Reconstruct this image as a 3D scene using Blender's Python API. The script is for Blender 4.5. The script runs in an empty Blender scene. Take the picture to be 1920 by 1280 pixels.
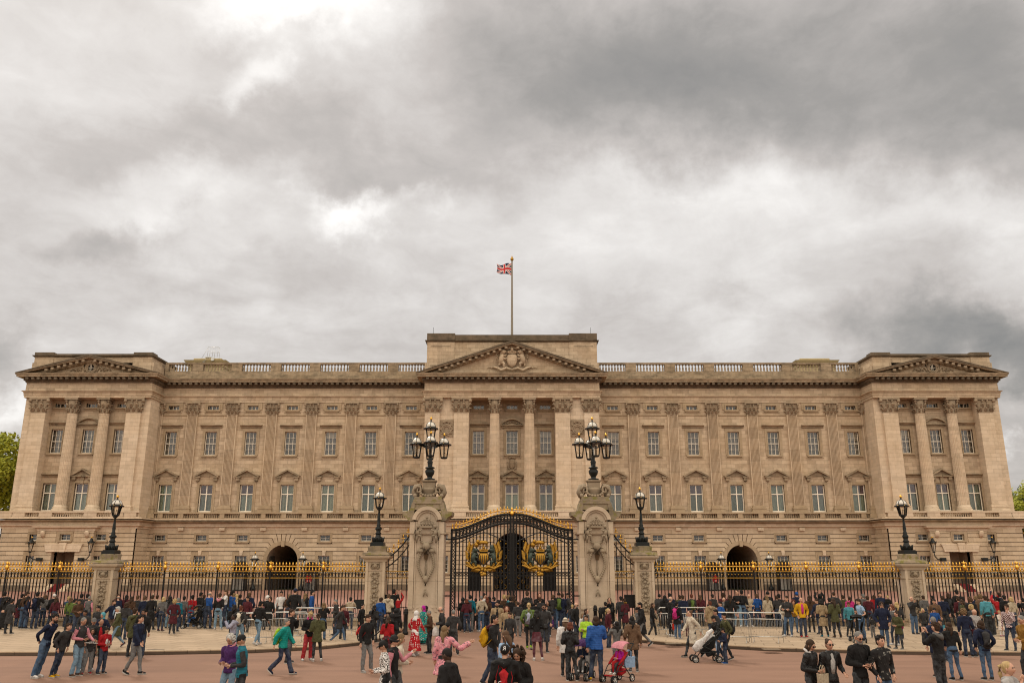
import bpy, math, random
from mathutils import Vector, Matrix
random.seed(7)
PI = math.pi
S = bpy.context.scene
COL = S.collection
# ------------------------------------------------------------------ camera
F, PITCH, CAMH = 1540.0, math.radians(14.8), 3.25
CP, SP = math.cos(PITCH), math.sin(PITCH)
cd = bpy.data.cameras.new('camera'); cam = bpy.data.objects.new('camera', cd); COL.objects.link(cam)
cd.sensor_width = 36.0; cd.lens = 36.0 * F / 1920.0; cd.clip_end = 6000; cd.clip_start = 0.1
cam.location = (0, 0, CAMH); cam.rotation_euler = (PI / 2 + PITCH, 0, 0)
S.camera = cam
S.render.engine = 'CYCLES'
S.render.resolution_x, S.render.resolution_y = 1024, 682
S.view_settings.view_transform = 'Standard'; S.view_settings.look = 'None'
S.view_settings.exposure = 0.0; S.view_settings.gamma = 1.0
S.cycles.use_denoising = True; S.cycles.filter_width = 1.15
S.cycles.max_bounces = 6; S.cycles.diffuse_bounces = 3; S.cycles.glossy_bounces = 3
S.cycles.transmission_bounces = 4; S.cycles.transparent_max_bounces = 12
S.cycles.caustics_reflective = False; S.cycles.caustics_refractive = False

def at(x, y, Y):
    v = (y - 640) / F; hy = CP + v * SP; t = Y / hy
    return t * (x - 960) / F, CAMH + t * (SP - v * CP)
def gr(x, y, z=0.0):
    v = (y - 640) / F; t = (z - CAMH) / (SP - v * CP)
    return t * (x - 960) / F, t * (CP + v * SP)

# ------------------------------------------------------------------ nodes helper
class NT:
    def __init__(s, tree): s.t = tree; s.n = tree.nodes; s.l = tree.links
    def new(s, typ, **kw):
        nd = s.n.new(typ)
        for k, v in kw.items():
            if k.startswith('i_'): 
                key = k[2:]; key = int(key) if key.isdigit() else key
                s.put(nd.inputs[key], v)
            else: setattr(nd, k, v)
        return nd
    def put(s, sock, v):
        if isinstance(v, bpy.types.NodeSocket): s.l.new(v, sock)
        elif isinstance(v, bpy.types.Node): s.l.new(v.outputs[0], sock)
        else: sock.default_value = v
    def math(s, op, a, b=0.0, c=None, clamp=False):
        nd = s.n.new('ShaderNodeMath'); nd.operation = op; nd.use_clamp = clamp
        s.put(nd.inputs[0], a); s.put(nd.inputs[1], b)
        if c is not None: s.put(nd.inputs[2], c)
        return nd.outputs[0]
    def vmath(s, op, a, b=(0, 0, 0), scale=None):
        nd = s.n.new('ShaderNodeVectorMath'); nd.operation = op
        s.put(nd.inputs[0], a); s.put(nd.inputs[1], b)
        if scale is not None: s.put(nd.inputs['Scale'], scale)
        return nd.outputs[1] if op in ('LENGTH', 'DISTANCE', 'DOT_PRODUCT') else nd.outputs[0]
    def mix(s, f, a, b, bt='MIX'):
        nd = s.n.new('ShaderNodeMix'); nd.data_type = 'RGBA'; nd.blend_type = bt
        s.put(nd.inputs[0], f); s.put(nd.inputs[6], a); s.put(nd.inputs[7], b)
        return nd.outputs[2]
    def noise(s, vec, scale, detail=4, rough=0.55, dist=0.0):
        nd = s.n.new('ShaderNodeTexNoise'); s.put(nd.inputs['Vector'], vec)
        nd.inputs['Scale'].default_value = scale; nd.inputs['Detail'].default_value = detail
        nd.inputs['Roughness'].default_value = rough; nd.inputs['Distortion'].default_value = dist
        return nd.outputs[0]
    def rng(s, v, a, b, c, d, smooth=False):
        nd = s.n.new('ShaderNodeMapRange'); nd.clamp = True
        if smooth: nd.interpolation_type = 'SMOOTHSTEP'
        s.put(nd.inputs[0], v)
        for i, q in enumerate((a, b, c, d)): s.put(nd.inputs[1 + i], q)
        return nd.outputs[0]
    def ramp(s, v, stops):
        nd = s.n.new('ShaderNodeValToRGB'); s.put(nd.inputs[0], v)
        e = nd.color_ramp.elements
        while len(e) < len(stops): e.new(0.5)
        for q, (p, c) in zip(e, stops): q.position = p; q.color = (*c, 1)
        return nd.outputs[0]
def RGB(c): return (c[0], c[1], c[2], 1.0)

# ------------------------------------------------------------------ sky: broken overcast, sun behind cloud at upper left
SUN_EL, SUN_AZ = math.radians(48), math.radians(-32)      # azimuth from +Y towards +X
W = bpy.data.worlds.new('World'); S.world = W; W.use_nodes = True
w = NT(W.node_tree); w.n.clear()
geo = w.new('ShaderNodeTexCoord').outputs['Generated']
sep = w.new('ShaderNodeSeparateXYZ', i_0=geo)
dx, dy, dz = sep.outputs[0], sep.outputs[1], sep.outputs[2]
den = w.math('ADD', w.math('MAXIMUM', w.math('ABSOLUTE', dy), 0.12), 0.0)
U0 = w.math('DIVIDE', dx, den); V0 = w.math('DIVIDE', dz, den)
# cloud-deck projection: sheets flatten towards the horizon
dk = w.math('ADD', w.math('MAXIMUM', dz, 0.0), 0.16)
deck = w.new('ShaderNodeCombineXYZ', i_0=w.math('DIVIDE', dx, dk), i_1=w.math('DIVIDE', dy, dk), i_2=3.7).outputs[0]
def warped(v, scale, amt, det):
    q = w.new('ShaderNodeTexNoise', i_Vector=v, i_Scale=scale, i_Detail=det, i_Roughness=.6).outputs[1]
    return w.vmath('SCALE', w.vmath('SUBTRACT', q, (0.5, 0.5, 0.5)), scale=amt)
uv = w.vmath('ADD', w.new('ShaderNodeCombineXYZ', i_0=U0, i_1=V0, i_2=0.0).outputs[0], warped(geo, 3.0, .50, 8.0))
uv = w.vmath('ADD', uv, warped(geo, 11.0, .10, 6.0))
dkw = w.vmath('ADD', deck, warped(deck, 1.3, .55, 4.0))
n1 = w.noise(deck, 1.15, 8, 0.55, 0.25)
n2 = w.noise(dkw, 2.6, 9, 0.60, 0.2)
n3 = w.noise(w.vmath('ADD', w.vmath('MULTIPLY', geo, (1.0, 1.0, 1.8)), warped(geo, 6.0, .16, 5.0)), 6.5, 10, 0.62, 0.2)
bil = w.math('ABSOLUTE', w.math('SUBTRACT', n2, .5))                      # billowed edges where banks meet
lum = w.math('ADD', w.math('MULTIPLY', w.math('SUBTRACT', n1, 0.5), 0.18), 0.635)
lum = w.math('ADD', lum, w.math('MULTIPLY', bil, 0.42))
lum = w.math('ADD', lum, w.math('MULTIPLY', w.math('SUBTRACT', n3, 0.5), 0.27))
def skyuv(x, y):
    v = (y - 640) / F; hy = CP + v * SP
    return (x - 960) / F / hy, (SP - v * CP) / hy
SPOTS = [  # centre and radii of each bank as seen from the forecourt, brightness added
 (500, -15, 160, 70, .34), (500, 125, 70, 40, .18), (705, 385, 100, 50, .34), (300, 345, 90, 40, .03), (600, 460, 200, 50, .06), (400, 330, 240, 90, .10),
 (1560, 420, 330, 80, .14), (1120, 500, 420, 100, .06), (60, 60, 260, 150, .07), (300, 620, 500, 90, .04), (30, 760, 170, 55, .22),
 (700, 10, 120, 80, .20), (1890, 930, 120, 90, .24), (1000, 600, 500, 60, .05), (1400, 560, 260, 60, .06), (1870, 430, 160, 90, .08), (1250, 480, 260, 60, .07),
 (1180, 190, 300, 170, -.22), (1560, 130, 460, 210, -.21), (1850, 160, 240, 160, -.14), (1880, 700, 210, 85, -.42), (215, 435, 110, 45, -.20), (800, 310, 160, 70, -.10),
 (560, 250, 230, 70, -.12), (1000, 60, 200, 90, -.03), (20, 660, 80, 60, -.20), (1880, 850, 140, 30, -.2), (240, 210, 220, 60, -.11), (420, 500, 300, 40, -.05), (700, 560, 220, 40, -.04)]
for (x, y, rx, ry, a) in SPOTS:
    u0, v0 = skyuv(x, y); u1, _ = skyuv(x + rx, y); _, v1 = skyuv(x, y - ry)
    dd = w.vmath('MULTIPLY', w.vmath('SUBTRACT', uv, (u0, v0, 0)), (1 / (u1 - u0) / 1.7, 1 / (v1 - v0) / 1.7, 0))
    lum = w.math('ADD', lum, w.rng(w.vmath('LENGTH', dd), 0, 1, a, 0, True))
front = w.ramp(lum, [(0.0, (.13, .135, .14)), (0.2, (.25, .247, .238)), (0.4, (.385, .365, .342)), (0.6, (.60, .558, .525)), (0.8, (.86, .825, .79)), (1.0, (1.2, 1.17, 1.13))])
backc = w.ramp(w.math('ADD', w.math('MULTIPLY', w.math('SUBTRACT', n1, .5), 1.0), .5), [(0.0, (1.0, .95, .88)), (1.0, (2.3, 2.1, 1.85))])
backc = w.mix(1.0, backc, w.ramp(dz, [(0.0, (.50, .50, .52)), (0.35, (1.05, 1.02, .98)), (0.8, (1.45, 1.40, 1.30))]), 'MULTIPLY')
fb = w.rng(dy, -0.25, 0.2, 0, 1, True)
cl = w.mix(fb, backc, front)
gnd = w.rng(dz, -0.06, -0.005, 0, 1, True)
cl = w.mix(gnd, RGB((.20, .16, .13)), cl)
sky = w.new('ShaderNodeTexSky', sky_type='NISHITA', sun_disc=False, sun_elevation=SUN_EL, sun_rotation=SUN_AZ, altitude=30, dust_density=2.0)
bg1 = w.new('ShaderNodeBackground', i_Color=sky.outputs[0], i_Strength=0.08)
bg2 = w.new('ShaderNodeBackground', i_Color=cl, i_Strength=1.0)
mx = w.new('ShaderNodeMixShader', i_0=0.93); w.l.new(bg1.outputs[0], mx.inputs[1]); w.l.new(bg2.outputs[0], mx.inputs[2])
w.l.new(mx.outputs[0], w.new('ShaderNodeOutputWorld').inputs[0])
sl = bpy.data.lights.new('sun', 'SUN'); sl.energy = 1.7; sl.angle = math.radians(10); sl.color = (1.0, .90, .78)
so = bpy.data.objects.new('sun', sl); COL.objects.link(so)
sd = Vector((math.sin(SUN_AZ) * math.cos(SUN_EL), math.cos(SUN_AZ) * math.cos(SUN_EL), math.sin(SUN_EL)))
so.rotation_euler = sd.to_track_quat('Z', 'Y').to_euler(); so.location = (-40, 60, 80)

# ------------------------------------------------------------------ mesh builder
class MB:
    def __init__(s): s.v = []; s.f = []; s.m = []; s.sm = []
    def add(s, vs, fs, m=0, smooth=False):
        o = len(s.v); s.v += [tuple(q) for q in vs]
        for q in fs: s.f.append([i + o for i in q]); s.m.append(m); s.sm.append(smooth)
        return s
    def box(s, x0, x1, y0, y1, z0, z1, m=0):
        vs = [(x, y, z) for z in (z0, z1) for y in (y0, y1) for x in (x0, x1)]
        return s.add(vs, [(0, 2, 3, 1), (4, 5, 7, 6), (0, 1, 5, 4), (1, 3, 7, 5), (3, 2, 6, 7), (2, 0, 4, 6)], m)
    def cbox(s, c, d, m=0, rz=0.0, rot=None):
        x, y, z = d[0] / 2, d[1] / 2, d[2] / 2
        R = rot if rot is not None else Matrix.Rotation(rz, 3, 'Z')
        vs = [R @ Vector((a * x, b * y, e * z)) + Vector(c) for e in (-1, 1) for b in (-1, 1) for a in (-1, 1)]
        return s.add(vs, [(0, 2, 3, 1), (4, 5, 7, 6), (0, 1, 5, 4), (1, 3, 7, 5), (3, 2, 6, 7), (2, 0, 4, 6)], m)
    def prism(s, poly, a0, a1, ax='y', m=0):
        n = len(poly)
        def P(p, a): return (p[0], a, p[1]) if ax == 'y' else ((a, p[0], p[1]) if ax == 'x' else (p[0], p[1], a))
        vs = [P(p, a0) for p in poly] + [P(p, a1) for p in poly]
        fs = [tuple(range(n)), tuple(range(2 * n - 1, n - 1, -1))]
        fs += [(i, i + n, (i + 1) % n + n, (i + 1) % n) for i in range(n)]
        return s.add(vs, fs, m)
    def mould(s, path, prof, m=0, closed=True):
        """sweep profile [(out,z)] along plan path, outward = right-hand side of travel (towards -Y going +X)"""
        rings = []
        for i, p in enumerate(path):
            ns = []
            if i > 0: d = (Vector(p) - Vector(path[i - 1])).normalized(); ns.append(Vector((d.y, -d.x)))
            if i < len(path) - 1: d = (Vector(path[i + 1]) - Vector(p)).normalized(); ns.append(Vector((d.y, -d.x)))
            if len(ns) == 1: mt = ns[0]
            else:
                b = (ns[0] + ns[1]); mt = b / max(b.dot(ns[0]), 0.2)
            rings.append([(p[0] + mt.x * o, p[1] + mt.y * o, z) for o, z in prof])
        k = len(prof); vs = [q for r in rings for q in r]; fs = []
        for i in range(len(path) - 1):
            for j in range(k if closed else k - 1):
                a, b = i * k + j, i * k + (j + 1) % k
                fs.append((a, a + k, b + k, b))
        if closed: fs += [tuple(range(k - 1, -1, -1)), tuple(range((len(path) - 1) * k, len(path) * k))]
        return s.add(vs, fs, m)
    def lathe(s, cx, cy, prof, n=12, m=0, smooth=True, cz=0.0, rot=None, sx=1.0, sy=1.0):
        vs = []; fs = []
        for r, z in prof:
            for i in range(n):
                a = 2 * PI * i / n + (PI / n); p = Vector((r * math.cos(a) * sx, r * math.sin(a) * sy, z))
                if rot is not None: p = rot @ p
                vs.append((p.x + cx, p.y + cy, p.z + cz))
        for j in range(len(prof) - 1):
            for i in range(n):
                fs.append((j * n + i, j * n + (i + 1) % n, (j + 1) * n + (i + 1) % n, (j + 1) * n + i))
        fs += [tuple(range(n - 1, -1, -1)), tuple(range((len(prof) - 1) * n, len(prof) * n))]
        return s.add(vs, fs, m, smooth)
    def ball(s, c, r, n=8, m=0, sc=(1, 1, 1), rot=None):
        k = max(4, n // 2 + 1); prof = [(math.sin(PI * i / k) * 1.0, -math.cos(PI * i / k)) for i in range(k + 1)]
        prof[0] = (0.02, -1); prof[-1] = (0.02, 1)
        vs = []; fs = []
        for q, z in prof:
            for i in range(n):
                a = 2 * PI * i / n; p = Vector((q * math.cos(a) * r * sc[0], q * math.sin(a) * r * sc[1], z * r * sc[2]))
                if rot is not None: p = rot @ p
                vs.append(p + Vector(c))
        for j in range(k):
            for i in range(n): fs.append((j * n + i, j * n + (i + 1) % n, (j + 1) * n + (i + 1) % n, (j + 1) * n + i))
        return s.add(vs, fs, m, True)
    def tube(s, pts, rad, n=6, m=0, smooth=True, ry=None, up=(0, 0, 1)):
        pts = [Vector(p) for p in pts]; N = len(pts)
        if not hasattr(rad, '__len__'): rad = [rad] * N
        if ry is None: ry = rad
        elif not hasattr(ry, '__len__'): ry = [ry] * N
        vs = []; fs = []; ref = Vector(up)
        for i, p in enumerate(pts):
            t = (pts[min(i + 1, N - 1)] - pts[max(i - 1, 0)])
            t = t.normalized() if t.length > 1e-9 else Vector((0, 0, 1))
            a = ref.cross(t)
            if a.length < 1e-3: a = Vector((1, 0, 0)).cross(t) if abs(t.x) < .9 else Vector((0, 1, 0)).cross(t)
            a.normalize(); b = t.cross(a)
            for k in range(n):
                q = 2 * PI * (k + .5) / n
                vs.append(p + a * math.cos(q) * rad[i] + b * math.sin(q) * ry[i])
        for i in range(N - 1):
            for k in range(n):
                fs.append((i * n + k, i * n + (k + 1) % n, (i + 1) * n + (k + 1) % n, (i + 1) * n + k))
        fs += [tuple(range(n - 1, -1, -1)), tuple(range((N - 1) * n, N * n))]
        return s.add(vs, fs, m, smooth)
    def join(s, o, mat=None, m=None):
        k = len(s.v); s.v += [tuple(mat @ Vector(q)) if mat is not None else q for q in o.v]
        s.f += [[i + k for i in q] for q in o.f]; s.m += o.m if m is None else [m] * len(o.m); s.sm += o.sm
        return s
    def mesh(s, name, mats):
        me = bpy.data.meshes.new(name); me.from_pydata(s.v, [], s.f)
        for q in (mats if isinstance(mats, (list, tuple)) else [mats]): me.materials.append(q)
        me.polygons.foreach_set('material_index', s.m); me.polygons.foreach_set('use_smooth', s.sm)
        me.update(); return me
    def build(s, name, mats, parent=None, loc=None, rz=0.0, bevel=0.0):
        o = bpy.data.objects.new(name, s.mesh(name, mats)); COL.objects.link(o)
        if parent is not None: o.parent = parent
        if loc is not None: o.location = loc
        o.rotation_euler = (0, 0, rz)
        if bevel:
            b = o.modifiers.new('bevel', 'BEVEL'); b.width = bevel; b.segments = 1; b.limit_method = 'ANGLE'
        return o
def tag(o, label=None, cat=None, group=None, kind=None):
    if label: o['label'] = label
    if cat: o['category'] = cat
    if group: o['group'] = group
    if kind: o['kind'] = kind
    return o
def empty(name, loc=(0, 0, 0), rz=0.0, parent=None):
    o = bpy.data.objects.new(name, None); COL.objects.link(o); o.location = loc; o.rotation_euler = (0, 0, rz)
    o.empty_display_size = 0.2
    if parent is not None: o.parent = parent
    return o
KIDS = {}
def kids(o): return [c for c in COL.objects if c.parent == o]
def snapshot(o):
    """one record of a thing and its parts, so copies need no further search"""
    return (o, [snapshot(c) for c in kids(o)])
def stamp(rec, parent=None, loc=None, rz=None, scale=None):
    c = rec[0].copy(); COL.objects.link(c)
    if parent is not None: c.parent = parent
    if loc is not None: c.location = loc
    if rz is not None: c.rotation_euler = (0, 0, rz)
    if scale is not None: c.scale = scale
    for k in rec[1]: stamp(k, c)
    return c

# ------------------------------------------------------------------ materials
def mat(name):
    m = bpy.data.materials.new(name); m.use_nodes = True
    t = NT(m.node_tree); b = t.n['Principled BSDF']
    return m, t, b
def plain(name, c, rough=.6, metal=0.0, var=.12, vs=6.0, bump=0.0, bs=40., spec=None, coat=0.):
    m, t, b = mat(name)
    pos = t.new('ShaderNodeNewGeometry').outputs[0]
    n = t.noise(pos, vs, 5, .6)
    col = t.mix(t.rng(n, .3, .7, 0, 1), RGB([q * (1 - var) for q in c]), RGB([min(1, q * (1 + var)) for q in c]))
    t.put(b.inputs['Base Color'], col)
    t.put(b.inputs['Roughness'], t.rng(n, .2, .8, max(0, rough - .08), min(1, rough + .08))); b.inputs['Metallic'].default_value = metal
    if spec is not None: b.inputs['Specular IOR Level'].default_value = spec
    if coat: b.inputs['Coat Weight'].default_value = coat
    if bump:
        bp = t.new('ShaderNodeBump', i_Strength=bump, i_Height=t.noise(pos, bs, 4, .6)); bp.inputs['Distance'].default_value = .02
        t.l.new(bp.outputs[0], b.inputs['Normal'])
    return m
def stone(name, ca, cb, bw=.95, bh=.42, joint=.018, soot=0.25, streak=.5, moss=0.0, off=0.0, jc=.62, lichen=(.055, .05, .035)):
    m, t, b = mat(name)
    g = t.new('ShaderNodeNewGeometry'); pos = g.outputs[0]
    sp = t.new('ShaderNodeSeparateXYZ', i_0=pos)
    u = t.math('ADD', sp.outputs[0], sp.outputs[1]); z = sp.outputs[2]
    vec = t.new('ShaderNodeCombineXYZ', i_0=u, i_1=t.math('ADD', z, off), i_2=0.0).outputs[0]
    br = t.new('ShaderNodeTexBrick', i_Vector=vec, i_Scale=1.0)
    br.offset = .5; br.inputs['Brick Width'].default_value = bw; br.inputs['Row Height'].default_value = bh
    br.inputs['Mortar Size'].default_value = joint; br.inputs['Mortar Smooth'].default_value = .3; br.inputs['Bias'].default_value = 0
    br.inputs['Color1'].default_value = RGB(ca); br.inputs['Color2'].default_value = RGB(cb)
    br.inputs['Mortar'].default_value = RGB([q * jc for q in cb])
    col = br.outputs[0]
    n1 = t.noise(pos, .35, 6, .6); n2 = t.noise(pos, 2.2, 6, .65)
    col = t.mix(t.rng(n1, .35, .7, 0, .5), col, RGB((ca[0] * .80, ca[1] * .72, ca[2] * .60)))
    col = t.mix(t.rng(n2, .45, .75, 0, .45), col, RGB((ca[0] * 1.12, ca[1] * 1.10, ca[2] * 1.08)))
    # rain streaks: noise stretched vertically
    sv = t.new('ShaderNodeCombineXYZ', i_0=t.math('MULTIPLY', u, 2.4), i_1=t.math('MULTIPLY', z, .22), i_2=0.0).outputs[0]
    st = t.noise(sv, 1.0, 5, .7)
    col = t.mix(t.math('MULTIPLY', t.rng(st, .52, .8, 0, 1), streak * .6), col, RGB((.12, .095, .065)))
    if soot:
        so_ = t.noise(t.vmath('MULTIPLY', pos, (1, 1, 2.2)), 1.0, 7, .7)
        col = t.mix(t.math('MULTIPLY', t.rng(so_, .44, .66, 0, 1), soot), col, RGB(lichen))
    if moss:
        mo = t.noise(pos, 2.6, 6, .7)
        col = t.mix(t.math('MULTIPLY', t.rng(mo, .5, .62, 0, 1), moss), col, RGB((.16, .15, .02)))
    t.put(b.inputs['Base Color'], col); b.inputs['Roughness'].default_value = .88; b.inputs['Specular IOR Level'].default_value = .2
    bp = t.new('ShaderNodeBump', i_Strength=.5, i_Height=t.math('ADD', t.math('MULTIPLY', br.outputs[1], -1.0), t.math('MULTIPLY', t.noise(pos, 9, 5, .65), .5)))
    bp.inputs['Distance'].default_value = .03; t.l.new(bp.outputs[0], b.inputs['Normal'])
    return m
ST = (.61, .485, .345); SB = (.40, .305, .212)
M_wall = stone('wall_stone', ST, SB, soot=.16, streak=.7, jc=.74, joint=.014)
M_light = stone('light_stone', (.69, .562, .418), (.54, .435, .315), bw=1.1, bh=.42, soot=.10, streak=.45, jc=.8, joint=.014)
M_rust = stone('rusticated_stone', (.61, .49, .345), (.44, .345, .24), bw=1.35, bh=.455, joint=.012, soot=.10, streak=.35, off=-5.85 + .455 * 13, jc=.8)
M_groove = plain('groove_shade_stone', (.16, .11, .07), .95)  # shade in the grooves between the blocks, put into a dark wall colour
M_pil = stone('pilaster_stone', (.60, .48, .345), (.44, .345, .245), bw=4.0, bh=1.25, joint=.01, soot=.10, streak=.5)
M_trim = stone('trim_stone', (.45, .35, .235), (.38, .29, .19), bw=1.6, bh=3.0, joint=.012, soot=.22, streak=.6)
M_dirty = stone('weathered_stone', (.42, .33, .225), (.32, .245, .165), bw=1.4, bh=.5, joint=.012, soot=.6, streak=.8)
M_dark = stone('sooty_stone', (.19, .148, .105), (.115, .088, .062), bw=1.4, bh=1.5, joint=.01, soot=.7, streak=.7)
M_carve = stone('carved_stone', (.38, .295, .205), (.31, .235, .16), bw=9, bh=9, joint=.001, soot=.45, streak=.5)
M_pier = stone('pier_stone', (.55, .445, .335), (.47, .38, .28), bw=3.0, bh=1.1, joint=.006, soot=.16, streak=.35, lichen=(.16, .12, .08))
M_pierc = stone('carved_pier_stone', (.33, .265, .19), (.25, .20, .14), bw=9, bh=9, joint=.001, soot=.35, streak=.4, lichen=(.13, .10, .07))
M_moss = stone('mossy_stone', (.34, .27, .19), (.26, .205, .145), bw=2.0, bh=1.0, joint=.004, soot=.6, streak=.5, moss=.75)
M_plinth = stone('plinth_stone', (.22, .17, .12), (.17, .13, .09), bw=1.6, bh=.6, soot=.4, streak=.5)
M_white = plain('white_paint', (.84, .76, .62), .45, var=.06)
M_iron = plain('black_iron', (.007, .006, .0055), .5, .0, var=.3, spec=.25)
M_lampiron = plain('green_black_iron', (.008, .010, .009), .4, .0, var=.35, vs=14, spec=.3)
M_gold = plain('gilding', (.72, .41, .075), .30, 1.0, var=.14, vs=9)
M_goldp = plain('gold_paint', (.40, .215, .03), .42, .7, var=.3, vs=14)
M_bronze = plain('bronze_green', (.045, .062, .048), .5, .35, var=.5, vs=9)
M_copper = plain('yellow_painted_stone', (.46, .37, .20), .8, var=.1)
M_red = plain('red_carpet', (.15, .008, .008), .9)
M_black = plain('dark_interior', (.012, .010, .009), .9)
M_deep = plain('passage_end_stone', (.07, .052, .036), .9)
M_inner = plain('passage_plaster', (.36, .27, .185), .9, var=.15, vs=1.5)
M_steel = plain('galvanised_steel', (.55, .54, .50), .38, .75, var=.1)
def glass(name, tint, refl=.12, rough=.03):
    m, t, b = mat(name); t.n.remove(b)
    tr = t.new('ShaderNodeBsdfTransparent', i_Color=RGB(tint)); gl = t.new('ShaderNodeBsdfGlossy', i_Color=RGB((.9, .9, .9)), i_Roughness=rough)
    fr = t.new('ShaderNodeFresnel', i_IOR=1.45)
    mx = t.new('ShaderNodeMixShader', i_0=t.math('ADD', fr.outputs[0], refl - .04, clamp=True))
    t.l.new(tr.outputs[0], mx.inputs[1]); t.l.new(gl.outputs[0], mx.inputs[2]); t.l.new(mx.outputs[0], t.n['Material Output'].inputs[0])
    return m
M_glass = glass('window_glass', (.93, .92, .89), .06)
M_lglass = glass('lantern_glass', (.97, .95, .90), .09)
def cloth_mat(name, fn, rough=.85, fold=True):
    m, t, b = mat(name)
    oi = t.new('ShaderNodeObjectInfo').outputs['Color']
    tc = t.new('ShaderNodeTexCoord').outputs['Object']
    t.put(b.inputs['Base Color'], fn(t, oi, tc)); b.inputs['Roughness'].default_value = rough
    b.inputs['Specular IOR Level'].default_value = .25
    if not fold: return m
    fold = t.noise(t.vmath('MULTIPLY', tc, (1, 1, .55)), 7, 3, .5, 1.2)
    bp = t.new('ShaderNodeBump', i_Strength=.85, i_Height=fold); bp.inputs['Distance'].default_value = .06
    t.l.new(bp.outputs[0], b.inputs['Normal']); return m
def f_plain(t, c, p):
    n = t.noise(p, 9, 5, .65); return t.mix(t.rng(n, .3, .7, .0, .7), c, t.mix(1.0, c, RGB((.42, .42, .42)), 'MULTIPLY'))
def f_denim(t, c, p):
    n = t.noise(p, 5, 5, .6); return t.mix(t.rng(n, .4, .72, 0, .5), c, t.mix(.3, c, RGB((.45, .50, .55))))
def f_curtain(t, c, p):
    n = t.noise(t.vmath('MULTIPLY', p, (1, .01, .02)), 9, 1, .5)
    return t.mix(t.rng(n, .35, .65, 0, .6), c, t.mix(1.0, c, RGB((.45, .45, .45)), 'MULTIPLY'))
M_cloth = cloth_mat('cloth', f_plain); M_denim = cloth_mat('denim', f_denim, .9)
M_curtain = cloth_mat('curtain_cloth', f_curtain, .9, False)
def f_dots(t, c, p):
    v = t.new('ShaderNodeTexVoronoi', i_Vector=p, i_Scale=15.0); v.inputs['Randomness'].default_value = .25
    return t.mix(t.math('LESS_THAN', v.outputs[0], .26), c, RGB((.8, .76, .72)))
def f_spots(t, c, p):
    n = t.noise(p, 34, 2, .5); return t.mix(t.rng(n, .50, .55, 0, 1), c, RGB((.03, .025, .02)))
def f_flower(t, c, p):
    n = t.noise(p, 17, 3, .6); k = t.noise(t.vmath('ADD', p, (5, 3, 1)), 22, 2, .5)
    return t.mix(t.rng(k, .60, .64, 0, .8), t.mix(t.rng(n, .56, .60, 0, .85), c, RGB((.08, .07, .10))), RGB((.75, .45, .40)))
def f_speckle(t, c, p):
    n = t.noise(p, 13, 5, .75); return t.mix(t.rng(n, .60, .64, 0, .6), c, RGB((.50, .48, .42)))
def f_check(t, c, p):
    ch = t.new('ShaderNodeTexChecker', i_Vector=t.vmath('ADD', p, (.37, .13, .21)), i_Scale=24.0, i_Color1=RGB((.62, .52, .50)))
    t.put(ch.inputs['Color2'], c); return ch.outputs[0]
def f_puff(t, c, p):
    sp = t.new('ShaderNodeSeparateXYZ', i_0=p)
    q = t.math('ABSOLUTE', t.math('SINE', t.math('MULTIPLY', sp.outputs[2], 52.0)))
    return t.mix(t.rng(q, 0, .45, .65, 0), c, t.mix(1.0, c, RGB((.25, .25, .25)), 'MULTIPLY'))
PAT = dict(dots=cloth_mat('polka_dot_cloth', f_dots), spots=cloth_mat('spotted_cloth', f_spots), flower=cloth_mat('floral_cloth', f_flower),
           speckle=cloth_mat('speckled_cloth', f_speckle), check=cloth_mat('checked_cloth', f_check), puff=cloth_mat('quilted_cloth', f_puff, .6),
           leather=cloth_mat('leather', f_plain, .42), denim=M_denim, plain=M_cloth)
def skin_mat():
    m, t, b = mat('skin'); oi = t.new('ShaderNodeObjectInfo').outputs['Color']; tc = t.new('ShaderNodeTexCoord').outputs['Object']
    t.put(b.inputs['Base Color'], t.mix(t.rng(t.noise(tc, 12, 3, .5), .35, .65, 0, .3), oi, t.mix(1.0, oi, RGB((1, .72, .62)), 'MULTIPLY')))
    b.inputs['Roughness'].default_value = .55; b.inputs['Subsurface Weight'].default_value = 0.0; return m
M_skin = skin_mat()
def hair_mat():
    m, t, b = mat('hair'); oi = t.new('ShaderNodeObjectInfo').outputs['Color']; tc = t.new('ShaderNodeTexCoord').outputs['Object']
    n = t.noise(t.vmath('MULTIPLY', tc, (1, 1, .18)), 60, 3, .6)
    t.put(b.inputs['Base Color'], t.mix(t.rng(n, .35, .65, 0, .55), oi, t.mix(1.0, oi, RGB((.4, .38, .35)), 'MULTIPLY')))
    b.inputs['Roughness'].default_value = .7; b.inputs['Specular IOR Level'].default_value = .2
    bp = t.new('ShaderNodeBump', i_Strength=.6, i_Height=n); bp.inputs['Distance'].default_value = .015; t.l.new(bp.outputs[0], b.inputs['Normal']); return m
M_hair = hair_mat()
M_eye = plain('dark_eye', (.02, .015, .012), .3); M_lip = plain('lips', (.32, .10, .08), .5)

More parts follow.
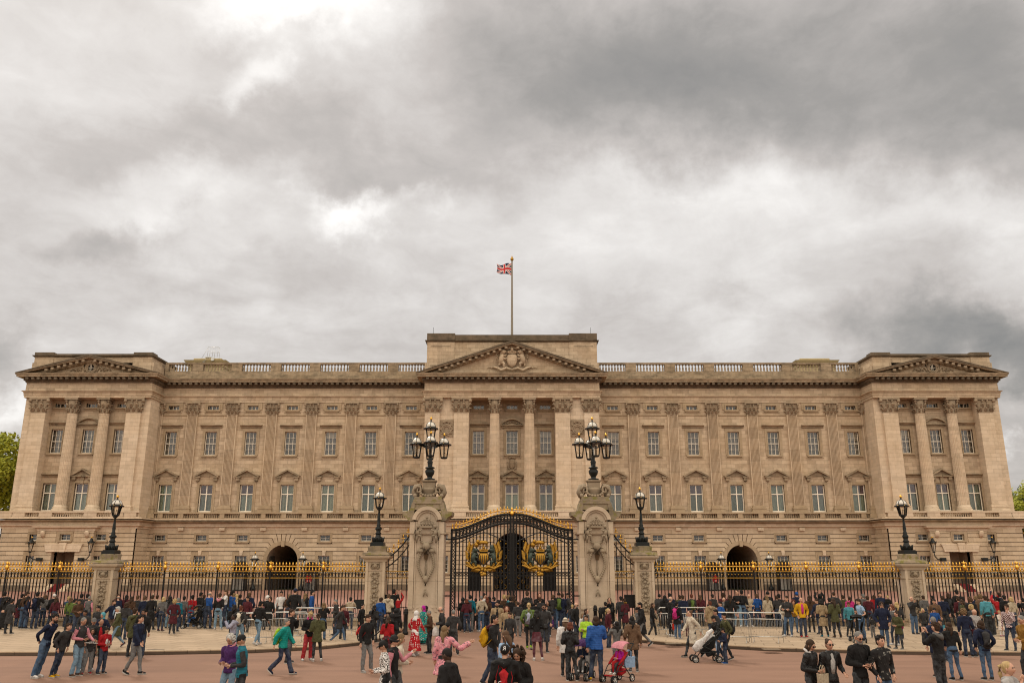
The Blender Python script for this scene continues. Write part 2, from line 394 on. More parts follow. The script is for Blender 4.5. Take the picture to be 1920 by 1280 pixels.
# ------------------------------------------------------------------ the ground
def ground_mat(name, fn, rough=.9, bump=.3, bs=30):
    m, t, b = mat(name); pos = t.new('ShaderNodeNewGeometry').outputs[0]
    t.put(b.inputs['Base Color'], fn(t, pos)); b.inputs['Roughness'].default_value = rough; b.inputs['Specular IOR Level'].default_value = .25
    bp = t.new('ShaderNodeBump', i_Strength=bump, i_Height=t.noise(pos, bs, 5, .7)); bp.inputs['Distance'].default_value = .01
    t.l.new(bp.outputs[0], b.inputs['Normal']); return m
def f_road(t, p):
    a = t.noise(t.vmath('MULTIPLY', p, (.5, 1.4, 1)), .5, 7, .65); g = t.noise(p, 45, 3, .7)
    c = t.mix(t.rng(a, .3, .7, 0, 1), RGB((.235, .135, .09)), RGB((.30, .175, .12)))
    c = t.mix(t.rng(g, .35, .65, .45, 0), c, RGB((.12, .065, .045)))
    tr = t.noise(t.vmath('MULTIPLY', p, (.06, 1.6, 1)), 1.0, 4, .6)       # long tyre-worn bands
    c = t.mix(t.rng(tr, .5, .72, 0, .35), c, RGB((.15, .085, .062)))
    sp = t.new('ShaderNodeSeparateXYZ', i_0=p)
    wob = t.math('MULTIPLY', t.math('SUBTRACT', t.noise(p, .8, 4, .6), .5), .25)
    for (k, off) in ((4.6, 1.3), (11.0, 6.0)):
        q = t.math('ABSOLUTE', t.math('SUBTRACT', t.math('FRACT', t.math('DIVIDE', t.math('ADD', t.math('ADD', sp.outputs[1], wob), off), k)), .5))
        c = t.mix(t.rng(q, 0, .018 / k * 2, .55, 0), c, RGB((.09, .055, .04)))
    pt = t.new('ShaderNodeTexVoronoi', i_Vector=t.vmath('MULTIPLY', p, (.16, .3, 1)), i_Scale=1.0, distance='CHEBYCHEV')
    c = t.mix(t.math('MULTIPLY', t.math('GREATER_THAN', t.noise(pt.outputs[2], 3.1, 0, .5), .56), .22), c, RGB((.17, .10, .07)))
    gum = t.new('ShaderNodeTexVoronoi', i_Vector=p, i_Scale=1.6); c = t.mix(t.rng(gum.outputs[0], .03, .06, .5, 0), c, RGB((.08, .055, .045)))
    s = t.noise(p, 1.7, 6, .75); return t.mix(t.rng(s, .62, .74, 0, .45), c, RGB((.10, .06, .045)))
def f_pave(t, p):
    p2 = t.new('ShaderNodeMapping', i_Vector=p); p2.inputs['Rotation'].default_value = (0, 0, .22)
    br = t.new('ShaderNodeTexBrick', i_Vector=p2.outputs[0], i_Scale=1.0); br.inputs['Brick Width'].default_value = 1.05; br.inputs['Row Height'].default_value = .72
    br.inputs['Mortar Size'].default_value = .022; br.inputs['Color1'].default_value = RGB((.415, .31, .21)); br.inputs['Color2'].default_value = RGB((.34, .255, .17))
    br.inputs['Mortar'].default_value = RGB((.19, .135, .09)); a = t.noise(p, .45, 7, .65)
    c = t.mix(t.rng(a, .42, .72, 0, .55), br.outputs[0], RGB((.31, .225, .145)))
    gum = t.new('ShaderNodeTexVoronoi', i_Vector=p, i_Scale=2.2); c = t.mix(t.rng(gum.outputs[0], .03, .07, .45, 0), c, RGB((.12, .085, .06)))
    s = t.noise(p, 2.4, 6, .75); return t.mix(t.rng(s, .58, .72, 0, .5), c, RGB((.17, .12, .085)))
def f_fore(t, p):
    a = t.noise(p, .3, 7, .65); g = t.noise(p, 30, 3, .7)
    c = t.mix(t.rng(a, .3, .7, 0, 1), RGB((.30, .155, .115)), RGB((.35, .19, .145)))
    return t.mix(t.rng(g, .35, .65, .3, 0), c, RGB((.18, .08, .06)))
def f_land(t, p):
    a = t.noise(p, .05, 6, .6); return t.mix(t.rng(a, .3, .7, 0, 1), RGB((.05, .075, .02)), RGB((.10, .09, .05)))
M_road = ground_mat('road_surface', f_road); M_pave = ground_mat('paving_slabs', f_pave, .9, .25, 12); M_fore = ground_mat('forecourt_gravel', f_fore)
M_land = ground_mat('land_surface', f_land)
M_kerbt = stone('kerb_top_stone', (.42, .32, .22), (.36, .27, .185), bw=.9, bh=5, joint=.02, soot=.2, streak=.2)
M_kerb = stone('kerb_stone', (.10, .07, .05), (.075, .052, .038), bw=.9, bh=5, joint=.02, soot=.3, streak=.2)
def struct(mb, name, m): return tag(mb.build(name, m), kind='structure')
struct(MB().box(-3000, 3000, -1500, 3500, -1.0, -.02), 'ground', M_land)
struct(MB().box(-140, 140, -60, 43.2, -.5, 0.0), 'road', M_road)
struct(MB().box(-72, 72, 43.2, 92.5, -.5, .006), 'forecourt', M_fore)
KL = [(-90, 30.2), (-30, 30.3), (-17.8, 30.45), (-13.4, 30.6), (-9.25, 31.35), (-7.2, 32.5), (-6.1, 33.9), (-5.5, 35.6), (-5.25, 38.0), (-5.2, 41.0)]
KR = [(5.2, 41.0), (5.0, 38), (5.05, 36.6), (5.3, 35.0), (6.1, 34.0), (7.5, 33.2), (9.4, 31.95), (13.4, 30.9), (18, 30.5), (30, 30.3), (90, 30.2)]
for KK in (KL, KR):
    pv = [(a, b) for a, b in KK]
    end = [(KK[-1][0], 43.2), (KK[0][0], 43.2)]
    inner = pv + end
    struct(MB().prism(inner, .0, .13, 'z'), 'pavement', M_pave)
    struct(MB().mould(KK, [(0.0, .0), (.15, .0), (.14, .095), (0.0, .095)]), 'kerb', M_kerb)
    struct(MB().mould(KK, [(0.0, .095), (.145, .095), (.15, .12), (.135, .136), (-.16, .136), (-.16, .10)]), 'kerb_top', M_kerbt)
# ================================================================== PALACE
palace = tag(empty('palace', (0, 0, 0)), 'long pale stone palace with a central pediment and pedimented end blocks', 'palace')
def part(mb, name, m, par=None, loc=None, rz=0.0, **k): return mb.build(name, m, palace if par is None else par, loc, rz, **k)
YM, YP = 92.0, 89.0
PC, PH, CH = 46.7, 6.9, 9.6            # end block centre / half width, centre block half width
BAYS = [-38.32 + 4.485 * k for k in range(7)] + [38.32 - 4.485 * k for k in range(6, -1, -1)]
PILX = [-40.0 + .15] + [-36.08 + 4.485 * k for k in range(6)]
PILX = [-38.32 + 4.485 * (k - .5) for k in range(0, 7)]; PILX[0] += .55
def wall_xz(mb, x0, x1, z0, z1, y, holes, depth=.35, m=0):
    xs = sorted({x0, x1} | {h[0] for h in holes} | {h[1] for h in holes}); zs = sorted({z0, z1} | {h[2] for h in holes} | {h[3] for h in holes})
    xs = [q for q in xs if x0 <= q <= x1]; zs = [q for q in zs if z0 <= q <= z1]
    for a, b in zip(xs, xs[1:]):
        for c, d in zip(zs, zs[1:]):
            mx_, mz_ = (a + b) / 2, (c + d) / 2
            if any(h[0] < mx_ < h[1] and h[2] < mz_ < h[3] for h in holes): continue
            mb.add([(a, y, c), (b, y, c), (b, y, d), (a, y, d)], [(0, 1, 2, 3)], m)
    for h in holes:
        a, b, c, d = h
        mb.add([(a, y, c), (b, y, c), (b, y, d), (a, y, d), (a, y + depth, c), (b, y + depth, c), (b, y + depth, d), (a, y + depth, d)],
               [(0, 4, 5, 1), (1, 5, 6, 2), (2, 6, 7, 3), (3, 7, 4, 0)], m)
    return mb
# -------- window prototypes (origin: bottom centre of the opening, wall face at y=0)
CURT = {'w': (.32, .30, .27, 1), 'g': (.44, .55, .47, 1), 'd': (.16, .16, .155, 1)}
def curtain_mb(w_, h, dark=0):
    mb = MB(); n = 40; ys = [.028 * math.sin(i * .95) + .012 * math.sin(i * .37 + 1) for i in range(n + 1)]
    for i in range(n):
        a, b = -w_ / 2 + w_ * i / n, -w_ / 2 + w_ * (i + 1) / n
        mb.add([(a, .50 + ys[i], 0), (b, .50 + ys[i + 1], 0), (b, .50 + ys[i + 1], h), (a, .50 + ys[i], h)], [(0, 1, 2, 3)], 0, True)
    mb.box(-w_ / 2 - .1, w_ / 2 + .1, .9, .95, -.1, h + .1, 1)
    return mb
def frame_mb(w_, h, nx, zs, t=.07, mt=.042, y=.22, mull=None):
    mb = MB()
    mb.box(-w_ / 2, -w_ / 2 + t, y, y + .1, 0, h); mb.box(w_ / 2 - t, w_ / 2, y, y + .1, 0, h)
    mb.box(-w_ / 2 + t, w_ / 2 - t, y, y + .1, 0, t * 1.6); mb.box(-w_ / 2 + t, w_ / 2 - t, y, y + .1, h - t, h)
    for i in range(1, nx):
        x = -w_ / 2 + w_ * i / nx; tt = (mull or mt) / 2
        mb.box(x - tt, x + tt, y + .012, y + .085, t, h - t)
    for z, tt in zs: mb.box(-w_ / 2 + t, w_ / 2 - t, y - .006, y + .09, z - tt / 2, z + tt / 2)
    return mb
def surround_mb(w_, h, sw=.3, pr=.07, top=.35, sill=True):
    mb = MB(); a = w_ / 2
    mb.box(-a - sw, -a, -pr, .2, 0, h + top); mb.box(a, a + sw, -pr, .2, 0, h + top); mb.box(-a, a, -pr, .2, h, h + top)
    mb.box(-a - sw * .35, -a - .002, -pr - .04, -pr, 0, h + sw * .35); mb.box(a + .002, a + sw * .35, -pr - .04, -pr, 0, h + sw * .35)
    mb.box(-a, a, -pr - .04, -pr, h + .002, h + sw * .35)
    if sill:
        mb.box(-a - .22, a + .22, -.22, .25, -.16, -.002); mb.box(-a - .35, a + .35, -.06, 0, -.36, -.28); mb.box(-a-.1, a+.1, -.1, 0, -.28, -.162)
    return mb
def hood_flat(w_, z):
    return MB().mould([(-w_ / 2, 0), (w_ / 2, 0)], [(0, z - .25), (.1, z - .25), (.14, z - .1), (.30, z - .06), (.36, z), (.36, z + .03), (0, z + .10)])
def hood_pediment(w_, z, rise, brk=True, key=False):
    mb = MB(); a = w_ / 2; th = .15; P = .42
    for s_ in (-1, 1):
        poly = [(s_ * a, z), (0, z + rise), (0, z + rise - th * 1.25), (s_ * (a - .14), z - th * .75)]
        if s_ > 0: poly = poly[::-1]
        mb.prism(poly, -P, -.0, 'y')
        e0, e1 = s_ * (a - .08), s_ * (a - (.72 if brk else a - .03))
        mb.box(min(e0, e1), max(e0, e1), -P + .05, 0, z - .2, z - .06)
        b0, b1 = s_ * (a - .22), s_ * (a - .60); mb.box(min(b0, b1), max(b0, b1), -P * .7, 0, z - .52, z - .20)
        b0, b1 = s_ * (a - .28), s_ * (a - .54); mb.box(min(b0, b1), max(b0, b1), -P * .45, 0, z - .62, z - .52)
    mb.prism([(-a + .25, z - .05), (a - .25, z - .05), (0, z + rise - .2)], -.1, 0, 'y')
    if key: mb.prism([(-.16, z - .9), (.16, z - .9), (.24, z - .1), (-.24, z - .1)], -.16, 0, 'y')
    return mb
def hood_segment(w_, z, rise, orn=False):
    mb = MB(); n = 14; a = w_ / 2; P = .42
    out = [(-a + w_ * i / n, z + rise * (1 - ((2 * i / n) - 1) ** 2)) for i in range(n + 1)]
    inn = [(-a * .93 + w_ * .93 * i / n, z + (rise - .12) * (1 - ((2 * i / n) - 1) ** 2) - .03) for i in range(n + 1)]
    for i in range(n): mb.prism([out[i], inn[i], inn[i + 1], out[i + 1]], -P, 0, 'y')
    mb.box(-a, a, -P + .03, 0, z - .16, z - .035); mb.box(-a + .1, a - .1, -.2, 0, z - .34, z - .16)
    if orn:
        for i in range(9): mb.ball((-.7 + i * .175, -.12, z + .16 + .14 * math.cos((i - 4) * .5)), .11, 6, sc=(1, .6, 1))
    return mb
def window(name, w_, h, hood=None, hoodmat=None, nx=3, zs=(), sur=.3, top=.35, sill=True, cur='w', mull=None, surm=None, t=.065, open_=None):
    fr = frame_mb(w_, h, nx, zs, t=t, mull=mull).build(name, M_white, palace)
    if open_:
        for k in range(nx):
            pass
    g = MB().box(-w_ / 2 + t, w_ / 2 - t, .262, .27, t, h - t).build('pane', M_glass, fr)
    c = curtain_mb(w_, h).build('curtain', [M_curtain, M_black], fr); c.color = CURT[cur]
    surround_mb(w_, h, sur, top=top, sill=sill).build('surround', surm or M_trim, fr)
    if hood: hood.build('hood', hoodmat or M_dirty, fr)
    return snapshot(fr)
Wz = dict(upper=14.42, tall=8.2, attic=19.52, mezz=5.10, ground=1.85)
pt_upper = window('sash_window', 1.28, 2.64, hood_flat(2.45, 3.32), zs=((1.32, .07), (.66, .025), (1.98, .025)))
pt_tall = window('tall_window', 1.46, 2.98, hood_pediment(2.82, 3.92, .74), nx=2, zs=((1.94, .11),), sill=False, cur='g', mull=.11, t=.09, top=.28)
pt_attic = window('attic_window', 1.22, .48, None, nx=3, zs=(), sur=.42, top=.32, cur='d', mull=.07, t=.045)
pt_mezz = window('mezzanine_window', 1.12, .64, None, nx=2, zs=((.32, .02),), sur=.24, top=.22, cur='d', t=.05, mull=.03, surm=M_trim)
pt_ground = window('ground_window', 1.25, 1.72, None, nx=3, zs=((.86, .03), (.43, .02), (1.3, .02)), sur=.32, top=.40, cur='w', sill=True)
protos = [pt_upper, pt_tall, pt_attic, pt_mezz, pt_ground]
rw = random.Random(3)
def put_win(rec, x, y, z, cur=None, lab=None):
    c = stamp(rec, palace, (x, y, z))
    for ch in [o_ for o_ in list(COL.objects)[-8:] if o_.parent == c and o_.name.startswith('curtain')]:
        k = rw.uniform(.65, 1.25); q = ch.color; ch.color = (q[0] * k * rw.uniform(.92, 1.06), q[1] * k, q[2] * k * rw.uniform(.9, 1.1), 1)
    if rec is pt_upper and rw.random() < .22:
        MB().box(-.56, .56, .34, .36, 2.58 - rw.choice([.35, .6, .9]), 2.58).build('roller_blind', M_curtain, c).color = (.55, .50, .42, 1)
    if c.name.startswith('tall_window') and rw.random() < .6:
        s2 = rw.choice([(.04, .64)] if rw.random() < .6 else [(-.64, .64)]); MB().box(s2[0], s2[1], .30, .31, 2.0, 2.88).build('purple_reflection', M_curtain, c).color = (.17, .115, .16, 1)  # purple reflection in the upper panes, painted on an added panel
    return c
USED = []
# -------- main upper wall with openings
main_holes = []; lower_holes = []
mw = MB(); 
for side in (-1, 1):
    xa, xb = (-PC + PH, -CH) if side < 0 else (CH, PC - PH)
    hs = []
    for x in BAYS:
        if xa < x < xb:
            hs += [(x - .64, x + .64, Wz['upper'], Wz['upper'] + 2.64), (x - .73, x + .73, Wz['tall'], Wz['tall'] + 2.98), (x - .61, x + .61, Wz['attic'], Wz['attic'] + .48)]
    part(wall_xz(MB(), xa, xb, 7.0, 20.6, YM, hs, .30), 'front_wall', M_wall)
for i, x in enumerate(BAYS):
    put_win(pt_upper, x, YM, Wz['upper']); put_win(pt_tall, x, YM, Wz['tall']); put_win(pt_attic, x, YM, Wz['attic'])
# -------- end blocks and centre block window walls
def recess(cx, half, ywall, x_off, centre=False):
    mb = MB(); hs = []
    for o in (-x_off, 0, x_off):
        x = cx + o
        hs += [(x - .64, x + .64, Wz['upper'], Wz['upper'] + 2.64), (x - .73, x + .73, Wz['tall'], Wz['tall'] + 2.98), (x - .61, x + .61, Wz['attic'] - .05, Wz['attic'] + .43)]
    wall_xz(mb, cx - half, cx + half, 7.0, 20.6, ywall, hs, .30)
    part(mb, 'recessed_wall', M_wall)
pf = window('tall_window', 1.46, 2.98, hood_flat(2.4, 3.9), nx=2, zs=((1.94, .11),), sill=False, cur='g', mull=.11, t=.09, top=.28)
pk = window('tall_window', 1.46, 2.98, hood_pediment(2.55, 3.85, .72, False, True), nx=2, zs=((1.94, .11),), sill=False, cur='g', mull=.11, t=.09, top=.28)
ps = window('sash_window', 1.28, 2.64, hood_segment(2.5, 3.30, .62), zs=((1.32, .07), (.66, .025), (1.98, .025)))
po = window('sash_window', 1.28, 2.64, hood_segment(2.5, 3.30, .70, True), zs=((1.32, .07), (.66, .025), (1.98, .025)))
for cx, half, yw, xo in ((-PC, 5.0, 90.2, 3.46), (PC, 5.0, 90.2, 3.46), (0, 5.2, 91.2, 3.74)):
    recess(cx, half, yw, xo)
    for o in (-xo, 0, xo):
        mid = abs(o) < .1
        if cx == 0: a, b = (po if mid else pt_upper), pk
        else: a, b = (ps if mid else pt_upper), (pk if mid else pf)
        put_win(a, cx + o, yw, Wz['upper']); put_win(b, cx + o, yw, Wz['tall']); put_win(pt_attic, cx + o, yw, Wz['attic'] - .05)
# -------- piers (antae) of the projecting blocks
def antae(cx, half, inner, yf=YP):
    for s_ in (-1, 1):
        x0, x1 = sorted((cx + s_ * half, cx + s_ * inner)); part(MB().box(x0, x1, yf + .28, YM + 1.5, 7.0, 20.36), 'corner_pier', M_light)
antae(-PC, PH, 4.42); antae(PC, PH, 4.42)
antae(0, CH, 4.72)
def cap_mb(w_, d, h, round_=False):
    """leafy capital: bell, two rows of leaves, corner volutes, abacus; origin bottom centre, faces -Y"""
    mb = MB(); a = w_ / 2
    if round_: mb.lathe(0, 0, [(a * .98, 0), (a * .98, .06), (a * .92, .1), (a * .95, h * .5), (a * 1.25, h * .86)], 14)
    else:
        mb.box(-a, a, -d, .0, 0, h * .5); mb.prism([(-a, h * .5), (a, h * .5), (a * 1.25, h * .86), (-a * 1.25, h * .86)], -d * 1.1, 0, 'y')
    spots = []
    if round_:
        for k in range(8):
            q = PI * 2 * k / 8 + PI / 8; spots.append((a * math.cos(q), a * math.sin(q), math.cos(q), math.sin(q), h * .30, 0))
            q += PI / 8; spots.append((a * math.cos(q), a * math.sin(q), math.cos(q), math.sin(q), h * .58, 1))
        for k in range(4):
            q = PI / 2 * k + PI / 4; spots.append((a * 1.3 * math.cos(q), a * 1.3 * math.sin(q), math.cos(q), math.sin(q), h * .80, 2))
    else:
        for k in range(3): spots.append((-a * .72 + a * .72 * k, -d, 0, -1, h * .32, 0))
        for k in range(2): spots.append((-a * .40 + a * .8 * k, -d, 0, -1, h * .58, 1))
        for s_ in (-1, 1):
            spots.append((s_ * a * 1.18, -d * 1.1, s_ * .5, -.8, h * .80, 2)); spots.append((s_ * a * .32, -d * 1.15, 0, -1, h * .78, 3))
            for k in range(2): spots.append((s_ * a, -d * .5, s_, 0, h * (.32 + .26 * k), k))
    for (x, y, nx_, ny_, z, kd) in spots:
        if kd < 2:
            L = .24 * h
            pts = [(x, y, z - L * 1.0), (x + nx_ * .05, y + ny_ * .05, z - L * .3), (x + nx_ * .13, y + ny_ * .13, z + L * .1), (x + nx_ * .22, y + ny_ * .22, z)]
            mb.tube(pts, [a * .2, a * .24, a * .20, a * .10], 5, ry=[.05, .06, .06, .05], up=(nx_, ny_, 0))
            mb.ball((x + nx_ * .21, y + ny_ * .21, z - .03), a * .16, 6, sc=(1.1, 1.1, .7))
        else:
            r = a * (.26 if kd == 2 else .17)
            mb.ball((x + nx_ * .08, y + ny_ * .08, z), r, 8, sc=(1, 1, 1.0)); mb.tube([(x, y, z - h * .3), (x + nx_ * .06, y + ny_ * .06, z - r)], [a * .08, a * .12], 5)
    mb.box(-a * 1.38, a * 1.38, -d * 1.1 - .16 if not round_ else -a * 1.38, 0 if not round_ else a * 1.38, h * .88, h)
    mb.ball((0, (-d * 1.1 - .14) if not round_ else -a * 1.3, h * .90), a * .17, 6)
    return mb
def fluted_poly(w_, d, n=7):
    """plan outline of a fluted pilaster, (x,y), front at -d"""
    e = .09; pts = [(w_ / 2, 0), (w_ / 2, -d), ]
    fw = (w_ - 2 * e) / n; x = w_ / 2 - e
    for i in range(n):
        pts += [(x - fw * .12, -d), (x - fw * .22, -d + .10), (x - fw * .72, -d + .10), (x - fw * .88, -d)]; x -= fw
    pts += [(-w_ / 2, -d), (-w_ / 2, 0)]
    return pts
mp = MB().prism(fluted_poly(1.18, .26), 8.9, 18.93, 'z')
mc = cap_mb(1.16, .26, 1.42); mbse = MB()
for z0, z1, e in ((7.95, 8.32, .22), (8.32, 8.5, .16), (8.5, 8.62, .20), (8.62, 8.8, .10), (8.8, 8.9, .05)): mbse.box(-.59 - e, .59 + e, -.26 - e, 0, z0, z1)
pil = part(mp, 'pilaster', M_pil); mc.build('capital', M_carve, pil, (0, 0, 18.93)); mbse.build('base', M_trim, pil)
rec = snapshot(pil)
first = True
for s_ in (-1, 1):
    for x in PILX:
        if first: pil.location = (s_ * abs(x), YM, 0); first = False
        else: stamp(rec, palace, (s_ * abs(x), YM, 0))
# corner piers get their own face pilasters with capitals
fp = part(MB().box(-.80, .80, -.0, .30, 8.9, 18.68), 'pier_pilaster', M_light)
cap_mb(1.58, .0 + .02, 1.66).build('capital', M_carve, fp, (0, .0, 18.69))
b2 = MB()
for z0, z1, e in ((7.95, 8.32, .2), (8.32, 8.55, .14), (8.55, 8.68, .18), (8.68, 8.9, .08)): b2.box(-.8 - e, .8 + e, -e, .28, z0, z1)
b2.build('base', M_light, fp)
rec = snapshot(fp); first = True
for x in (-PC - 5.22, -PC + 5.22, PC - 5.22, PC + 5.22, -5.55, 5.55, -8.72, 8.72):
    if first: fp.location = (x, YP, 0); first = False
    else: stamp(rec, palace, (x, YP, 0))
# columns
def column_mb(r0, r1, z0, z1, n=20):
    mb = MB(); prof = []
    for i in range(7):
        t = i / 6; prof.append((r0 - (r0 - r1) * t ** 1.8, z0 + (z1 - z0) * t))
    vs = []; N = n * 4
    for r, z in prof:
        for k in range(N):
            q = 2 * PI * k / N; rr = r * (.90 if k % 4 in (1, 2) else 1.0); vs.append((rr * math.cos(q), rr * math.sin(q), z))
    fs = [(j * N + k, j * N + (k + 1) % N, (j + 1) * N + (k + 1) % N, (j + 1) * N + k) for j in range(6) for k in range(N)]
    mb.add(vs, fs); return mb
cl_ = part(column_mb(.60, .50, 8.75, 18.7), 'column', M_pil if False else M_light)
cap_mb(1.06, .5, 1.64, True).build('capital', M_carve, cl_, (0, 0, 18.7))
MB().lathe(0, 0, [(.84, 8.02), (.84, 8.2), (.80, 8.24), (.82, 8.34), (.72, 8.44), (.72, 8.5), (.74, 8.58), (.64, 8.66), (.62, 8.78)], 24).box(-.88, .88, -.88, .88, 7.8, 8.06).build('base', M_light, cl_)
rec = snapshot(cl_); first = True
for x in (-PC - 1.76, -PC + 1.76, PC - 1.76, PC + 1.76, -1.91, 1.91):
    if first: cl_.location = (x, YP + .62, 0); first = False
    else: stamp(rec, palace, (x, YP + .62, 0))
# -------- entablature wrapping the whole front
def front_path(pj=0.0, back=112):
    return [(-PC - PH, back), (-PC - PH, YP), (-PC + PH, YP), (-PC + PH, YM), (-CH, YM), (-CH, YP), (CH, YP), (CH, YM), (PC - PH, YM), (PC - PH, YP), (PC + PH, YP), (PC + PH, back)]
FP = front_path()
ent = MB().mould(FP, [(-1.2, 20.36), (.10, 20.36), (.10, 20.60), (.15, 20.62), (.15, 20.84), (.20, 20.86), (.20, 20.98), (.34, 21.06), (.34, 21.12), (.06, 21.16), (.04, 22.02), (-1.2, 22.02)])
part(ent, 'architrave', M_wall)
part(MB().mould(front_path(), [(-.3, 18.83), (.06, 18.83), (.10, 18.93), (-.3, 18.93)]), 'band_course', M_trim) if False else None
bc = MB()
for s_ in (-1, 1):
    x0, x1 = sorted((s_ * (CH), s_ * (PC - PH))); bc.mould([(x0, YM), (x1, YM)], [(0, 18.84), (.05, 18.84), (.09, 18.93), (0, 18.96)])
part(bc, 'band_course', M_trim)
bed = MB().mould(FP, [(-1.2, 22.02), (.10, 22.02), (.16, 22.12), (.16, 22.2), (.30, 22.24), (.30, 22.58), (-1.2, 22.58)])
def modill(mb, x0, x1, y, z0=22.26, step=.61, dep=.5, h=.26):
    n = max(1, int((x1 - x0) / step)); st_ = (x1 - x0) / n
    for i in range(n):
        x = x0 + st_ * (i + .5); mb.box(x - .15, x + .15, y - .3 - dep, y - .28, z0 + .04, z0 + h)
for a, b, y in ((-PC - PH, -PC + PH, YP), (-PC + PH + .6, -CH - .6, YM), (-CH, CH, YP), (CH + .6, PC - PH - .6, YM), (PC - PH, PC + PH, YP)): modill(bed, a, b, y)
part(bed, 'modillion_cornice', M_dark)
cor = MB().mould(FP, [(-1.2, 22.582), (.84, 22.582), (.84, 22.74), (.92, 22.80), (.98, 22.98), (-1.2, 23.06)])
part(cor, 'cornice', M_dirty)
# soffit between returns is carried by the recessed bays' ceiling
sf = MB()
for cx, h, yw in ((-PC, 4.42, 90.2), (PC, 4.42, 90.2), (0, 4.72, 91.2)): sf.box(cx - h, cx + h, YP + .1, yw + .05, 20.37, 20.5)
part(sf, 'portico_soffit', M_trim)
# -------- parapet with balusters above the long wings
def baluster_mb(h=.78, r=.095, n=6):
    return MB().lathe(0, 0, [(r * .95, 0), (r * .95, h * .08), (r * .5, h * .12), (r * 1.0, h * .30), (r * .95, h * .42), (r * .42, h * .72), (r * .5, h * .80), (r * .9, h * .84), (r * .9, h)], n)
def balustrade(x0, x1, y, z0, zb, z1, ped, pedw, nbal, m, name, skip=()):
    """z0 bottom of plinth, zb bottom of balusters, z1 top of rail; ped = pedestal centres"""
    mb = MB(); mb.box(x0, x1, y, y + .42, z0, zb); mb.box(x0, x1, y - .05, y + .46, z1 - .17, z1); 
    ed = [(p - pedw / 2, p + pedw / 2) for p in ped]
    for a, b in ed: mb.box(max(a, x0), min(b, x1), y - .02, y + .44, zb, z1 - .17)
    seg = []; cur = x0
    for a, b in sorted(ed): 
        if a > cur + .05: seg.append((cur, a))
        cur = max(cur, b)
    if cur < x1 - .05: seg.append((cur, x1))
    bb = baluster_mb(z1 - .17 - zb, (z1 - zb) * .118)
    for a, b in seg:
        n = max(1, round((b - a) / nbal)); st_ = (b - a) / n
        for i in range(n): mb.join(bb, Matrix.Translation((a + st_ * (i + .5), y + .21, zb)))
    return part(mb, name, m)
for s_ in (-1, 1):
    x0, x1 = sorted((s_ * (CH + .02), s_ * (PC - PH - .02)))
    balustrade(x0, x1, YM - .05, 23.0, 24.02, 25.02, [s_ * abs(p) for p in PILX], 1.22, .35, M_dirty, 'roof_balustrade')
# -------- attic blocks and pediments
def attic(cx, half, ztop, zc, pan):
    mb = MB(); y0 = YP + .15
    mb.box(cx - half, cx + half, y0, y0 + 6.5, 22.98, zc)
    mb.box(cx - half - .22, cx + half + .22, y0 + .0, y0 + 6.3, 22.9, 24.35)
    for s_ in (-1, 1):
        x0, x1 = sorted((cx + s_ * (half - .0), cx + s_ * (half - pan))); mb.box(x0, x1, y0 - .07, y0 - .0, 22.99, zc - .01)
    part(mb, 'attic_block', M_wall)
    cp = MB(); 
    path = [(cx - half, y0 + 6.5), (cx - half, y0), (cx + half, y0), (cx + half, y0 + 6.5)]
    cp.mould(path, [(-1.0, zc), (.08, zc), (.24, zc + .14), (.24, zc + .20), (.02, zc + .24), (.02, ztop - .04), (-1.0, ztop)])
    cp.box(cx - half + .5, cx + half - .5, y0 + .9, y0 + 6.4, zc + .05, ztop - .12)
    for s_ in (-1, 1):
        x0, x1 = sorted((cx + s_ * (half + .04), cx + s_ * (half - pan))); cp.box(x0, x1, y0 - .12, y0 + 1.2, zc + .25, ztop + .10)
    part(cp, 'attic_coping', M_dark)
attic(-PC, 6.55, 25.42, 24.98, 2.1); attic(PC, 6.55, 25.42, 24.98, 2.1)
attic(0, 9.5, 27.62, 26.72, 3.1)
for s_ in (-1, 1): part(MB().box(*sorted((s_ * 9.1, s_ * 6.9)), YP + .05, YP + .079, 24.0, 24.06).box(*sorted((s_ * 9.1, s_ * 6.9)), YP + .05, YP + .079, 26.2, 26.26), 'panel_moulding', M_dark)
def pediment(cx, half, apex, base=23.02, th=.75):
    yf = YP - .98; a = half + .98; sl = (apex - base) / a
    mb = MB()                                       # sooty top slab
    for s_ in (-1, 1):
        q = [(cx + s_ * a, base), (cx, apex), (cx, apex - .26), (cx + s_ * (a - .35), base + .0)]
        mb.prism(q if s_ < 0 else q[::-1], yf, YP + .3, 'y')
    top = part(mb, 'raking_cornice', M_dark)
    mb = MB()
    for s_ in (-1, 1):                              # lower lip
        q = [(cx + s_ * (a - .37), base + .0), (cx, apex - .262), (cx, apex - .262 - .14), (cx + s_ * (a - .37 - .14 / sl), base)]
        mb.prism(q if s_ < 0 else q[::-1], yf + .10, YP + .3, 'y')
        o1 = .262 + .142
        q = [(cx + s_ * (a - o1 / sl), base), (cx, apex - o1), (cx, apex - o1 - .35), (cx + s_ * (a - (o1 + .35) / sl), base)]
        mb.prism(q if s_ < 0 else q[::-1], yf + .62, YP + .3, 'y')
    part(mb, 'raking_moulding', M_dirty, top)
    mb = MB(); n = int(a / .64)
    for s_ in (-1, 1):
        for i in range(1, n):
            x = s_ * (i * a / n); zt = apex - .41 - abs(x) * sl
            if zt - .3 < base: continue
            mb.prism([(cx + x - .15, zt - .02 - (-.15 if s_ < 0 else .15) * -sl * -1 * 0), (cx + x + .15, zt - .02), (cx + x + .15, zt - .27), (cx + x - .15, zt - .27)], yf + .16, yf + .66, 'y')
    part(mb, 'raking_modillions', M_carve, top)
    part(MB().prism([(cx - a + .8, base - .01), (cx + a - .8, base - .01), (cx, apex - .6)], YP - .05, YP + .3, 'y'), 'tympanum', M_wall, top)
    return top
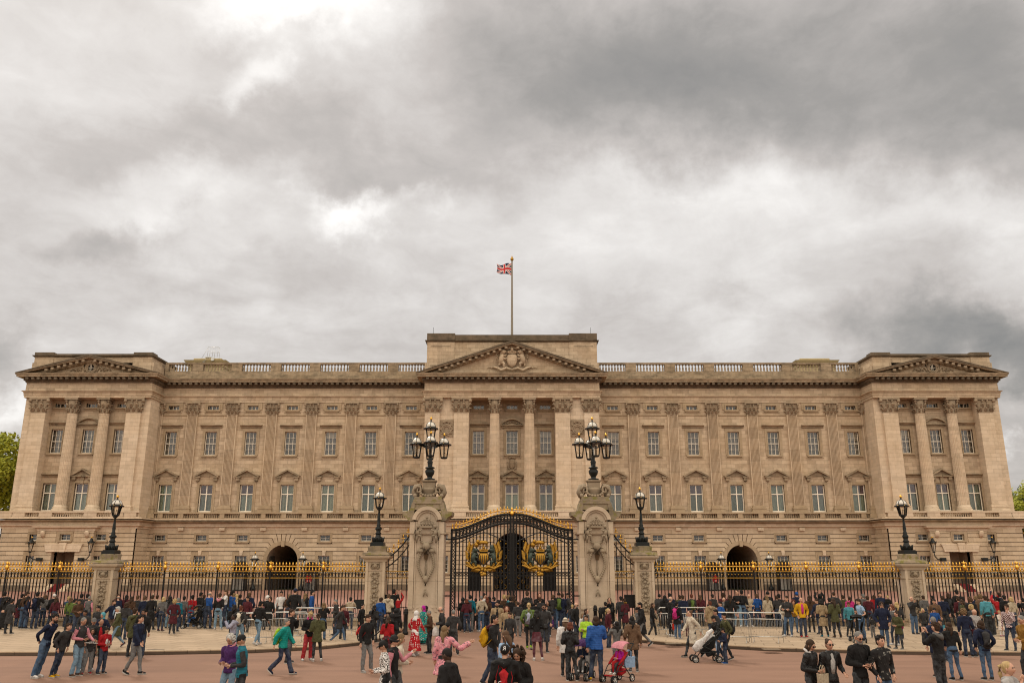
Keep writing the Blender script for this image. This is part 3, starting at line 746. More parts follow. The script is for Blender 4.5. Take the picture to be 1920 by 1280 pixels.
p_l = pediment(-PC, PH, 24.98 + .12); p_r = pediment(PC, PH, 24.98 + .12); p_c = pediment(0, CH, 26.66)
def round_light(cx, par):
    c = (cx, 0, 23.78)
    mb = MB(); R = Matrix.Rotation(PI / 2, 3, 'X')
    for r, w_ in ((.58, .10), (.42, .08)):
        pts = [(cx + r * math.cos(2 * PI * i / 20), YP - .14, 23.72 + r * math.sin(2 * PI * i / 20)) for i in range(21)]
        mb.tube(pts, w_, 6, up=(0, 1, 0))
    for s_ in (-1, 1):                              # leafy scrolls beside the round light
        for j in range(3):
            pts = [(cx + s_ * (.62 + .42 * j + .16 * k), YP - .12, 23.34 + (.42 - .1 * j) * math.sin(k * .65)) for k in range(6)]
            mb.tube(pts, [.07, .10, .11, .10, .08, .05], 6, up=(0, 1, 0))
        mb.tube([(cx + s_ * (.25 + .3 * k), YP - .10, 23.15 + .04 * (k % 2)) for k in range(6)], .06, 5, up=(0, 1, 0))
        mb.tube([(cx + s_ * .75, YP - .12, 24.1), (cx + s_ * .85, YP - .12, 23.7), (cx + s_ * .7, YP - .12, 23.3)], [.06, .1, .06], 6)
    w_ = mb.build('round_light_frame', M_carve, par)
    MB().lathe(cx, YP - .06, [(.36, 0), (.36, .02)], 20, rot=R, cz=23.72).build('pane', M_black, w_)
    k = MB().box(cx - .02, cx + .02, YP - .13, YP - .09, 23.38, 24.06).box(cx - .34, cx + .34, YP - .13, YP - .095, 23.70, 23.74).box(cx - .14, cx - .11, YP - .125, YP - .09, 23.4, 24.04)
    k.build('glazing_bar', M_white, w_)
round_light(-PC, p_l); round_light(PC, p_r)
def arms(mb, x, y, z, s=1.0, m=(0, 0, 0), lean=.12):
    """shield with crown between a lion and a unicorn above a ribbon; centre of the shield at x,z; relief towards -Y. m: shield, beasts, ribbon"""
    T = lambda a, b, d=0.0: (x + a * s, y - (lean + d) * s, z + b * s)
    mb.tube([T(0, -.62), T(0, -.45, .03), T(0, 0, .06), T(0, .42, .03), T(0, .55)], [.05 * s, .30 * s, .52 * s, .44 * s, .3 * s], 12, m[0], ry=[.05 * s, .08 * s, .14 * s, .1 * s, .06 * s], up=(0, 1, 0))
    for k in range(5): mb.ball(T(-.32 + .16 * k, .80 - .04 * abs(k - 2), .1), .10 * s, 6, m[0])
    mb.box(x - .36 * s, x + .36 * s, y - .28 * s, y - .0, z + .60 * s, z + .70 * s, m[0]); mb.ball(T(0, .95, .1), .14 * s, 8, m[0]); mb.ball(T(0, 1.14, .1), .06 * s, 6, m[0])
    for q in (-1, 1):
        B = lambda a, b, d=0.0: T(q * a, b, d)
        mb.tube([B(.80, -.35), B(.95, -.15, .06), B(.92, .2, .1), B(.80, .42, .08), B(.78, .62, .08)], [.10 * s, .24 * s, .22 * s, .17 * s, .10 * s], 8, m[1], up=(0, 1, 0))      # trunk rearing
        mb.tube([B(.80, .55, .1), B(.70, .78, .12), B(.56, .74, .14), B(.50, .68, .14)], [.15 * s, .19 * s, .12 * s, .06 * s], 8, m[1], up=(0, 1, 0))                        # head
        for k in range(5): mb.ball(B(.86 + .03 * k, .80 - .12 * k, .08), .12 * s, 6, m[1])                                                    # mane
        mb.tube([B(.80, .40, .12), B(.58, .36, .16), B(.50, .50, .16)], [.10 * s, .08 * s, .05 * s], 6, m[1]); mb.tube([B(.78, .18, .12), B(.56, .08, .16), B(.48, .18, .16)], [.10 * s, .08 * s, .05 * s], 6, m[1])
        mb.tube([B(.92, -.20, .1), B(.70, -.30, .14), B(.74, -.52, .12), B(.58, -.62, .12)], [.17 * s, .13 * s, .08 * s, .05 * s], 6, m[1])
        mb.tube([B(1.0, -.25, .05), B(1.12, -.42, .08), B(1.02, -.62, .08)], [.15 * s, .10 * s, .06 * s], 6, m[1])
        mb.tube([B(1.08, -.2), B(1.32, -.1, .04), B(1.38, .18, .04), B(1.24, .36, .04), B(1.34, .5, .04)], [.06 * s, .05 * s, .05 * s, .05 * s, .09 * s], 6, m[1])
        mb.tube([B(0.0, -.84, .04), B(.5, -.70, .05), B(.95, -.88, .04), B(1.35, -.66, .05), B(1.65, -.58, .02)], [.11 * s, .12 * s, .13 * s, .10 * s, .06 * s], 6, m[2], up=(0, 1, 0))
    return mb
ra = MB(); arms(ra, 0, YP - .10, 24.52, 1.28, lean=.16)
for q in (-1, 1):
    for k in range(5): ra.ball((q * (1.9 + .2 * k), YP - .16, 23.72 + .05 * (k % 2)), .13 - .012 * k, 6)
part(ra, 'royal_arms', M_wall, p_c)
# round badges on the centre block and shield over the middle window
for s_ in (-1, 1):
    mb = MB(); cx, cz, y = s_ * 7.15, 17.0, YP + .27
    mb.box(cx - .72, cx + .72, y - .08, y + .02, 16.1, 17.95)
    for r, t_ in ((.52, .1), (.36, .07)): mb.tube([(cx + r * math.cos(2 * PI * i / 16), y - .12, cz - .1 + r * math.sin(2 * PI * i / 16)) for i in range(17)], t_, 6, up=(0, 1, 0))
    for k in range(5): mb.ball((cx - .3 + .15 * k, y - .14, cz + .66 + .05 * (2 - abs(k - 2))), .12, 6)
    for k in range(10): mb.ball((cx + .62 * math.cos(k * .63), y - .12, cz - .1 + .72 * math.sin(k * .63)), .11, 6)
    part(mb, 'round_badge', M_carve)
mb = MB(); mb.tube([(0, 91.1, 12.75), (0, 91.08, 13.0), (0, 91.05, 13.5), (0, 91.1, 13.85)], [.06, .32, .34, .3], 8, ry=.1, up=(0, 1, 0))
for k in range(5): mb.ball((-.28 + .14 * k, 91.05, 14.02 + .03 * (2 - abs(k - 2))), .11, 6)
mb.tube([(-.5, 91.1, 13.6), (-.42, 91.08, 12.85), (0, 91.08, 12.6), (.42, 91.08, 12.85), (.5, 91.1, 13.6)], .07, 6)
part(mb, 'shield_carving', M_carve)
# lightning rods on the centre block
for s_ in (-1, 1): part(MB().tube([(s_ * 8.9, 89.6, 27.6), (s_ * 8.9, 89.6, 28.55)], .02, 5), 'lightning_rod', M_iron)
# -------- ground storey: rusticated courses cut round openings, voussoirs round arches
GZ = [5.85 - .455 * k for k in range(13)]                     # groove heights, top to bottom
def arch_xs(cx, cz, r, z):
    d = r * r - (z - cz) ** 2
    return math.sqrt(d) if d > 0 else 0
RADS = [16, 28, 40, 52, 64, 76]
def rusticate(x0, x1, y, holes, arch=None, ztop=6.36, zbot=.53, gap=.032, pr=.07):
    """y = face of the joints; blocks stand pr proud; arch = (cx, cz, radius, radial joints?)"""
    mb = MB()
    levels = [ztop] + [z for z in GZ if zbot + .05 < z < ztop - .05] + [zbot]
    span = (3.4 if arch[3] else 2.7) if arch else 0
    hl = list(holes) + ([(arch[0] - span, arch[0] + span, -9, 99)] if arch else [])
    for i in range(len(levels) - 1):
        zt, zb = levels[i] - gap, levels[i + 1] + gap
        if i == 0: zt = levels[0]
        cuts = sorted({zb, zt} | {q for h in holes for q in (h[2], h[3]) if zb + .02 < q < zt - .02})
        for za, zc in zip(cuts, cuts[1:]):
            seg = [(x0, x1)]
            for (a, b, c, d) in hl:
                if c < zc - .01 and d > za + .01:
                    seg = [t_ for (p, q) in seg for t_ in ((p, min(q, a)), (max(p, b), q)) if t_[1] - t_[0] > .03]
            for (p, q) in seg: mb.box(p, q, y - pr, y + .02, za, zc)
        if not arch: continue
        cx, cz, r, radial = arch; p, q = cx - span, cx + span; za, zc = zb, zt
        if zc <= cz + .02: mb.box(p, cx - r, y - pr, y + .02, za, zc); mb.box(cx + r, q, y - pr, y + .02, za, zc); continue
        if i == 0 and zb >= cz + r - .02: mb.box(p, q, y - pr, y + .02, za, zc); continue
        for s_ in (-1, 1):
            far = p if s_ < 0 else q
            def on(t_, rr): return (cx + s_ * rr * math.sin(t_), cz + rr * math.cos(t_))
            if radial and i >= 1:
                k = i - 1
                if k >= len(RADS): mb.box(*sorted((far, cx + s_ * r)), y - pr, y + .02, za, zc); continue
                ta = math.radians(RADS[k]) + gap / r; tb = math.radians(RADS[k + 1] if k + 1 < len(RADS) else 88) - gap / r
                ra_, rb_ = (zc - cz) / math.cos(ta), (za - cz) / math.cos(tb)
                pts = [(far, za), (far, zc)]
                if ra_ > r: pts.append(on(ta, ra_))
                pts += [on(ta + (tb - ta) * j / 4, r) for j in range(5)]
                if rb_ > r: pts.append(on(tb, rb_))
                if k == 0 and s_ < 0:
                    for (t0, t1) in ((-16, -5.5), (-5.5, 5.5), (5.5, 16)):
                        t0 = math.radians(t0) + gap / r; t1 = math.radians(t1) - gap / r
                        mb.prism([(cx + r * math.sin(t0), cz + r * math.cos(t0)), (cx + r * math.sin(t1), cz + r * math.cos(t1)), (cx + (zc - cz) * math.tan(t1), zc), (cx + (zc - cz) * math.tan(t0), zc)], y - pr, y + .02, 'y')
            else:
                t1 = math.acos(min(1, max(0, (za - cz)) / r)); t0 = math.acos(min(1, (zc - cz) / r)) if zc - cz < r else 0
                pts = [(far, za), (far, zc)] + ([(cx, zc)] if zc - cz >= r else []) + [on(t0 + (t1 - t0) * j / 4, r) for j in range(5)]
            if s_ > 0: pts = pts[::-1]
            mb.prism(pts, y - pr, y + .02, 'y')
    return mb
ARX = 24.87; AZC, ARO, ARI = 3.02, 2.08, 1.68
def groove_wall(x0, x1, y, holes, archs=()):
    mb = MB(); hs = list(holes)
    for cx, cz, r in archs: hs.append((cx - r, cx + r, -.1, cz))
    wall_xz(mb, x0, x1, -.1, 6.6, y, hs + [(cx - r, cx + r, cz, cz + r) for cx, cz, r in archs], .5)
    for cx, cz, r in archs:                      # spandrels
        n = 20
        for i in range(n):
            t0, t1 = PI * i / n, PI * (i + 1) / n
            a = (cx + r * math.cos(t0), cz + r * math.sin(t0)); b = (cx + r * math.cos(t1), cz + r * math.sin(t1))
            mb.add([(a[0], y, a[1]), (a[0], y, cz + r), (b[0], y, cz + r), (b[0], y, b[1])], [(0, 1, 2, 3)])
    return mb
def arch_ring(mb, cx, cz, ri, ro, y0, y1, zb=.0, n=24):
    pts = [(cx + math.cos(PI * i / n), cz + math.sin(PI * i / n)) for i in range(n + 1)]
    def ring(r): return [(cx + r, zb)] + [(cx + r * math.cos(PI * i / n), cz + r * math.sin(PI * i / n)) for i in range(n + 1)] + [(cx - r, zb)]
    A, B = ring(ri), ring(ro); k = len(A)
    vs = [(p[0], y0, p[1]) for p in A] + [(p[0], y0, p[1]) for p in B] + [(p[0], y1, p[1]) for p in A] + [(p[0], y1, p[1]) for p in B]
    fs = []
    for i in range(k - 1):
        fs += [(i, i + 1, k + i + 1, k + i), (k + i, k + i + 1, 3 * k + i + 1, 3 * k + i), (i + 1, i, 2 * k + i, 2 * k + i + 1)]
    mb.add(vs, fs)
def passage(cx, cz, r, y0, y1, par=None, zb=0.0):
    mb = MB(); n = 20
    P = [(cx + r, zb)] + [(cx + r * math.cos(PI * i / n), cz + r * math.sin(PI * i / n)) for i in range(n + 1)] + [(cx - r, zb)]
    k = len(P); vs = [(p[0], y0, p[1]) for p in P] + [(p[0], y1, p[1]) for p in P]
    mb.add(vs, [(i, i + 1, k + i + 1, k + i) for i in range(k - 1)], 0, True)
    pa = part(mb, 'archway_passage', M_inner, par)
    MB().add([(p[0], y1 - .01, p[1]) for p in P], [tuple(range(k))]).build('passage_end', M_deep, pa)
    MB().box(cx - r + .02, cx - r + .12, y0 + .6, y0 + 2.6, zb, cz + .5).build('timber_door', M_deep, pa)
    return pa
for s_ in (-1, 1):
    x0, x1 = sorted((s_ * CH, s_ * (PC - PH)))
    holes = []; sur = []
    for x in BAYS:
        if not x0 < x < x1 or abs(abs(x) - ARX) < .1: continue
        holes += [(x - .56, x + .56, Wz['mezz'], Wz['mezz'] + .64), (x - .625, x + .625, Wz['ground'], Wz['ground'] + 1.72)]
        sur += [(x - .81, x + .81, Wz['mezz'] - .34, Wz['mezz'] + .87), (x - .96, x + .96, Wz['ground'] - .34, Wz['ground'] + 2.13)]
        put_win(pt_mezz, x, YM - .02, Wz['mezz']); put_win(pt_ground, x, YM - .02, Wz['ground'])
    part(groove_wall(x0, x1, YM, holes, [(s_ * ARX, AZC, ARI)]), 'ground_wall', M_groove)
    part(rusticate(x0, x1, YM - .01, sur, (s_ * ARX, AZC, ARO, 1)), 'rusticated_facing', M_rust)
    rg = MB(); arch_ring(rg, s_ * ARX, AZC, ARI, ARO, YM - .14, YM + .4)
    rg.prism([(s_ * ARX - .16, AZC + ARI - .18), (s_ * ARX + .16, AZC + ARI - .18), (s_ * ARX + .22, AZC + ARO + .04), (s_ * ARX - .22, AZC + ARO + .04)], YM - .26, YM, 'y')
    part(rg, 'arch_surround', M_trim)
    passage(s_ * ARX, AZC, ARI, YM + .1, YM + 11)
    # keystones over ground windows
    for x in BAYS:
        if x0 < x < x1 and abs(abs(x) - ARX) > .1: part(MB().prism([(x - .14, 3.60), (x + .14, 3.60), (x + .19, 4.1), (x - .19, 4.1)], YM - .2, YM, 'y'), 'keystone', M_light)
    # brackets under string course
    for x in PILX: part(MB().box(s_ * abs(x) - .30, s_ * abs(x) + .30, YM - .36, YM, 6.22, 6.52), 'bracket_block', M_light)
    # plinth
    pl = MB()
    a0, a1 = x0, x1
    for p, q in ((x0, s_ * ARX - ARO), (s_ * ARX + ARO, x1)): part(MB().box(p, q, YM - .26, YM + .02, -.1, .53).box(p, q, YM - .16, YM, .53, .60), 'plinth', M_plinth)
# string course, ledge
def wrap(prof, name, m, back=112):
    return part(MB().mould([(-PC - PH - .25, back), (-PC - PH - .25, YP - .2), (-PC + PH + .25, YP - .2), (-PC + PH + .25, YM), (-CH - .2, YM), (-CH - .2, YP - .2), (CH + .2, YP - .2), (CH + .2, YM), (PC - PH - .25, YM), (PC - PH - .25, YP - .2), (PC + PH + .25, YP - .2), (PC + PH + .25, back)], prof), name, m)
wrap([(-1.5, 6.34), (.08, 6.34), (.10, 6.55), (.34, 6.60), (.34, 6.98), (-1.5, 6.98)], 'string_course', M_light)
wrap([(-1.5, 6.982), (.42, 6.982), (.62, 7.06), (.86, 7.10), (.90, 7.18), (-1.5, 7.30)], 'balcony_ledge', M_dirty)
wrap([(-1.5, 7.302), (.72, 7.302), (.72, 7.44), (-1.5, 7.46)], 'balcony_floor', M_light)
for s_ in (-1, 1):
    x0, x1 = sorted((s_ * (CH + .8), s_ * (PC - PH - .8)))
    peds = [s_ * abs(p) for p in PILX] + [x for x in BAYS if x0 < x < x1]
    balustrade(x0, x1, YM - .68, 7.42, 7.52, 8.16, peds, .52, .235, M_trim, 'balcony_balustrade')
    peds = [s_ * PC + o for o in (-5.9, -2.35, 2.35, 5.9)]
    mb = balustrade(s_ * PC - 7.5, s_ * PC + 7.5, YP - .88, 7.42, 7.52, 8.10, [s_ * PC - 6.5, s_ * PC - 5.2, s_ * PC - 2.35, s_ * PC + 2.35, s_ * PC + 5.2, s_ * PC + 6.5], 1.35, .235, M_light, 'balcony_balustrade')
balustrade(-CH - .6, CH + .6, YP - .95, 7.42, 7.52, 8.16, [-9.2, -8.2, -5.6, -1.91, 1.91, 5.6, 8.2, 9.2], 1.5, .235, M_light, 'balcony_balustrade')
# end-block ground storeys
for s_ in (-1, 1):
    c = s_ * PC; x0, x1 = c - PH - .25, c + PH + .25; y = YP - .2
    sur = []; holes = []
    for o in (-3.46, 3.46):
        x = c + o
        holes += [(x - .56, x + .56, Wz['mezz'], Wz['mezz'] + .64), (x - .625, x + .625, Wz['ground'], Wz['ground'] + 1.72)]
        sur += [(x - .81, x + .81, Wz['mezz'] - .34, Wz['mezz'] + .87), (x - .96, x + .96, Wz['ground'] - .34, Wz['ground'] + 2.13)]
        put_win(pt_mezz, x, y - .02, Wz['mezz']); put_win(pt_ground, x, y - .02, Wz['ground'])
    holes.append((c - 1.2, c + 1.2, -.1, 3.95))
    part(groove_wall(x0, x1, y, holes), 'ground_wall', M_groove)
    part(rusticate(x0, x1, y - .01, sur + [(c - 2.9, c + 2.9, -1, 6.4)]), 'rusticated_facing', M_rust)
    for xa, xb, xc, xd in ((x0, x0 + .1, x0 + .07, x0 + .3), (x1 - .1, x1, x1 - .3, x1 - .07)):      # side returns
        sd_ = MB()
        for zi in range(13):
            zt = ([6.36] + GZ)[zi] - .03; zb = ([6.36] + GZ)[zi + 1] + .03 if zi < 12 else .5
            sd_.box(xa, xb, y - .08, 112, zb, zt)
        sd_.box(xc, xd, y, 112, -.1, 6.4)
        part(sd_, 'rusticated_return', M_rust)
    pl = MB()
    for p, q in ((x0 - .1, c - 3.0), (c + 3.0, x1 + .1)): part(MB().box(p, q, y - .3, y + .02, -.1, .53).box(p, q, y - .2, y, .53, .60), 'plinth', M_plinth)
    # porch: rusticated piers, lintel with keystone, cornice
    yp = y - .55; po_ = MB()
    po_.join(rusticate(c - 2.95, c - 1.22, yp, [], ztop=6.02)); po_.join(rusticate(c + 1.22, c + 2.95, yp, [], ztop=6.02))
    po_.join(rusticate(c - 1.22, c + 1.22, yp, [(c - .95, c + .95, Wz['mezz'] - .22, 6.1)], ztop=6.02, zbot=4.2))
    po_.box(c - 2.93, c - 1.2, yp + .01, y + .05, -.1, 6.05); po_.box(c + 1.2, c + 2.93, yp + .01, y + .05, -.1, 6.05)
    po_.box(c - 1.2, c + 1.2, yp + .012, y + .05, 3.95, 5.06)
    po_.box(c - 1.2, c + 1.2, yp + .012, y + .05, 5.80, 6.05); po_.box(c - 1.2, c - .6, yp + .012, y + .05, 5.06, 5.80); po_.box(c + .6, c + 1.2, yp + .012, y + .05, 5.06, 5.80)
    porch = part(po_, 'porch', M_rust)
    lt = MB(); lt.prism([(c - 1.75, 3.95), (c + 1.75, 3.95), (c + 1.95, 4.62), (c + 2.05, 4.74), (c - 2.05, 4.74), (c - 1.95, 4.62)], yp - .24, yp, 'y')
    lt.prism([(c - .26, 3.93), (c + .26, 3.93), (c + .38, 4.86), (c - .38, 4.86)], yp - .36, yp, 'y')
    lt.mould([(c - 3.0, y), (c - 3.0, yp), (c + 3.0, yp), (c + 3.0, y)], [(-.3, 6.05), (.04, 6.05), (.10, 6.30), (.38, 6.40), (.44, 6.56), (-.3, 6.60)])
    for o in (-2.3, 2.3):                              # scroll brackets
        lt.tube([(c + o, yp - .06, 5.4), (c + o, yp - .20, 5.65), (c + o, yp - .26, 5.9), (c + o, yp - .34, 6.04)], [.16, .22, .24, .18], 8, ry=[.1, .14, .16, .1])
    part(lt, 'porch_lintel', M_light, porch)
    put_win(pt_mezz, c, yp - .0, Wz['mezz'])
    # doorway niche with a half open door and red carpeted steps
    dn = MB(); dn.box(c - 1.22, c - 1.2, y, y + 2.2, 0, 3.95); dn.box(c + 1.2, c + 1.22, y, y + 2.2, 0, 3.95); dn.box(c - 1.2, c + 1.2, y, y + 2.2, 3.95, 3.97); dn.box(c - 1.2, c + 1.2, y + 2.2, y + 2.24, 0, 3.95)
    dn.box(c - 1.2, c + 1.2, y, y + 2.2, .0, .72)
    nic = part(dn, 'doorway_niche', M_inner, porch)
    inn = c + s_ * -.62
    d_ = MB(); d_.box(inn - .50, inn + .50, y + 2.10, y + 2.19, .72, 2.85); part(d_, 'doorway', M_black, porch)
    MB().box(inn - .50, inn + .50, y + 2.10, y + 2.19, 2.98, 3.75).build('fanlight', M_black, palace)
    df = MB().box(inn - .58, inn - .5, y + 2.02, y + 2.2, .72, 3.85).box(inn + .5, inn + .58, y + 2.02, y + 2.2, .72, 3.85).box(inn - .5, inn + .5, y + 2.02, y + 2.2, 2.85, 2.98).box(inn - .5, inn + .5, y + 2.02, y + 2.2, 3.75, 3.85)
    part(df, 'door_frame', M_white, porch)
    stp = MB(); rc = MB()
    for k in range(5):
        yy = yp - 1.15 + .30 * k; stp.box(c - 1.18, c + 1.18, yy, y + .3, -.02 + .145 * k, .145 * (k + 1) - .0)
        rc.box(c - .55, c + .55, yy - .012, yy + .30, .145 * (k + 1), .145 * (k + 1) + .014); rc.box(c - .55, c + .55, yy - .014, yy - .002, .145 * k + .014, .145 * (k + 1) + .014)
    rc.box(c - .55, c + .55, y + .0, y + 2.0, .735, .75)
    part(stp, 'entrance_steps', M_light, porch); part(rc, 'stair_carpet', M_red, porch)
# centre block ground storey
y = YP - .2; x0, x1 = -CH - .2, CH + .2
CAZ, CAR, CRI = 4.05, 2.15, 1.85
holes = [(-4.6, -3.2, -.1, 3.35), (3.2, 4.6, -.1, 3.35)]; sur = list(holes)
for x in (-7.3, 7.3):
    holes += [(x - .56, x + .56, Wz['mezz'], Wz['mezz'] + .64), (x - .625, x + .625, Wz['ground'], Wz['ground'] + 1.72)]
    sur += [(x - .81, x + .81, Wz['mezz'] - .34, Wz['mezz'] + .87), (x - .96, x + .96, Wz['ground'] - .34, Wz['ground'] + 2.13)]
    put_win(pt_mezz, x, y - .02, Wz['mezz']); put_win(pt_ground, x, y - .02, Wz['ground'])
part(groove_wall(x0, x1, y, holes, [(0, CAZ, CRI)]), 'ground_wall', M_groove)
part(rusticate(x0, x1, y - .01, sur, (0, CAZ, CAR, 0)), 'rusticated_facing', M_rust)
rg = MB(); arch_ring(rg, 0, CAZ, CRI, CAR, y - .16, y + .4); part(rg, 'arch_surround', M_trim)
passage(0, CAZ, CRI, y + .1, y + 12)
for s_ in (-1, 1): part(MB().box(s_ * 3.9 - .7, s_ * 3.9 + .7, y + 1.2, y + 1.25, 0, 3.35), 'side_doorway', M_black)
pl = MB()
for p, q in ((x0 - .1, -4.6), (-3.2, -CAR), (CAR, 3.2), (4.6, x1 + .1)): part(MB().box(p, q, y - .3, y + .02, -.1, .53).box(p, q, y - .2, y, .53, .60), 'plinth', M_plinth)
for s_ in (-1, 1):
    sd_ = MB()
    for zi in range(12):
        zt = ([6.36] + GZ)[zi] - .03; zb = ([6.36] + GZ)[zi + 1] + .03
        a, b = sorted((s_ * (CH + .2), s_ * (CH + .1))); sd_.box(a, b, y - .08, YM, zb, zt)
    a, b = sorted((s_ * (CH + .13), s_ * (CH - .2))); sd_.box(a, b, y + .01, YM, -.1, 6.4)
    part(sd_, 'rusticated_return', M_rust)
# ornate gates in the central arch
og = MB()
for s_ in (-1, 1):
    for k in range(9): og.box(s_ * (.12 + .2 * k) - .018, s_ * (.12 + .2 * k) + .018, y + .5, y + .54, .1, 4.4)
    for z in (.15, 1.1, 2.3, 2.5, 3.9, 4.4): a, b = sorted((s_ * .05, s_ * 1.8)); og.box(a, b, y + .49, y + .55, z, z + .05)
    for i in range(4):
        for j in range(8):
            cx, cz = s_ * (.3 + .43 * i), .45 + .5 * j
            og.tube([(cx + .15 * math.cos(t_), y + .5, cz + .2 * math.sin(t_)) for t_ in [k * .9 for k in range(8)]], .018, 4, 1 if (i + j) % 2 else 0, up=(0, 1, 0))
part(og, 'ornamental_gate', [M_iron, M_goldp])
# body behind the front and roofs, so the palace has depth
bd = MB()
bd.box(-PC - PH + .05, PC + PH - .05, YM + 1.4, 112, 7.0, 22.9)
part(bd, 'rear_wall', M_wall)
part(MB().box(-PC - PH - .1, PC + PH + .1, 103, 112, -.1, 7.0), 'rear_base', M_rust)
part(MB().box(-PC - PH + .3, PC + PH - .3, YM + .6, 111.5, 22.9, 23.05), 'roof', M_dark)
# yellow rooftop lanterns with ladder cage
for k, (xa, xb) in enumerate(((-41.2, -35.9), (35.6, 41.1))):
    mb = MB(); y0, y1 = 100.2, 105
    mb.box(xa + .5, xb - .5, y0 + .5, y1, 23, 26.9)
    mb.mould([(xa + .5, y1), (xa + .5, y0 + .5), (xb - .5, y0 + .5), (xb - .5, y1)], [(-.3, 26.6), (.12, 26.6), (.14, 26.9), (.36, 27.1), (.5, 27.35), (-.3, 27.4)])
    mb.box(xa + .9, xb - .9, y0 + .9, y1 - .4, 27.4, 27.75)
    for i in range(10): mb.box(xa + .7 + i * .42, xa + .92 + i * .42, y0 + .22, y0 + .4, 26.7, 27.0)
    o = part(mb, 'roof_lantern', M_copper)
    if k == 0:
        cg = MB(); xx = -37.6; yy = 100.1
        for dx_ in (-.62, 0, .62):
            for y_ in (yy, yy + .7): cg.tube([(xx + dx_, y_, 27.7), (xx + dx_, y_, 29.0)], .018, 5)
        for zz in (28.4, 28.98): cg.tube([(xx - .62, yy, zz), (xx + .62, yy, zz), (xx + .62, yy + .7, zz), (xx - .62, yy + .7, zz)], .016, 5)
        cg.tube([(xx - .62, yy, 28.9), (xx - 1.3, yy, 27.5)], .018, 5)
        for i in range(5): cg.box(xx - 1.5 + .16 * i, xx - 1.2 + .16 * i, yy, yy + .4, 26.6 + .24 * i, 26.64 + .24 * i)
        cg.box(xx - .9, xx - .1, yy - .1, yy + .4, 27.62, 27.7); cg.box(xx - .1, xx + .25, yy - .1, yy + .1, 27.2, 27.6)
        cg.build('ladder_cage', M_steel, o)
# remove the prototypes that stood at the origin
for r in protos + [pf, pk, ps, po]:
    for c in r[1]:
        bpy.data.objects.remove(c[0])
    bpy.data.objects.remove(r[0])
# ================================================================== FORECOURT RAILINGS, PIERS, GATES, LAMPS
FY = 42.0
def lantern_mb(r=.27, h=.62, n=6, k=1.0):
    """glazed lantern, origin = bottom centre; k scales the dome and finial; returns frame, glass, dome, gold"""
    fr = MB(); gl = MB(); dm = MB(); gd = MB(); rb = r * .66; K = n
    fr.lathe(0, 0, [(rb * .5, -.05), (rb * 1.08, -.02), (rb * 1.1, .02), (rb * .9, .05)], n)
    gl.lathe(0, 0, [(rb * .96, .04), (r * .98, h)], n, smooth=False)
    for i in range(n):
        q = 2 * PI * i / n + PI / n; fr.tube([(rb * math.cos(q), rb * math.sin(q), .02), (r * math.cos(q), r * math.sin(q), h)], .023, 4)
        gd.ball((r * 1.20 * math.cos(q), r * 1.20 * math.sin(q), h + .04), .03, 5)
    Z = lambda v: h + v * k
    fr.lathe(0, 0, [(r * 1.0, Z(-.01)), (r * 1.42, Z(-.03)), (r * 1.46, Z(.05)), (r * 1.08, Z(.11)), (r * 1.02, Z(.13))], n * 2)
    dm.lathe(0, 0, [(r * 1.02, Z(.13)), (r * .98, Z(.24)), (r * .80, Z(.38)), (r * .50, Z(.48)), (r * .2, Z(.51))], 12)
    for i in range(n):
        q = 2 * PI * i / n + PI / n; fr.tube([(r * f * math.cos(q), r * f * math.sin(q), Z(v)) for f, v in ((1.03, .13), (.995, .24), (.81, .39), (.5, .49))], .015, 4)
    fr.lathe(0, 0, [(r * .26, Z(.48)), (r * .3, Z(.53)), (r * .14, Z(.59)), (r * .16, Z(.66)), (r * .1, Z(.70))], 8)
    gd.lathe(0, 0, [(.02, Z(.68)), (.062, Z(.73)), (.072, Z(.80)), (.045, Z(.85)), (.02, Z(.90)), (.002, Z(.95))], 8)
    fr.tube([(0, 0, .05), (0, 0, .2), (.05, 0, .24), (.0, 0, .3)], .02, 5)
    return fr, gl, dm, gd
M_dome = plain('opal_dome', (.62, .58, .50), .25, var=.1, spec=.6)
def lantern(par, loc, r=.23, h=.45, k=.62):
    f_, g_, d_, go = lantern_mb(r, h, 6, k)
    f = f_.build('lantern', M_lampiron, par, loc)
    for mb, nm, mt in ((g_, 'lantern_glass', M_lglass), (d_, 'lantern_dome', M_dome), (go, 'gilded_finial', M_gold)): mb.build(nm, mt, f)
    return f
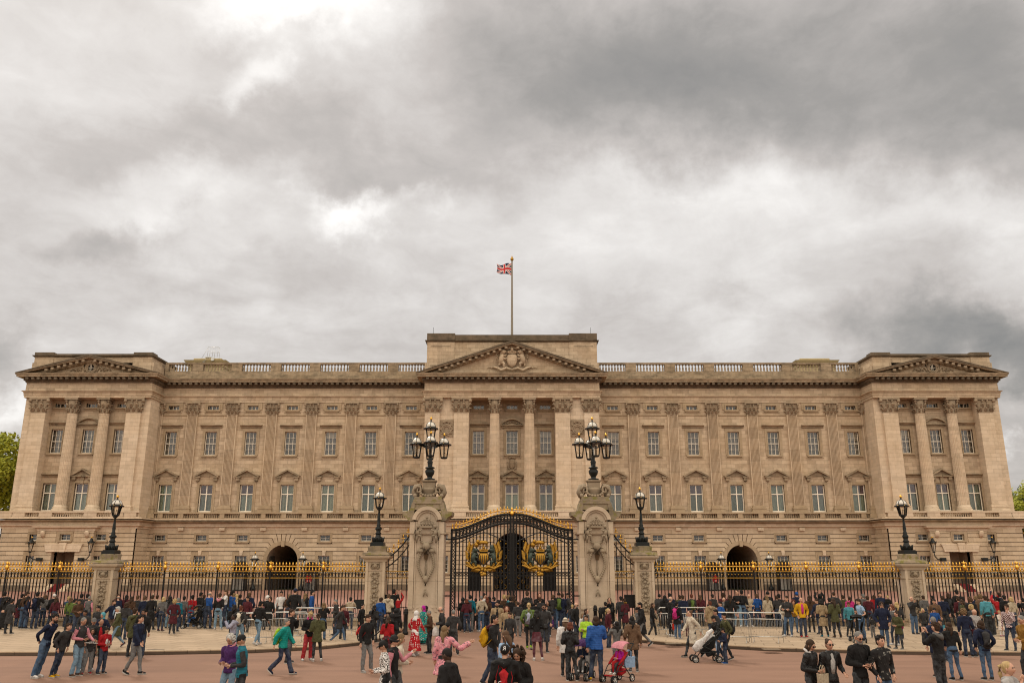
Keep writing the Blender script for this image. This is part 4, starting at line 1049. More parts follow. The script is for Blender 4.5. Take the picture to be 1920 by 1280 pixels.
# ---- small stone piers carrying a single lamp
PIERX = [-19.86, -6.66, 6.45, 19.58]
def small_pier():
    o = empty('gate_pier')
    mb = MB()
    mb.box(-.60, .60, -.60, .60, -.02, .50); mb.box(-.54, .54, -.54, .54, .50, .58)
    mb.box(-.46, .46, -.46, .46, .5, 3.05)
    for s_ in (-1, 1): 
        mb.box(s_ * .41 - .06, s_ * .41 + .06, -.52, -.458, .62, 3.04)
    mb.box(-.35, .35, -.482, -.458, .62, .68)
    mb.mould([(-.46, .46), (-.46, -.46), (.46, -.46), (.46, .46), (-.46, .46)], [(-.3, 2.62), (.03, 2.62), (.05, 2.68), (-.3, 2.70)])
    mb.mould([(-.46, .46), (-.46, -.46), (.46, -.46), (.46, .46), (-.46, .46)], [(-.3, 3.05), (.06, 3.05), (.10, 3.16), (.22, 3.22), (.26, 3.32), (-.3, 3.42)])
    sh = mb.build('shaft', M_pier, o)
    cp = MB(); cp.mould([(-.5, .5), (-.5, -.5), (.5, -.5), (.5, .5), (-.5, .5)], [(-.3, 3.421), (.17, 3.36), (.12, 3.48), (-.3, 3.55)])
    cp.lathe(0, 0, [(.50, 3.5), (.48, 3.56), (.50, 3.78), (.42, 3.8)], 8, smooth=False)
    cp.build('pier_cap', M_moss, o)
    fe = MB(); rr = random.Random(5)
    for k in range(26):
        z = 2.52 - k * .072; w_ = .13 * (1.0 - .25 * (k / 26)) * (1 + .3 * math.sin(k * 1.3))
        for s_ in (-1, 1):
            fe.ball((s_ * w_, -.52, z + rr.uniform(-.02, .02)), .045 + rr.uniform(0, .025), 5, sc=(1.1, .8, .8))
        if k % 3 == 0: fe.ball((0, -.54, z), .07, 6, sc=(1, .8, 1))
    fe.ball((0, -.56, 2.84), .11, 8); fe.ball((0, -.66, 2.83), .035, 5)
    for s_ in (-1, 1): fe.tube([(0, -.52, 2.94), (s_ * .18, -.55, 2.98), (s_ * .2, -.52, 2.78), (s_ * .09, -.52, 2.70)], [.03, .05, .04, .02], 5); fe.ball((s_ * .04, -.655, 2.87), .015, 4)
    fe.build('carved_festoon', M_pierc, o)
    return o
def single_lamp():
    o = empty('lamp_standard')
    b = MB(); b.box(-.33, .33, -.33, .33, 0, .16); b.box(-.29, .29, -.29, .29, .16, .21)
    for k in range(8):
        q = PI / 4 * k; c_, s_ = math.cos(q), math.sin(q)
        b.tube([(c_ * .12, s_ * .12, .20), (c_ * .24, s_ * .24, .28), (c_ * .26, s_ * .26, .40), (c_ * .32, s_ * .32, .44)], [.07, .08, .06, .025], 5)
    b.lathe(0, 0, [(.25, .20), (.19, .36), (.13, .5), (.12, .6)], 10)
    b.build('lamp_base', M_lampiron, o)
    p = MB(); p.lathe(0, 0, [(.13, .58), (.16, .63), (.10, .70), (.13, .80), (.15, .88), (.09, .98), (.11, 1.03), (.07, 1.10), (.085, 1.24), (.055, 1.55), (.045, 1.74), (.09, 1.78), (.11, 1.83), (.06, 1.87)], 10)
    for k in range(4): q = PI / 2 * k + .3; p.ball((.13 * math.cos(q), .13 * math.sin(q), .86), .05, 5)
    for s_ in (-1, 1): p.tube([(0, 0, 1.75), (s_ * .10, 0, 1.80), (s_ * .15, 0, 1.88)], .014, 5)
    p.build('lamp_post', M_lampiron, o)
    lantern(o, (0, 0, 1.88), .25, .45, .62)
    return o
lab_p = ['{} small stone pier with carved festoon, {}'.format(a, b) for a, b in (('weathered', 'leftmost of the four under single lamps'), ('moss capped', 'just left of the tall left gate pillar'), ('green stained', 'just right of the tall right gate pillar'), ('pale', 'rightmost of the four under single lamps'))]
sp = small_pier(); rs = snapshot(sp); ln = single_lamp(); rl = snapshot(ln)
lab_l = ['single lantern lamp on the leftmost stone pier', 'single lantern lamp just left of the tall left gate pillar', 'single lantern lamp just right of the tall right gate pillar', 'single lantern lamp on the rightmost stone pier']
for i, x in enumerate(PIERX):
    a = sp if i == 0 else stamp(rs); a.location = (x, FY, .06 - (.38 if i in (0, 3) else 0)); tag(a, lab_p[i], 'pier', 'small stone piers along the railings')
    b = ln if i == 0 else stamp(rl); b.location = (x, FY, 3.84 - (.38 if i in (0, 3) else 0)); tag(b, lab_l[i], 'street lamp', 'single lamps on the stone piers')
# ---- the two tall gate pillars
def big_pier():
    o = empty('gate_pillar'); mb = MB()
    mb.box(-.95, .95, -.77, .77, 0, .40); mb.box(-.90, .90, -.72, .72, .40, .48)
    mb.box(-.84, .84, -.66, .66, .48, 5.02)
    for s_ in (-1, 1):
        mb.box(s_ * .72 - .12, s_ * .72 + .12, -.74, -.662, .9, 5.02); mb.box(s_ * .54 - .03, s_ * .54 + .03, -.70, -.663, .95, 5.02)
    mb.mould([(-.84, .66), (-.84, -.66), (.84, -.66), (.84, .66)], [(-.2, 4.40), (.10, 4.40), (.14, 4.46), (-.2, 4.5)])
    # scooped foot corners
    for s_ in (-1, 1): mb.tube([(s_ * .60, -.665, .75), (s_ * .45, -.67, .80), (s_ * .42, -.67, .95), (s_ * .28, -.665, 1.0)], .018, 5)
    mb.build('pillar_shaft', M_pier, o)
    # arched head with side cornices
    hd = MB()
    def ring(ri, ro, y0, y1, cz=5.02, m=0):
        n = 16; a0, a1 = math.radians(8), math.radians(172)
        for i in range(n):
            t0, t1 = a0 + (a1 - a0) * i / n, a0 + (a1 - a0) * (i + 1) / n
            hd.prism([(ri * math.cos(t0), cz + ri * math.sin(t0)), (ro * math.cos(t0), cz + ro * math.sin(t0)), (ro * math.cos(t1), cz + ro * math.sin(t1)), (ri * math.cos(t1), cz + ri * math.sin(t1))], y0, y1, 'y', m)
    ring(.56, .74, -.86, .2); ring(.46, .56, -.76, .2)
    n = 14; pts = [(-.46, 4.9)] + [(.46 * math.cos(PI - PI * i / n), 5.05 + .46 * math.sin(PI * i / n)) for i in range(n + 1)] + [(.46, 4.9)]
    hd.prism(pts, -.668, -.3, 'y')
    hd.build('arched_niche', M_pier, o)
    mo = MB()
    for s_ in (-1, 1):
        q = [(s_ * .66, 5.04), (s_ * .92, 5.06), (s_ * 1.02, 5.22), (s_ * 1.20, 5.32), (s_ * 1.24, 5.50), (s_ * .66, 5.56)]
        mo.prism(q if s_ > 0 else q[::-1], -.80, .80, 'y')
        mo.prism(([(s_ * .66, 5.5), (s_ * .92, 5.53), (s_ * .84, 5.70), (s_ * .78, 5.95), (s_ * .6, 6.05)])[::s_], -.68, .68, 'y')
    mo.box(-.74, .74, -.64, .64, 5.6, 6.06); mo.box(-.72, .72, -.70, .7, 5.90, 6.10); mo.box(-.68, .68, -.62, .62, 6.10, 6.24)
    mo.build('pillar_head', M_moss, o)
    ct = MB()                                          # crown, seated cherubs, fleece and garland
    ct.box(-.26, .26, -.88, -.66, 4.72, 4.82)
    for k in range(5): ct.tube([(-.26 + .13 * k, -.84, 4.82), (-.30 + .15 * k, -.86, 4.98), (-.1 + .05 * k, -.84, 5.12), (0, -.84, 5.14)], .035, 5)
    ct.ball((0, -.84, 5.22), .07, 6)
    for k in range(5): ct.ball((-.28 + .14 * k, -.86, 4.90), .055, 6)
    for s_ in (-1, 1):
        ct.ball((s_ * .42, -.86, 4.78), .085, 8)                                             # cherub head
        ct.tube([(s_ * .42, -.84, 4.72), (s_ * .44, -.84, 4.55), (s_ * .40, -.84, 4.36)], [.06, .10, .09], 7)
        ct.tube([(s_ * .42, -.86, 4.36), (s_ * .28, -.90, 4.34), (s_ * .30, -.86, 4.10)], [.07, .06, .04], 6)
        ct.tube([(s_ * .44, -.84, 4.36), (s_ * .46, -.88, 4.24), (s_ * .48, -.84, 4.0)], [.07, .055, .035], 6)
        ct.tube([(s_ * .42, -.86, 4.62), (s_ * .30, -.90, 4.56), (s_ * .24, -.88, 4.66)], [.045, .04, .03], 6)
        ct.tube([(s_ * .56, -.80, 4.62), (s_ * .62, -.80, 4.35), (s_ * .56, -.80, 4.12)], [.03, .06, .03], 5)
        ct.ball((s_ * .26, -.80, 3.62), .13, 8, sc=(1.2, .8, .8)); ct.tube([(s_ * .14, -.78, 3.80), (s_ * .3, -.8, 3.78), (s_ * .46, -.78, 3.5)], [.05, .05, .03], 6)
        for k in range(13):
            t = k / 12; ct.ball((s_ * (.22 + .20 * math.sin(PI * t * .9 + .2) - .10 * t), -.78, 3.50 - 1.12 * t), .07, 6)
    ct.tube([(0, -.80, 3.95), (0, -.86, 3.80), (0, -.86, 3.45), (0, -.80, 3.20)], [.16, .20, .14, .08], 8)
    ct.tube([(-.3, -.78, 4.06), (0, -.82, 3.95), (.3, -.78, 4.06)], [.05, .08, .05], 6)
    ct.tube([(0, -.76, 2.42), (0, -.82, 2.25), (0, -.78, 1.98)], [.13, .14, .05], 8)
    ct.ball((0, -.75, 1.80), .05, 6)
    for s_ in (-1, 1): ct.tube([(0, -.76, 1.78), (s_ * .07, -.76, 1.62), (s_ * .10, -.74, 1.48)], [.03, .04, .02], 5); ct.tube([(0, -.74, 3.2), (s_ * .05, -.72, 2.8), (0, -.74, 2.4)], .02, 5)
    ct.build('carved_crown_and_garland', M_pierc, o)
    sc = MB()                                          # scrolled top
    for s_ in (-1, 1):
        for yy in (-.48, .48):
            pts = [(s_ * (.50 + .19 * (1 - t / 9) * math.cos(2.6 * t * .42)), yy, 6.58 + .23 * (1 - t / 11) * math.sin(2.6 * t * .42)) for t in range(8)]
            sc.tube(pts, [.07, .07, .06, .06, .05, .05, .04, .03], 6, up=(0, 1, 0))
        sc.tube([(s_ * .62, 0, 6.28), (s_ * .74, 0, 6.5), (s_ * .66, 0, 6.76), (s_ * .42, 0, 6.84)], [.16, .16, .16, .10], 8, ry=[.46, .46, .46, .44], up=(0, 1, 0))
        sc.ball((s_ * .66, -.52, 6.30), .11, 7)
    sc.lathe(0, 0, [(.40, 6.24), (.34, 6.30), (.36, 6.42), (.46, 6.60), (.46, 6.66), (.36, 6.72)], 14)
    for k in range(9): q = PI * (k + .5) / 9; sc.ball((-.42 * math.cos(q), -.56, 6.52 - .24 * math.sin(q)), .075, 6)
    sc.box(-.30, .30, -.30, .30, 6.70, 6.98); sc.mould([(-.3, .3), (-.3, -.3), (.3, -.3), (.3, .3), (-.3, .3)], [(-.1, 6.98), (.04, 7.0), (.08, 7.08), (-.1, 7.12)])
    sc.build('scrolled_top', M_pierc, o)
    return o
def candelabra():
    o = empty('lamp_cluster')
    p = MB(); p.lathe(0, 0, [(.26, 0), (.28, .05), (.12, .10), (.13, .16), (.22, .30), (.25, .44), (.17, .56), (.26, .60), (.24, .64), (.12, .68), (.13, .82), (.15, .92), (.09, 1.0), (.10, 1.2), (.08, 1.32), (.08, 1.9), (.16, 1.96), (.10, 2.04), (.05, 2.1)], 12)
    for k in range(4):
        q = PI / 2 * k + .12; c_, s_ = math.cos(q), math.sin(q)
        p.tube([(c_ * .05, s_ * .05, 1.62), (c_ * .28, s_ * .28, 1.66), (c_ * .50, s_ * .50, 1.78), (c_ * .58, s_ * .58, 1.74)], [.05, .04, .035, .03], 6)
        p.tube([(c_ * .06, s_ * .06, 1.9), (c_ * .3, s_ * .3, 1.84), (c_ * .5, s_ * .5, 1.80)], .025, 5); p.ball((c_ * .32, s_ * .32, 1.76), .07, 6)
    p.build('lamp_post', M_lampiron, o)
    for k in range(4):
        q = PI / 2 * k + .12; lantern(o, (math.cos(q) * .70, math.sin(q) * .70, 1.12), .265, .66, .68)
    lantern(o, (0, 0, 2.0), .27, .60, .70)
    return o
bp = big_pier(); rb = snapshot(bp); ca = candelabra(); rc_ = snapshot(ca)
for i, x in enumerate((-4.19, 4.15)):
    a = bp if i == 0 else stamp(rb); a.location = (x, FY + .2, 0)
    tag(a, ['tall carved stone pillar left of the iron gates', 'tall carved stone pillar right of the iron gates'][i], 'gate pillar', 'tall stone pillars of the main gates')
    b = ca if i == 0 else stamp(rc_); b.location = (x, FY + .2, 7.12)
    tag(b, ['five-lantern lamp on the tall pillar left of the gates', 'five-lantern lamp on the tall pillar right of the gates'][i], 'street lamp', 'five-lantern lamps on the gate pillars')
# ---- railings
def finial(mb, x, z, y, s=1.0, m=0):
    """gilded trefoil spike, base at z"""
    mb.lathe(x, y, [(.012 * s, 0), (.036 * s, .03 * s), (.048 * s, .07 * s), (.02 * s, .12 * s), (.014 * s, .2 * s), (.02 * s, .28 * s), (.042 * s, .34 * s), (.03 * s, .40 * s), (.003, .46 * s)], 5, m, cz=z)
    mb.tube([(x - .065 * s, y, z + .235 * s), (x + .065 * s, y, z + .235 * s)], .022 * s, 4, m); mb.ball((x - .065 * s, y, z + .235 * s), .032 * s, 5, m); mb.ball((x + .065 * s, y, z + .235 * s), .032 * s, 5, m)
def railing(x0, x1, label, posts):
    o = tag(empty('railing', ((x0 + x1) / 2, FY, 0)), label, 'railing', 'gilded black railing sections'); ox = (x0 + x1) / 2
    X0, X1 = x0 - ox, x1 - ox
    n = round((X1 - X0) / .163); st_ = (X1 - X0) / n
    MB().box(X0, X1, -.24, .24, .02, .36).box(X0, X1, -.29, .29, .36, .46).build('stone_kerb', M_moss if False else M_dirty, o)
    b = MB(); g = MB(); band = MB(); dg = MB()
    px = [p - ox for p in posts]
    for i in range(n):
        x = X0 + st_ * (i + .5)
        if any(abs(x - q) < .09 for q in px): continue
        b.box(x - .02, x + .02, -.02, .02, .46, 2.66)
        finial(g, x, 2.66, 0, .96)
        dg.box(x + st_ / 2 - .011, x + st_ / 2 + .011, -.011, .011, .46, 1.02); dg.tube([(x + st_ / 2, 0, 1.0), (x + st_ / 2, 0, 1.05), (x + st_ / 2, 0, 1.16)], [.012, .028, .002], 4)
        band.ball((x + st_ / 2, -.0, 2.50), .034, 6, 1)
        for s_ in (-1, 1): band.tube([(x + st_ / 2 + s_ * .01, 0, 2.36), (x + st_ / 2 + s_ * .055, 0, 2.44), (x + st_ / 2 + s_ * .05, 0, 2.54), (x + st_ / 2, 0, 2.62)], .011, 4, 0)
    b.build('bars', M_iron, o); g.build('gilded_spikes', M_gold, o); dg.build('dog_bars', M_iron, o)
    band.build('scroll_band', [M_iron, M_goldp], o)
    MB().box(X0, X1, -.03, .03, 2.325, 2.36).box(X0, X1, -.035, .035, 2.63, 2.67).box(X0, X1, -.014, .014, 2.862, 2.895).build('gilded_rail', M_goldp, o)
    MB().box(X0, X1, -.02, .02, .94, .975).box(X0, X1, -.022, .022, .50, .53).build('lower_rail', M_iron, o)
    for q in px:
        p = MB(); p.box(q - .035, q + .035, -.035, .035, .46, 2.7); p.tube([(q, .05, .6), (q, .5, .5), (q, .7, .46)], .03, 5)
        pf_ = MB(); pf_.lathe(q, 0, [(.03, 0), (.05, .05), (.09, .13), (.10, .2), (.05, .26), (.04, .3), (.07, .34), (.03, .40), (.003, .48)], 8, cz=2.68)
        pf_.ball((q - .07, 0, 3.06), .035, 5); pf_.ball((q + .07, 0, 3.06), .035, 5)
        po_ = p.build('rail_post', M_iron, o); pf_.build('crown_finial', M_gold, po_)
    return o
def posts_between(a, b): 
    xs = []; x = -6.66 - 2.62
    base = [-9.3 - 2.6 * k for k in range(12)]
    return [q for q in base + [-q for q in base] if a + .3 < q < b - .3]
railing(-33.0, PIERX[0] - .47, 'gold tipped black railing left of the leftmost small pier', posts_between(-33, -20.2))
railing(PIERX[0] + .47, PIERX[1] - .47, 'gold tipped black railing between the two left small piers', posts_between(-19.2, -7.1))
railing(PIERX[2] + .47, PIERX[3] - .47, 'gold tipped black railing between the two right small piers', posts_between(6.9, 19.1))
railing(PIERX[3] + .47, 33.0, 'gold tipped black railing right of the rightmost small pier', posts_between(20.1, 33))
# swept side screens between small and tall piers
def screen(s_, label):
    xa, xb = 7.12, 5.06
    o = tag(empty('swept_railing', (s_ * (xa + xb) / 2, FY, 0)), label, 'railing', 'swept railings beside the gate pillars'); c = (xa + xb) / 2
    zt = lambda u: 2.98 + 1.42 * u ** 2.1           # u 0 at small pier, 1 at tall pier
    b = MB(); g = MB(); dg = MB(); n = 9
    for i in range(n):
        u = (i + .5) / n; x = s_ * (xa - (xa - xb) * u - c); z = zt(u)
        b.box(x - .02, x + .02, -.02, .02, .3, z + .02); finial(g, x, z + .04, 0, 1.0)
        x2 = x + s_ * .11; dg.box(x2 - .011, x2 + .011, -.011, .011, .3, 1.0)
        g.ball((x2, 0, 2.5), .034, 6); 
        for q in (-1, 1): b.tube([(x2 + q * .01, 0, 2.36), (x2 + q * .055, 0, 2.44), (x2 + q * .05, 0, 2.54), (x2, 0, 2.62)], .011, 4)
    b.tube([(s_ * (xa - (xa - xb) * k / 12 - c), 0, zt(k / 12)) for k in range(13)], .035, 5); b.tube([(s_ * (xa - (xa - xb) * k / 12 - c), 0, zt(k / 12) - .42) for k in range(13)], .028, 5)
    b.build('bars', M_iron, o); g.build('gilded_spikes', M_gold, o); dg.build('dog_bars', M_iron, o)
    h = (xa - xb) / 2; MB().box(-h, h, -.03, .03, 2.325, 2.36).box(-h, h, -.035, .035, 2.63, 2.67).build('gilded_rail', M_goldp, o)
    MB().box(-h, h, -.02, .02, .94, .975).build('lower_rail', M_iron, o)
    MB().box(-h, h, -.24, .24, 0, .3).build('stone_kerb', M_dirty, o)
    MB().box(-.62, .0, -.12, -.06, .98, 1.52).box(-.62, .0, -.14, -.05, 1.5, 1.56).build('notice_box', M_iron, o)
screen(-1, 'swept iron screen between left gate pillar and small pier'); screen(1, 'swept iron screen between right gate pillar and small pier')
# ---- the main gates
GT = 3.04
def gz(x):                                             # underside of the curved top band
    u = min(1, abs(x) / GT); return 4.20 + .78 * (math.cos(PI * u ** 1.12) * .5 + .5)
def gate_leaf(s_, label):
    o = tag(empty('gate_leaf', (s_ * GT, FY, 0)), label, 'gate', 'leaves of the main gates')
    X = lambda x: s_ * x - s_ * GT
    b = MB(); g = MB(); st = MB()
    n = 16; xs = [.22 + (2.78 - .22) * i / (n - 1) for i in range(n)]
    for i, x in enumerate(xs):
        z = gz(x); b.box(X(x) - .029, X(x) + .029, -.02, .02, .34, z + .42); finial(g, X(x), z + .46, 0, .80)
        if i < n - 1:
            x2 = x + .085; b.box(X(x2) - .012, X(x2) + .012, -.012, .012, .34, 1.05); b.tube([(X(x2), 0, 1.03), (X(x2), 0, 1.08), (X(x2), 0, 1.2)], [.012, .03, .002], 4)
            zz = gz(x2); 
            b.tube([(X(x2) + .062 * math.cos(k * PI / 4), 0, zz + .21 + .095 * math.sin(k * PI / 4)) for k in range(9)], .030, 4, up=(0, 1, 0))
            b.tube([(X(x2) + .05 * math.cos(k * PI / 3), 0, 2.52 + .06 * math.sin(k * PI / 3)) for k in range(7)], .016, 4, up=(0, 1, 0))
    g.tube([(X(.1 + (GT - .2) * k / 24), 0, gz(.1 + (GT - .2) * k / 24) + .67) for k in range(25)], .018, 5)
    g.tube([(X(.1 + (GT - .2) * k / 24), 0, gz(.1 + (GT - .2) * k / 24) + .50) for k in range(25)], .016, 5)
    for off, r in ((0, .06), (.42, .06), (.09, .02), (.33, .02)): b.tube([(X(.1 + (GT - .1) * k / 24), 0, gz(.1 + (GT - .1) * k / 24) + off) for k in range(25)], r, 5)
    cx = 1.40                                           # inner ogee band round the arms
    def og(u): return 4.52 - .62 * min(1, abs(u - cx) / 1.5) ** 1.2
    b.tube([(X(.2 + 2.6 * k / 20), 0, og(.2 + 2.6 * k / 20)) for k in range(21)], .025, 5)
    g2 = [(.3 + 2.4 * k / 9) for k in range(10)]
    for q in g2: g.ball((X(q), -.03, og(q) - .12), .028, 5)
    for z in (2.44, 2.60, .36, .98): a, c_ = sorted((X(.16), X(2.9))); b.box(a, c_, -.022, .022, z - .022, z + .022)
    for xx, w_ in ((.07, .06), (.21, .035), (2.80, .035), (3.0, .05)): st.box(X(xx) - w_, X(xx) + w_, -.04, .04, .3, gz(xx) + .48)
    for k in range(26):                                 # latticed stiles
        z = .45 + k * .165
        for xa_, xb_ in ((2.83, 2.97),):
            if z < gz(3.0) - .1: st.tube([(X(xa_), 0, z), (X(xb_), 0, z + .165)], .021, 4); st.tube([(X(xb_), 0, z), (X(xa_), 0, z + .165)], .021, 4)
        if z < 4.8: st.tube([(X(.08), 0, z), (X(.18), 0, z + .165)], .014, 4); st.tube([(X(.18), 0, z), (X(.08), 0, z + .165)], .014, 4)
    for z in (1.5, 4.18): a, c_ = sorted((X(3.0), X(3.3))); st.box(a, c_, -.03, .03, z - .03, z + .03)
    for xx in (2.98, 2.82): g.lathe(X(xx), 0, [(.03, 0), (.06, .05), (.03, .1), (.02, .16), (.045, .2), (.003, .3)], 6, cz=gz(xx) + .46)
    b.build('gate_bars', M_iron, o); st.build('gate_stile', M_iron, o); g.build('gilded_spikes', M_gold, o)
    # royal arms with palm fronds
    c = X(cx); am = MB(); arms(am, c, -.06, 3.26, .55, (1, 0, 1), .02)
    for k in range(4): am.box(c - .17 + .1 * k, c - .145 + .1 * k, -.19, -.15, 3.08, 3.42, 2)
    am.tube([(c - .29, -.12, 3.5), (c - .28, -.14, 3.2), (c, -.14, 2.93), (c + .28, -.14, 3.2), (c + .29, -.12, 3.5)], .035, 6, 2)
    am.tube([(c - .3, -.1, 3.62), (c, -.14, 3.58), (c + .3, -.1, 3.62)], .06, 6, 2)
    am.tube([(c - .26, -.1, 4.00), (c - .1, -.14, 4.04), (c + .12, -.14, 4.02), (c + .2, -.12, 4.0)], [.09, .10, .09, .07], 7, 1)     # lion over the crown
    am.ball((c - .30, -.14, 4.08), .10, 7, 1)
    for dx_ in (-.18, -.08, .1, .18): am.tube([(c + dx_, -.12, 4.0), (c + dx_, -.14, 3.84)], .03, 4, 1)
    am.tube([(c + .2, -.12, 4.0), (c + .34, -.12, 4.1), (c + .3, -.12, 4.22)], .022, 4, 1)
    am.ball((c - .36, -.08, 3.92), .14, 7, 1); am.ball((c + .40, -.08, 3.8), .12, 7, 0)
    am.build('royal_arms', [M_bronze, M_goldp, M_lampiron], o)
    fr = MB(); rf = random.Random(4)
    for q in (-1, 1):
        stem_ = [(c + q * .05, -.07, 2.80), (c + q * .42, -.07, 2.84), (c + q * .66, -.07, 3.10), (c + q * .72, -.07, 3.50), (c + q * .62, -.07, 3.90)]
        fr.tube(stem_, [.05, .05, .045, .04, .02], 5)
        for k in range(52):
            t = k / 51 * 3.98; i = min(3, int(t)); f_ = t - i
            p = Vector(stem_[i]).lerp(Vector(stem_[i + 1]), f_); d = (Vector(stem_[i + 1]) - Vector(stem_[i])).normalized()
            for sd_, L in ((1, .34), (-1, .24)):
                nrm = Vector((d.z, 0, -d.x)) * (sd_ * q)
                e = p + (d * .8 + nrm * .75).normalized() * L * (1 - .15 * k / 39)
                fr.tube([p, p.lerp(e, .5) + Vector((0, -.03, 0)), e], [.014, .024, .004], 4)
    for k in range(10): fr.ball((c + rf.uniform(-.12, .12), -.12, 2.66 + rf.uniform(-.2, .1)), .09, 6)
    fr.build('palm_fronds', M_goldp, o)
    return o
gate_leaf(-1, 'left leaf of the black iron gates with gilded arms'); gate_leaf(1, 'right leaf of the black iron gates with gilded arms')
ov = tag(empty('gate_crest', (0, FY, 5.12)), 'small gilded crown at the top of the iron gates', 'finial')
MB().lathe(0, 0, [(.05, .2), (.10, .26), (.12, .36), (.05, .42), (.04, .48), (.08, .54), (.02, .62)], 8).ball((-.12, 0, .42), .05, 5).ball((.12, 0, .42), .05, 5).build('crown', M_gold, ov)
# ---- lamps on the palace front, sentry boxes
def wall_lantern(x, y, z, s_, label):
    o = tag(empty('wall_lamp', (x, y, z)), label, 'wall lamp', 'bracket lamps beside the side doors')
    mb = MB(); mb.box(s_ * .95 - .25, s_ * .95 + .25, -.1, .3, -1.6, -1.25)
    mb.tube([(s_ * .8, 0, -1.45), (s_ * .35, -.05, -1.42), (s_ * .05, -.1, -1.1), (0, -.1, -.75)], [.07, .06, .06, .05], 6)
    mb.lathe(0, -.1, [(.10, -.75), (.16, -.68), (.05, -.6)], 8)
    mb.build('bracket', M_lampiron, o)
    f = MB(); g = MB(); gg = MB()
    for k in range(6): q = PI / 3 * k; f.tube([(.13 * math.cos(q), -.1 + .13 * math.sin(q), -.62), (.30 * math.cos(q), -.1 + .30 * math.sin(q), .25), (.42 * math.cos(q), -.1 + .42 * math.sin(q), .42)], .02, 4)
    f.lathe(0, -.1, [(.34, .2), (.40, .24), (.34, .30), (.2, .42), (.12, .58), (.14, .66), (.05, .72)], 6)
    g.lathe(0, -.1, [(.12, -.6), (.29, .22)], 6, smooth=False); gg.ball((0, -.1, .80), .09, 7); gg.ball((.16, -.1, .36), .05, 5); gg.ball((-.16, -.1, .36), .05, 5)
    f.build('lantern', M_lampiron, o); g.build('lantern_glass', M_lglass, o); gg.build('gilded_ball', M_gold, o)
for s_, nm in ((-1, 'left'), (1, 'right')):
    c = s_ * PC
    wall_lantern(c - 3.1, 87.7, 4.6, 1, 'crowned bracket lamp left of the %s red carpet door' % nm); wall_lantern(c + 3.1, 87.7, 4.6, -1, 'crowned bracket lamp right of the %s red carpet door' % nm)
def arch_lamp():
    o = empty('arch_lamp'); MB().lathe(0, 0, [(.3, 0), (.3, .3), (.12, .5), (.07, .8), (.07, 2.2), (.14, 2.3), (.05, 2.36)], 8).build('lamp_post', M_lampiron, o)
    lantern(o, (0, 0, 2.36), .34, .8, .9); return o
al = arch_lamp(); ra_ = snapshot(al)
for i, (x, lab) in enumerate(((-ARX - 2.55, 'lamp post left of the left archway'), (-ARX + 2.55, 'lamp post right of the left archway'), (ARX - 2.55, 'lamp post left of the right archway'), (ARX + 2.55, 'lamp post right of the right archway'))):
    a = al if i == 0 else stamp(ra_); a.location = (x, 90.6, 0); tag(a, 'dark domed ' + lab, 'street lamp', 'lamps flanking the archways')
def sentry():
    o = empty('sentry_box'); mb = MB()
    mb.box(-.62, -.54, -.6, .6, 0, 2.4); mb.box(.54, .62, -.6, .6, 0, 2.4); mb.box(-.54, .54, .52, .6, 0, 2.4); mb.box(-.7, .7, -.7, .7, 0, .08)
    mb.prism([(-.54, 2.0), (.54, 2.0), (.54, 2.4), (-.54, 2.4)], -.6, -.54, 'y')
    mb.build('box', M_iron, o)
    r = MB(); r.prism([(-.78, 2.36), (.78, 2.36), (.70, 2.46), (0, 2.98), (-.70, 2.46)], -.78, .78, 'y'); r.build('gabled_roof', M_iron, o)
    MB().box(-.53, .53, .46, .515, .1, 2.35).box(-.535, -.48, -.5, .45, .1, 2.35).box(.48, .535, -.5, .45, .1, 2.35).build('lining', M_white if False else plain('grey_lining', (.40, .37, .32), .7), o)
    return o
sb = sentry(); rb_ = snapshot(sb)
for i, (x, lab) in enumerate(((-ARX - 3.75, 'black gabled sentry box on the left of the left archway'), (-ARX + 3.7, 'black gabled sentry box on the right of the left archway'), (ARX - 3.7, 'black gabled sentry box on the left of the right archway'), (ARX + 3.75, 'black gabled sentry box on the right of the right archway'))):
    a = sb if i == 0 else stamp(rb_); a.location = (x, 89.9, 0); tag(a, lab, 'sentry box', 'sentry boxes beside the archways')
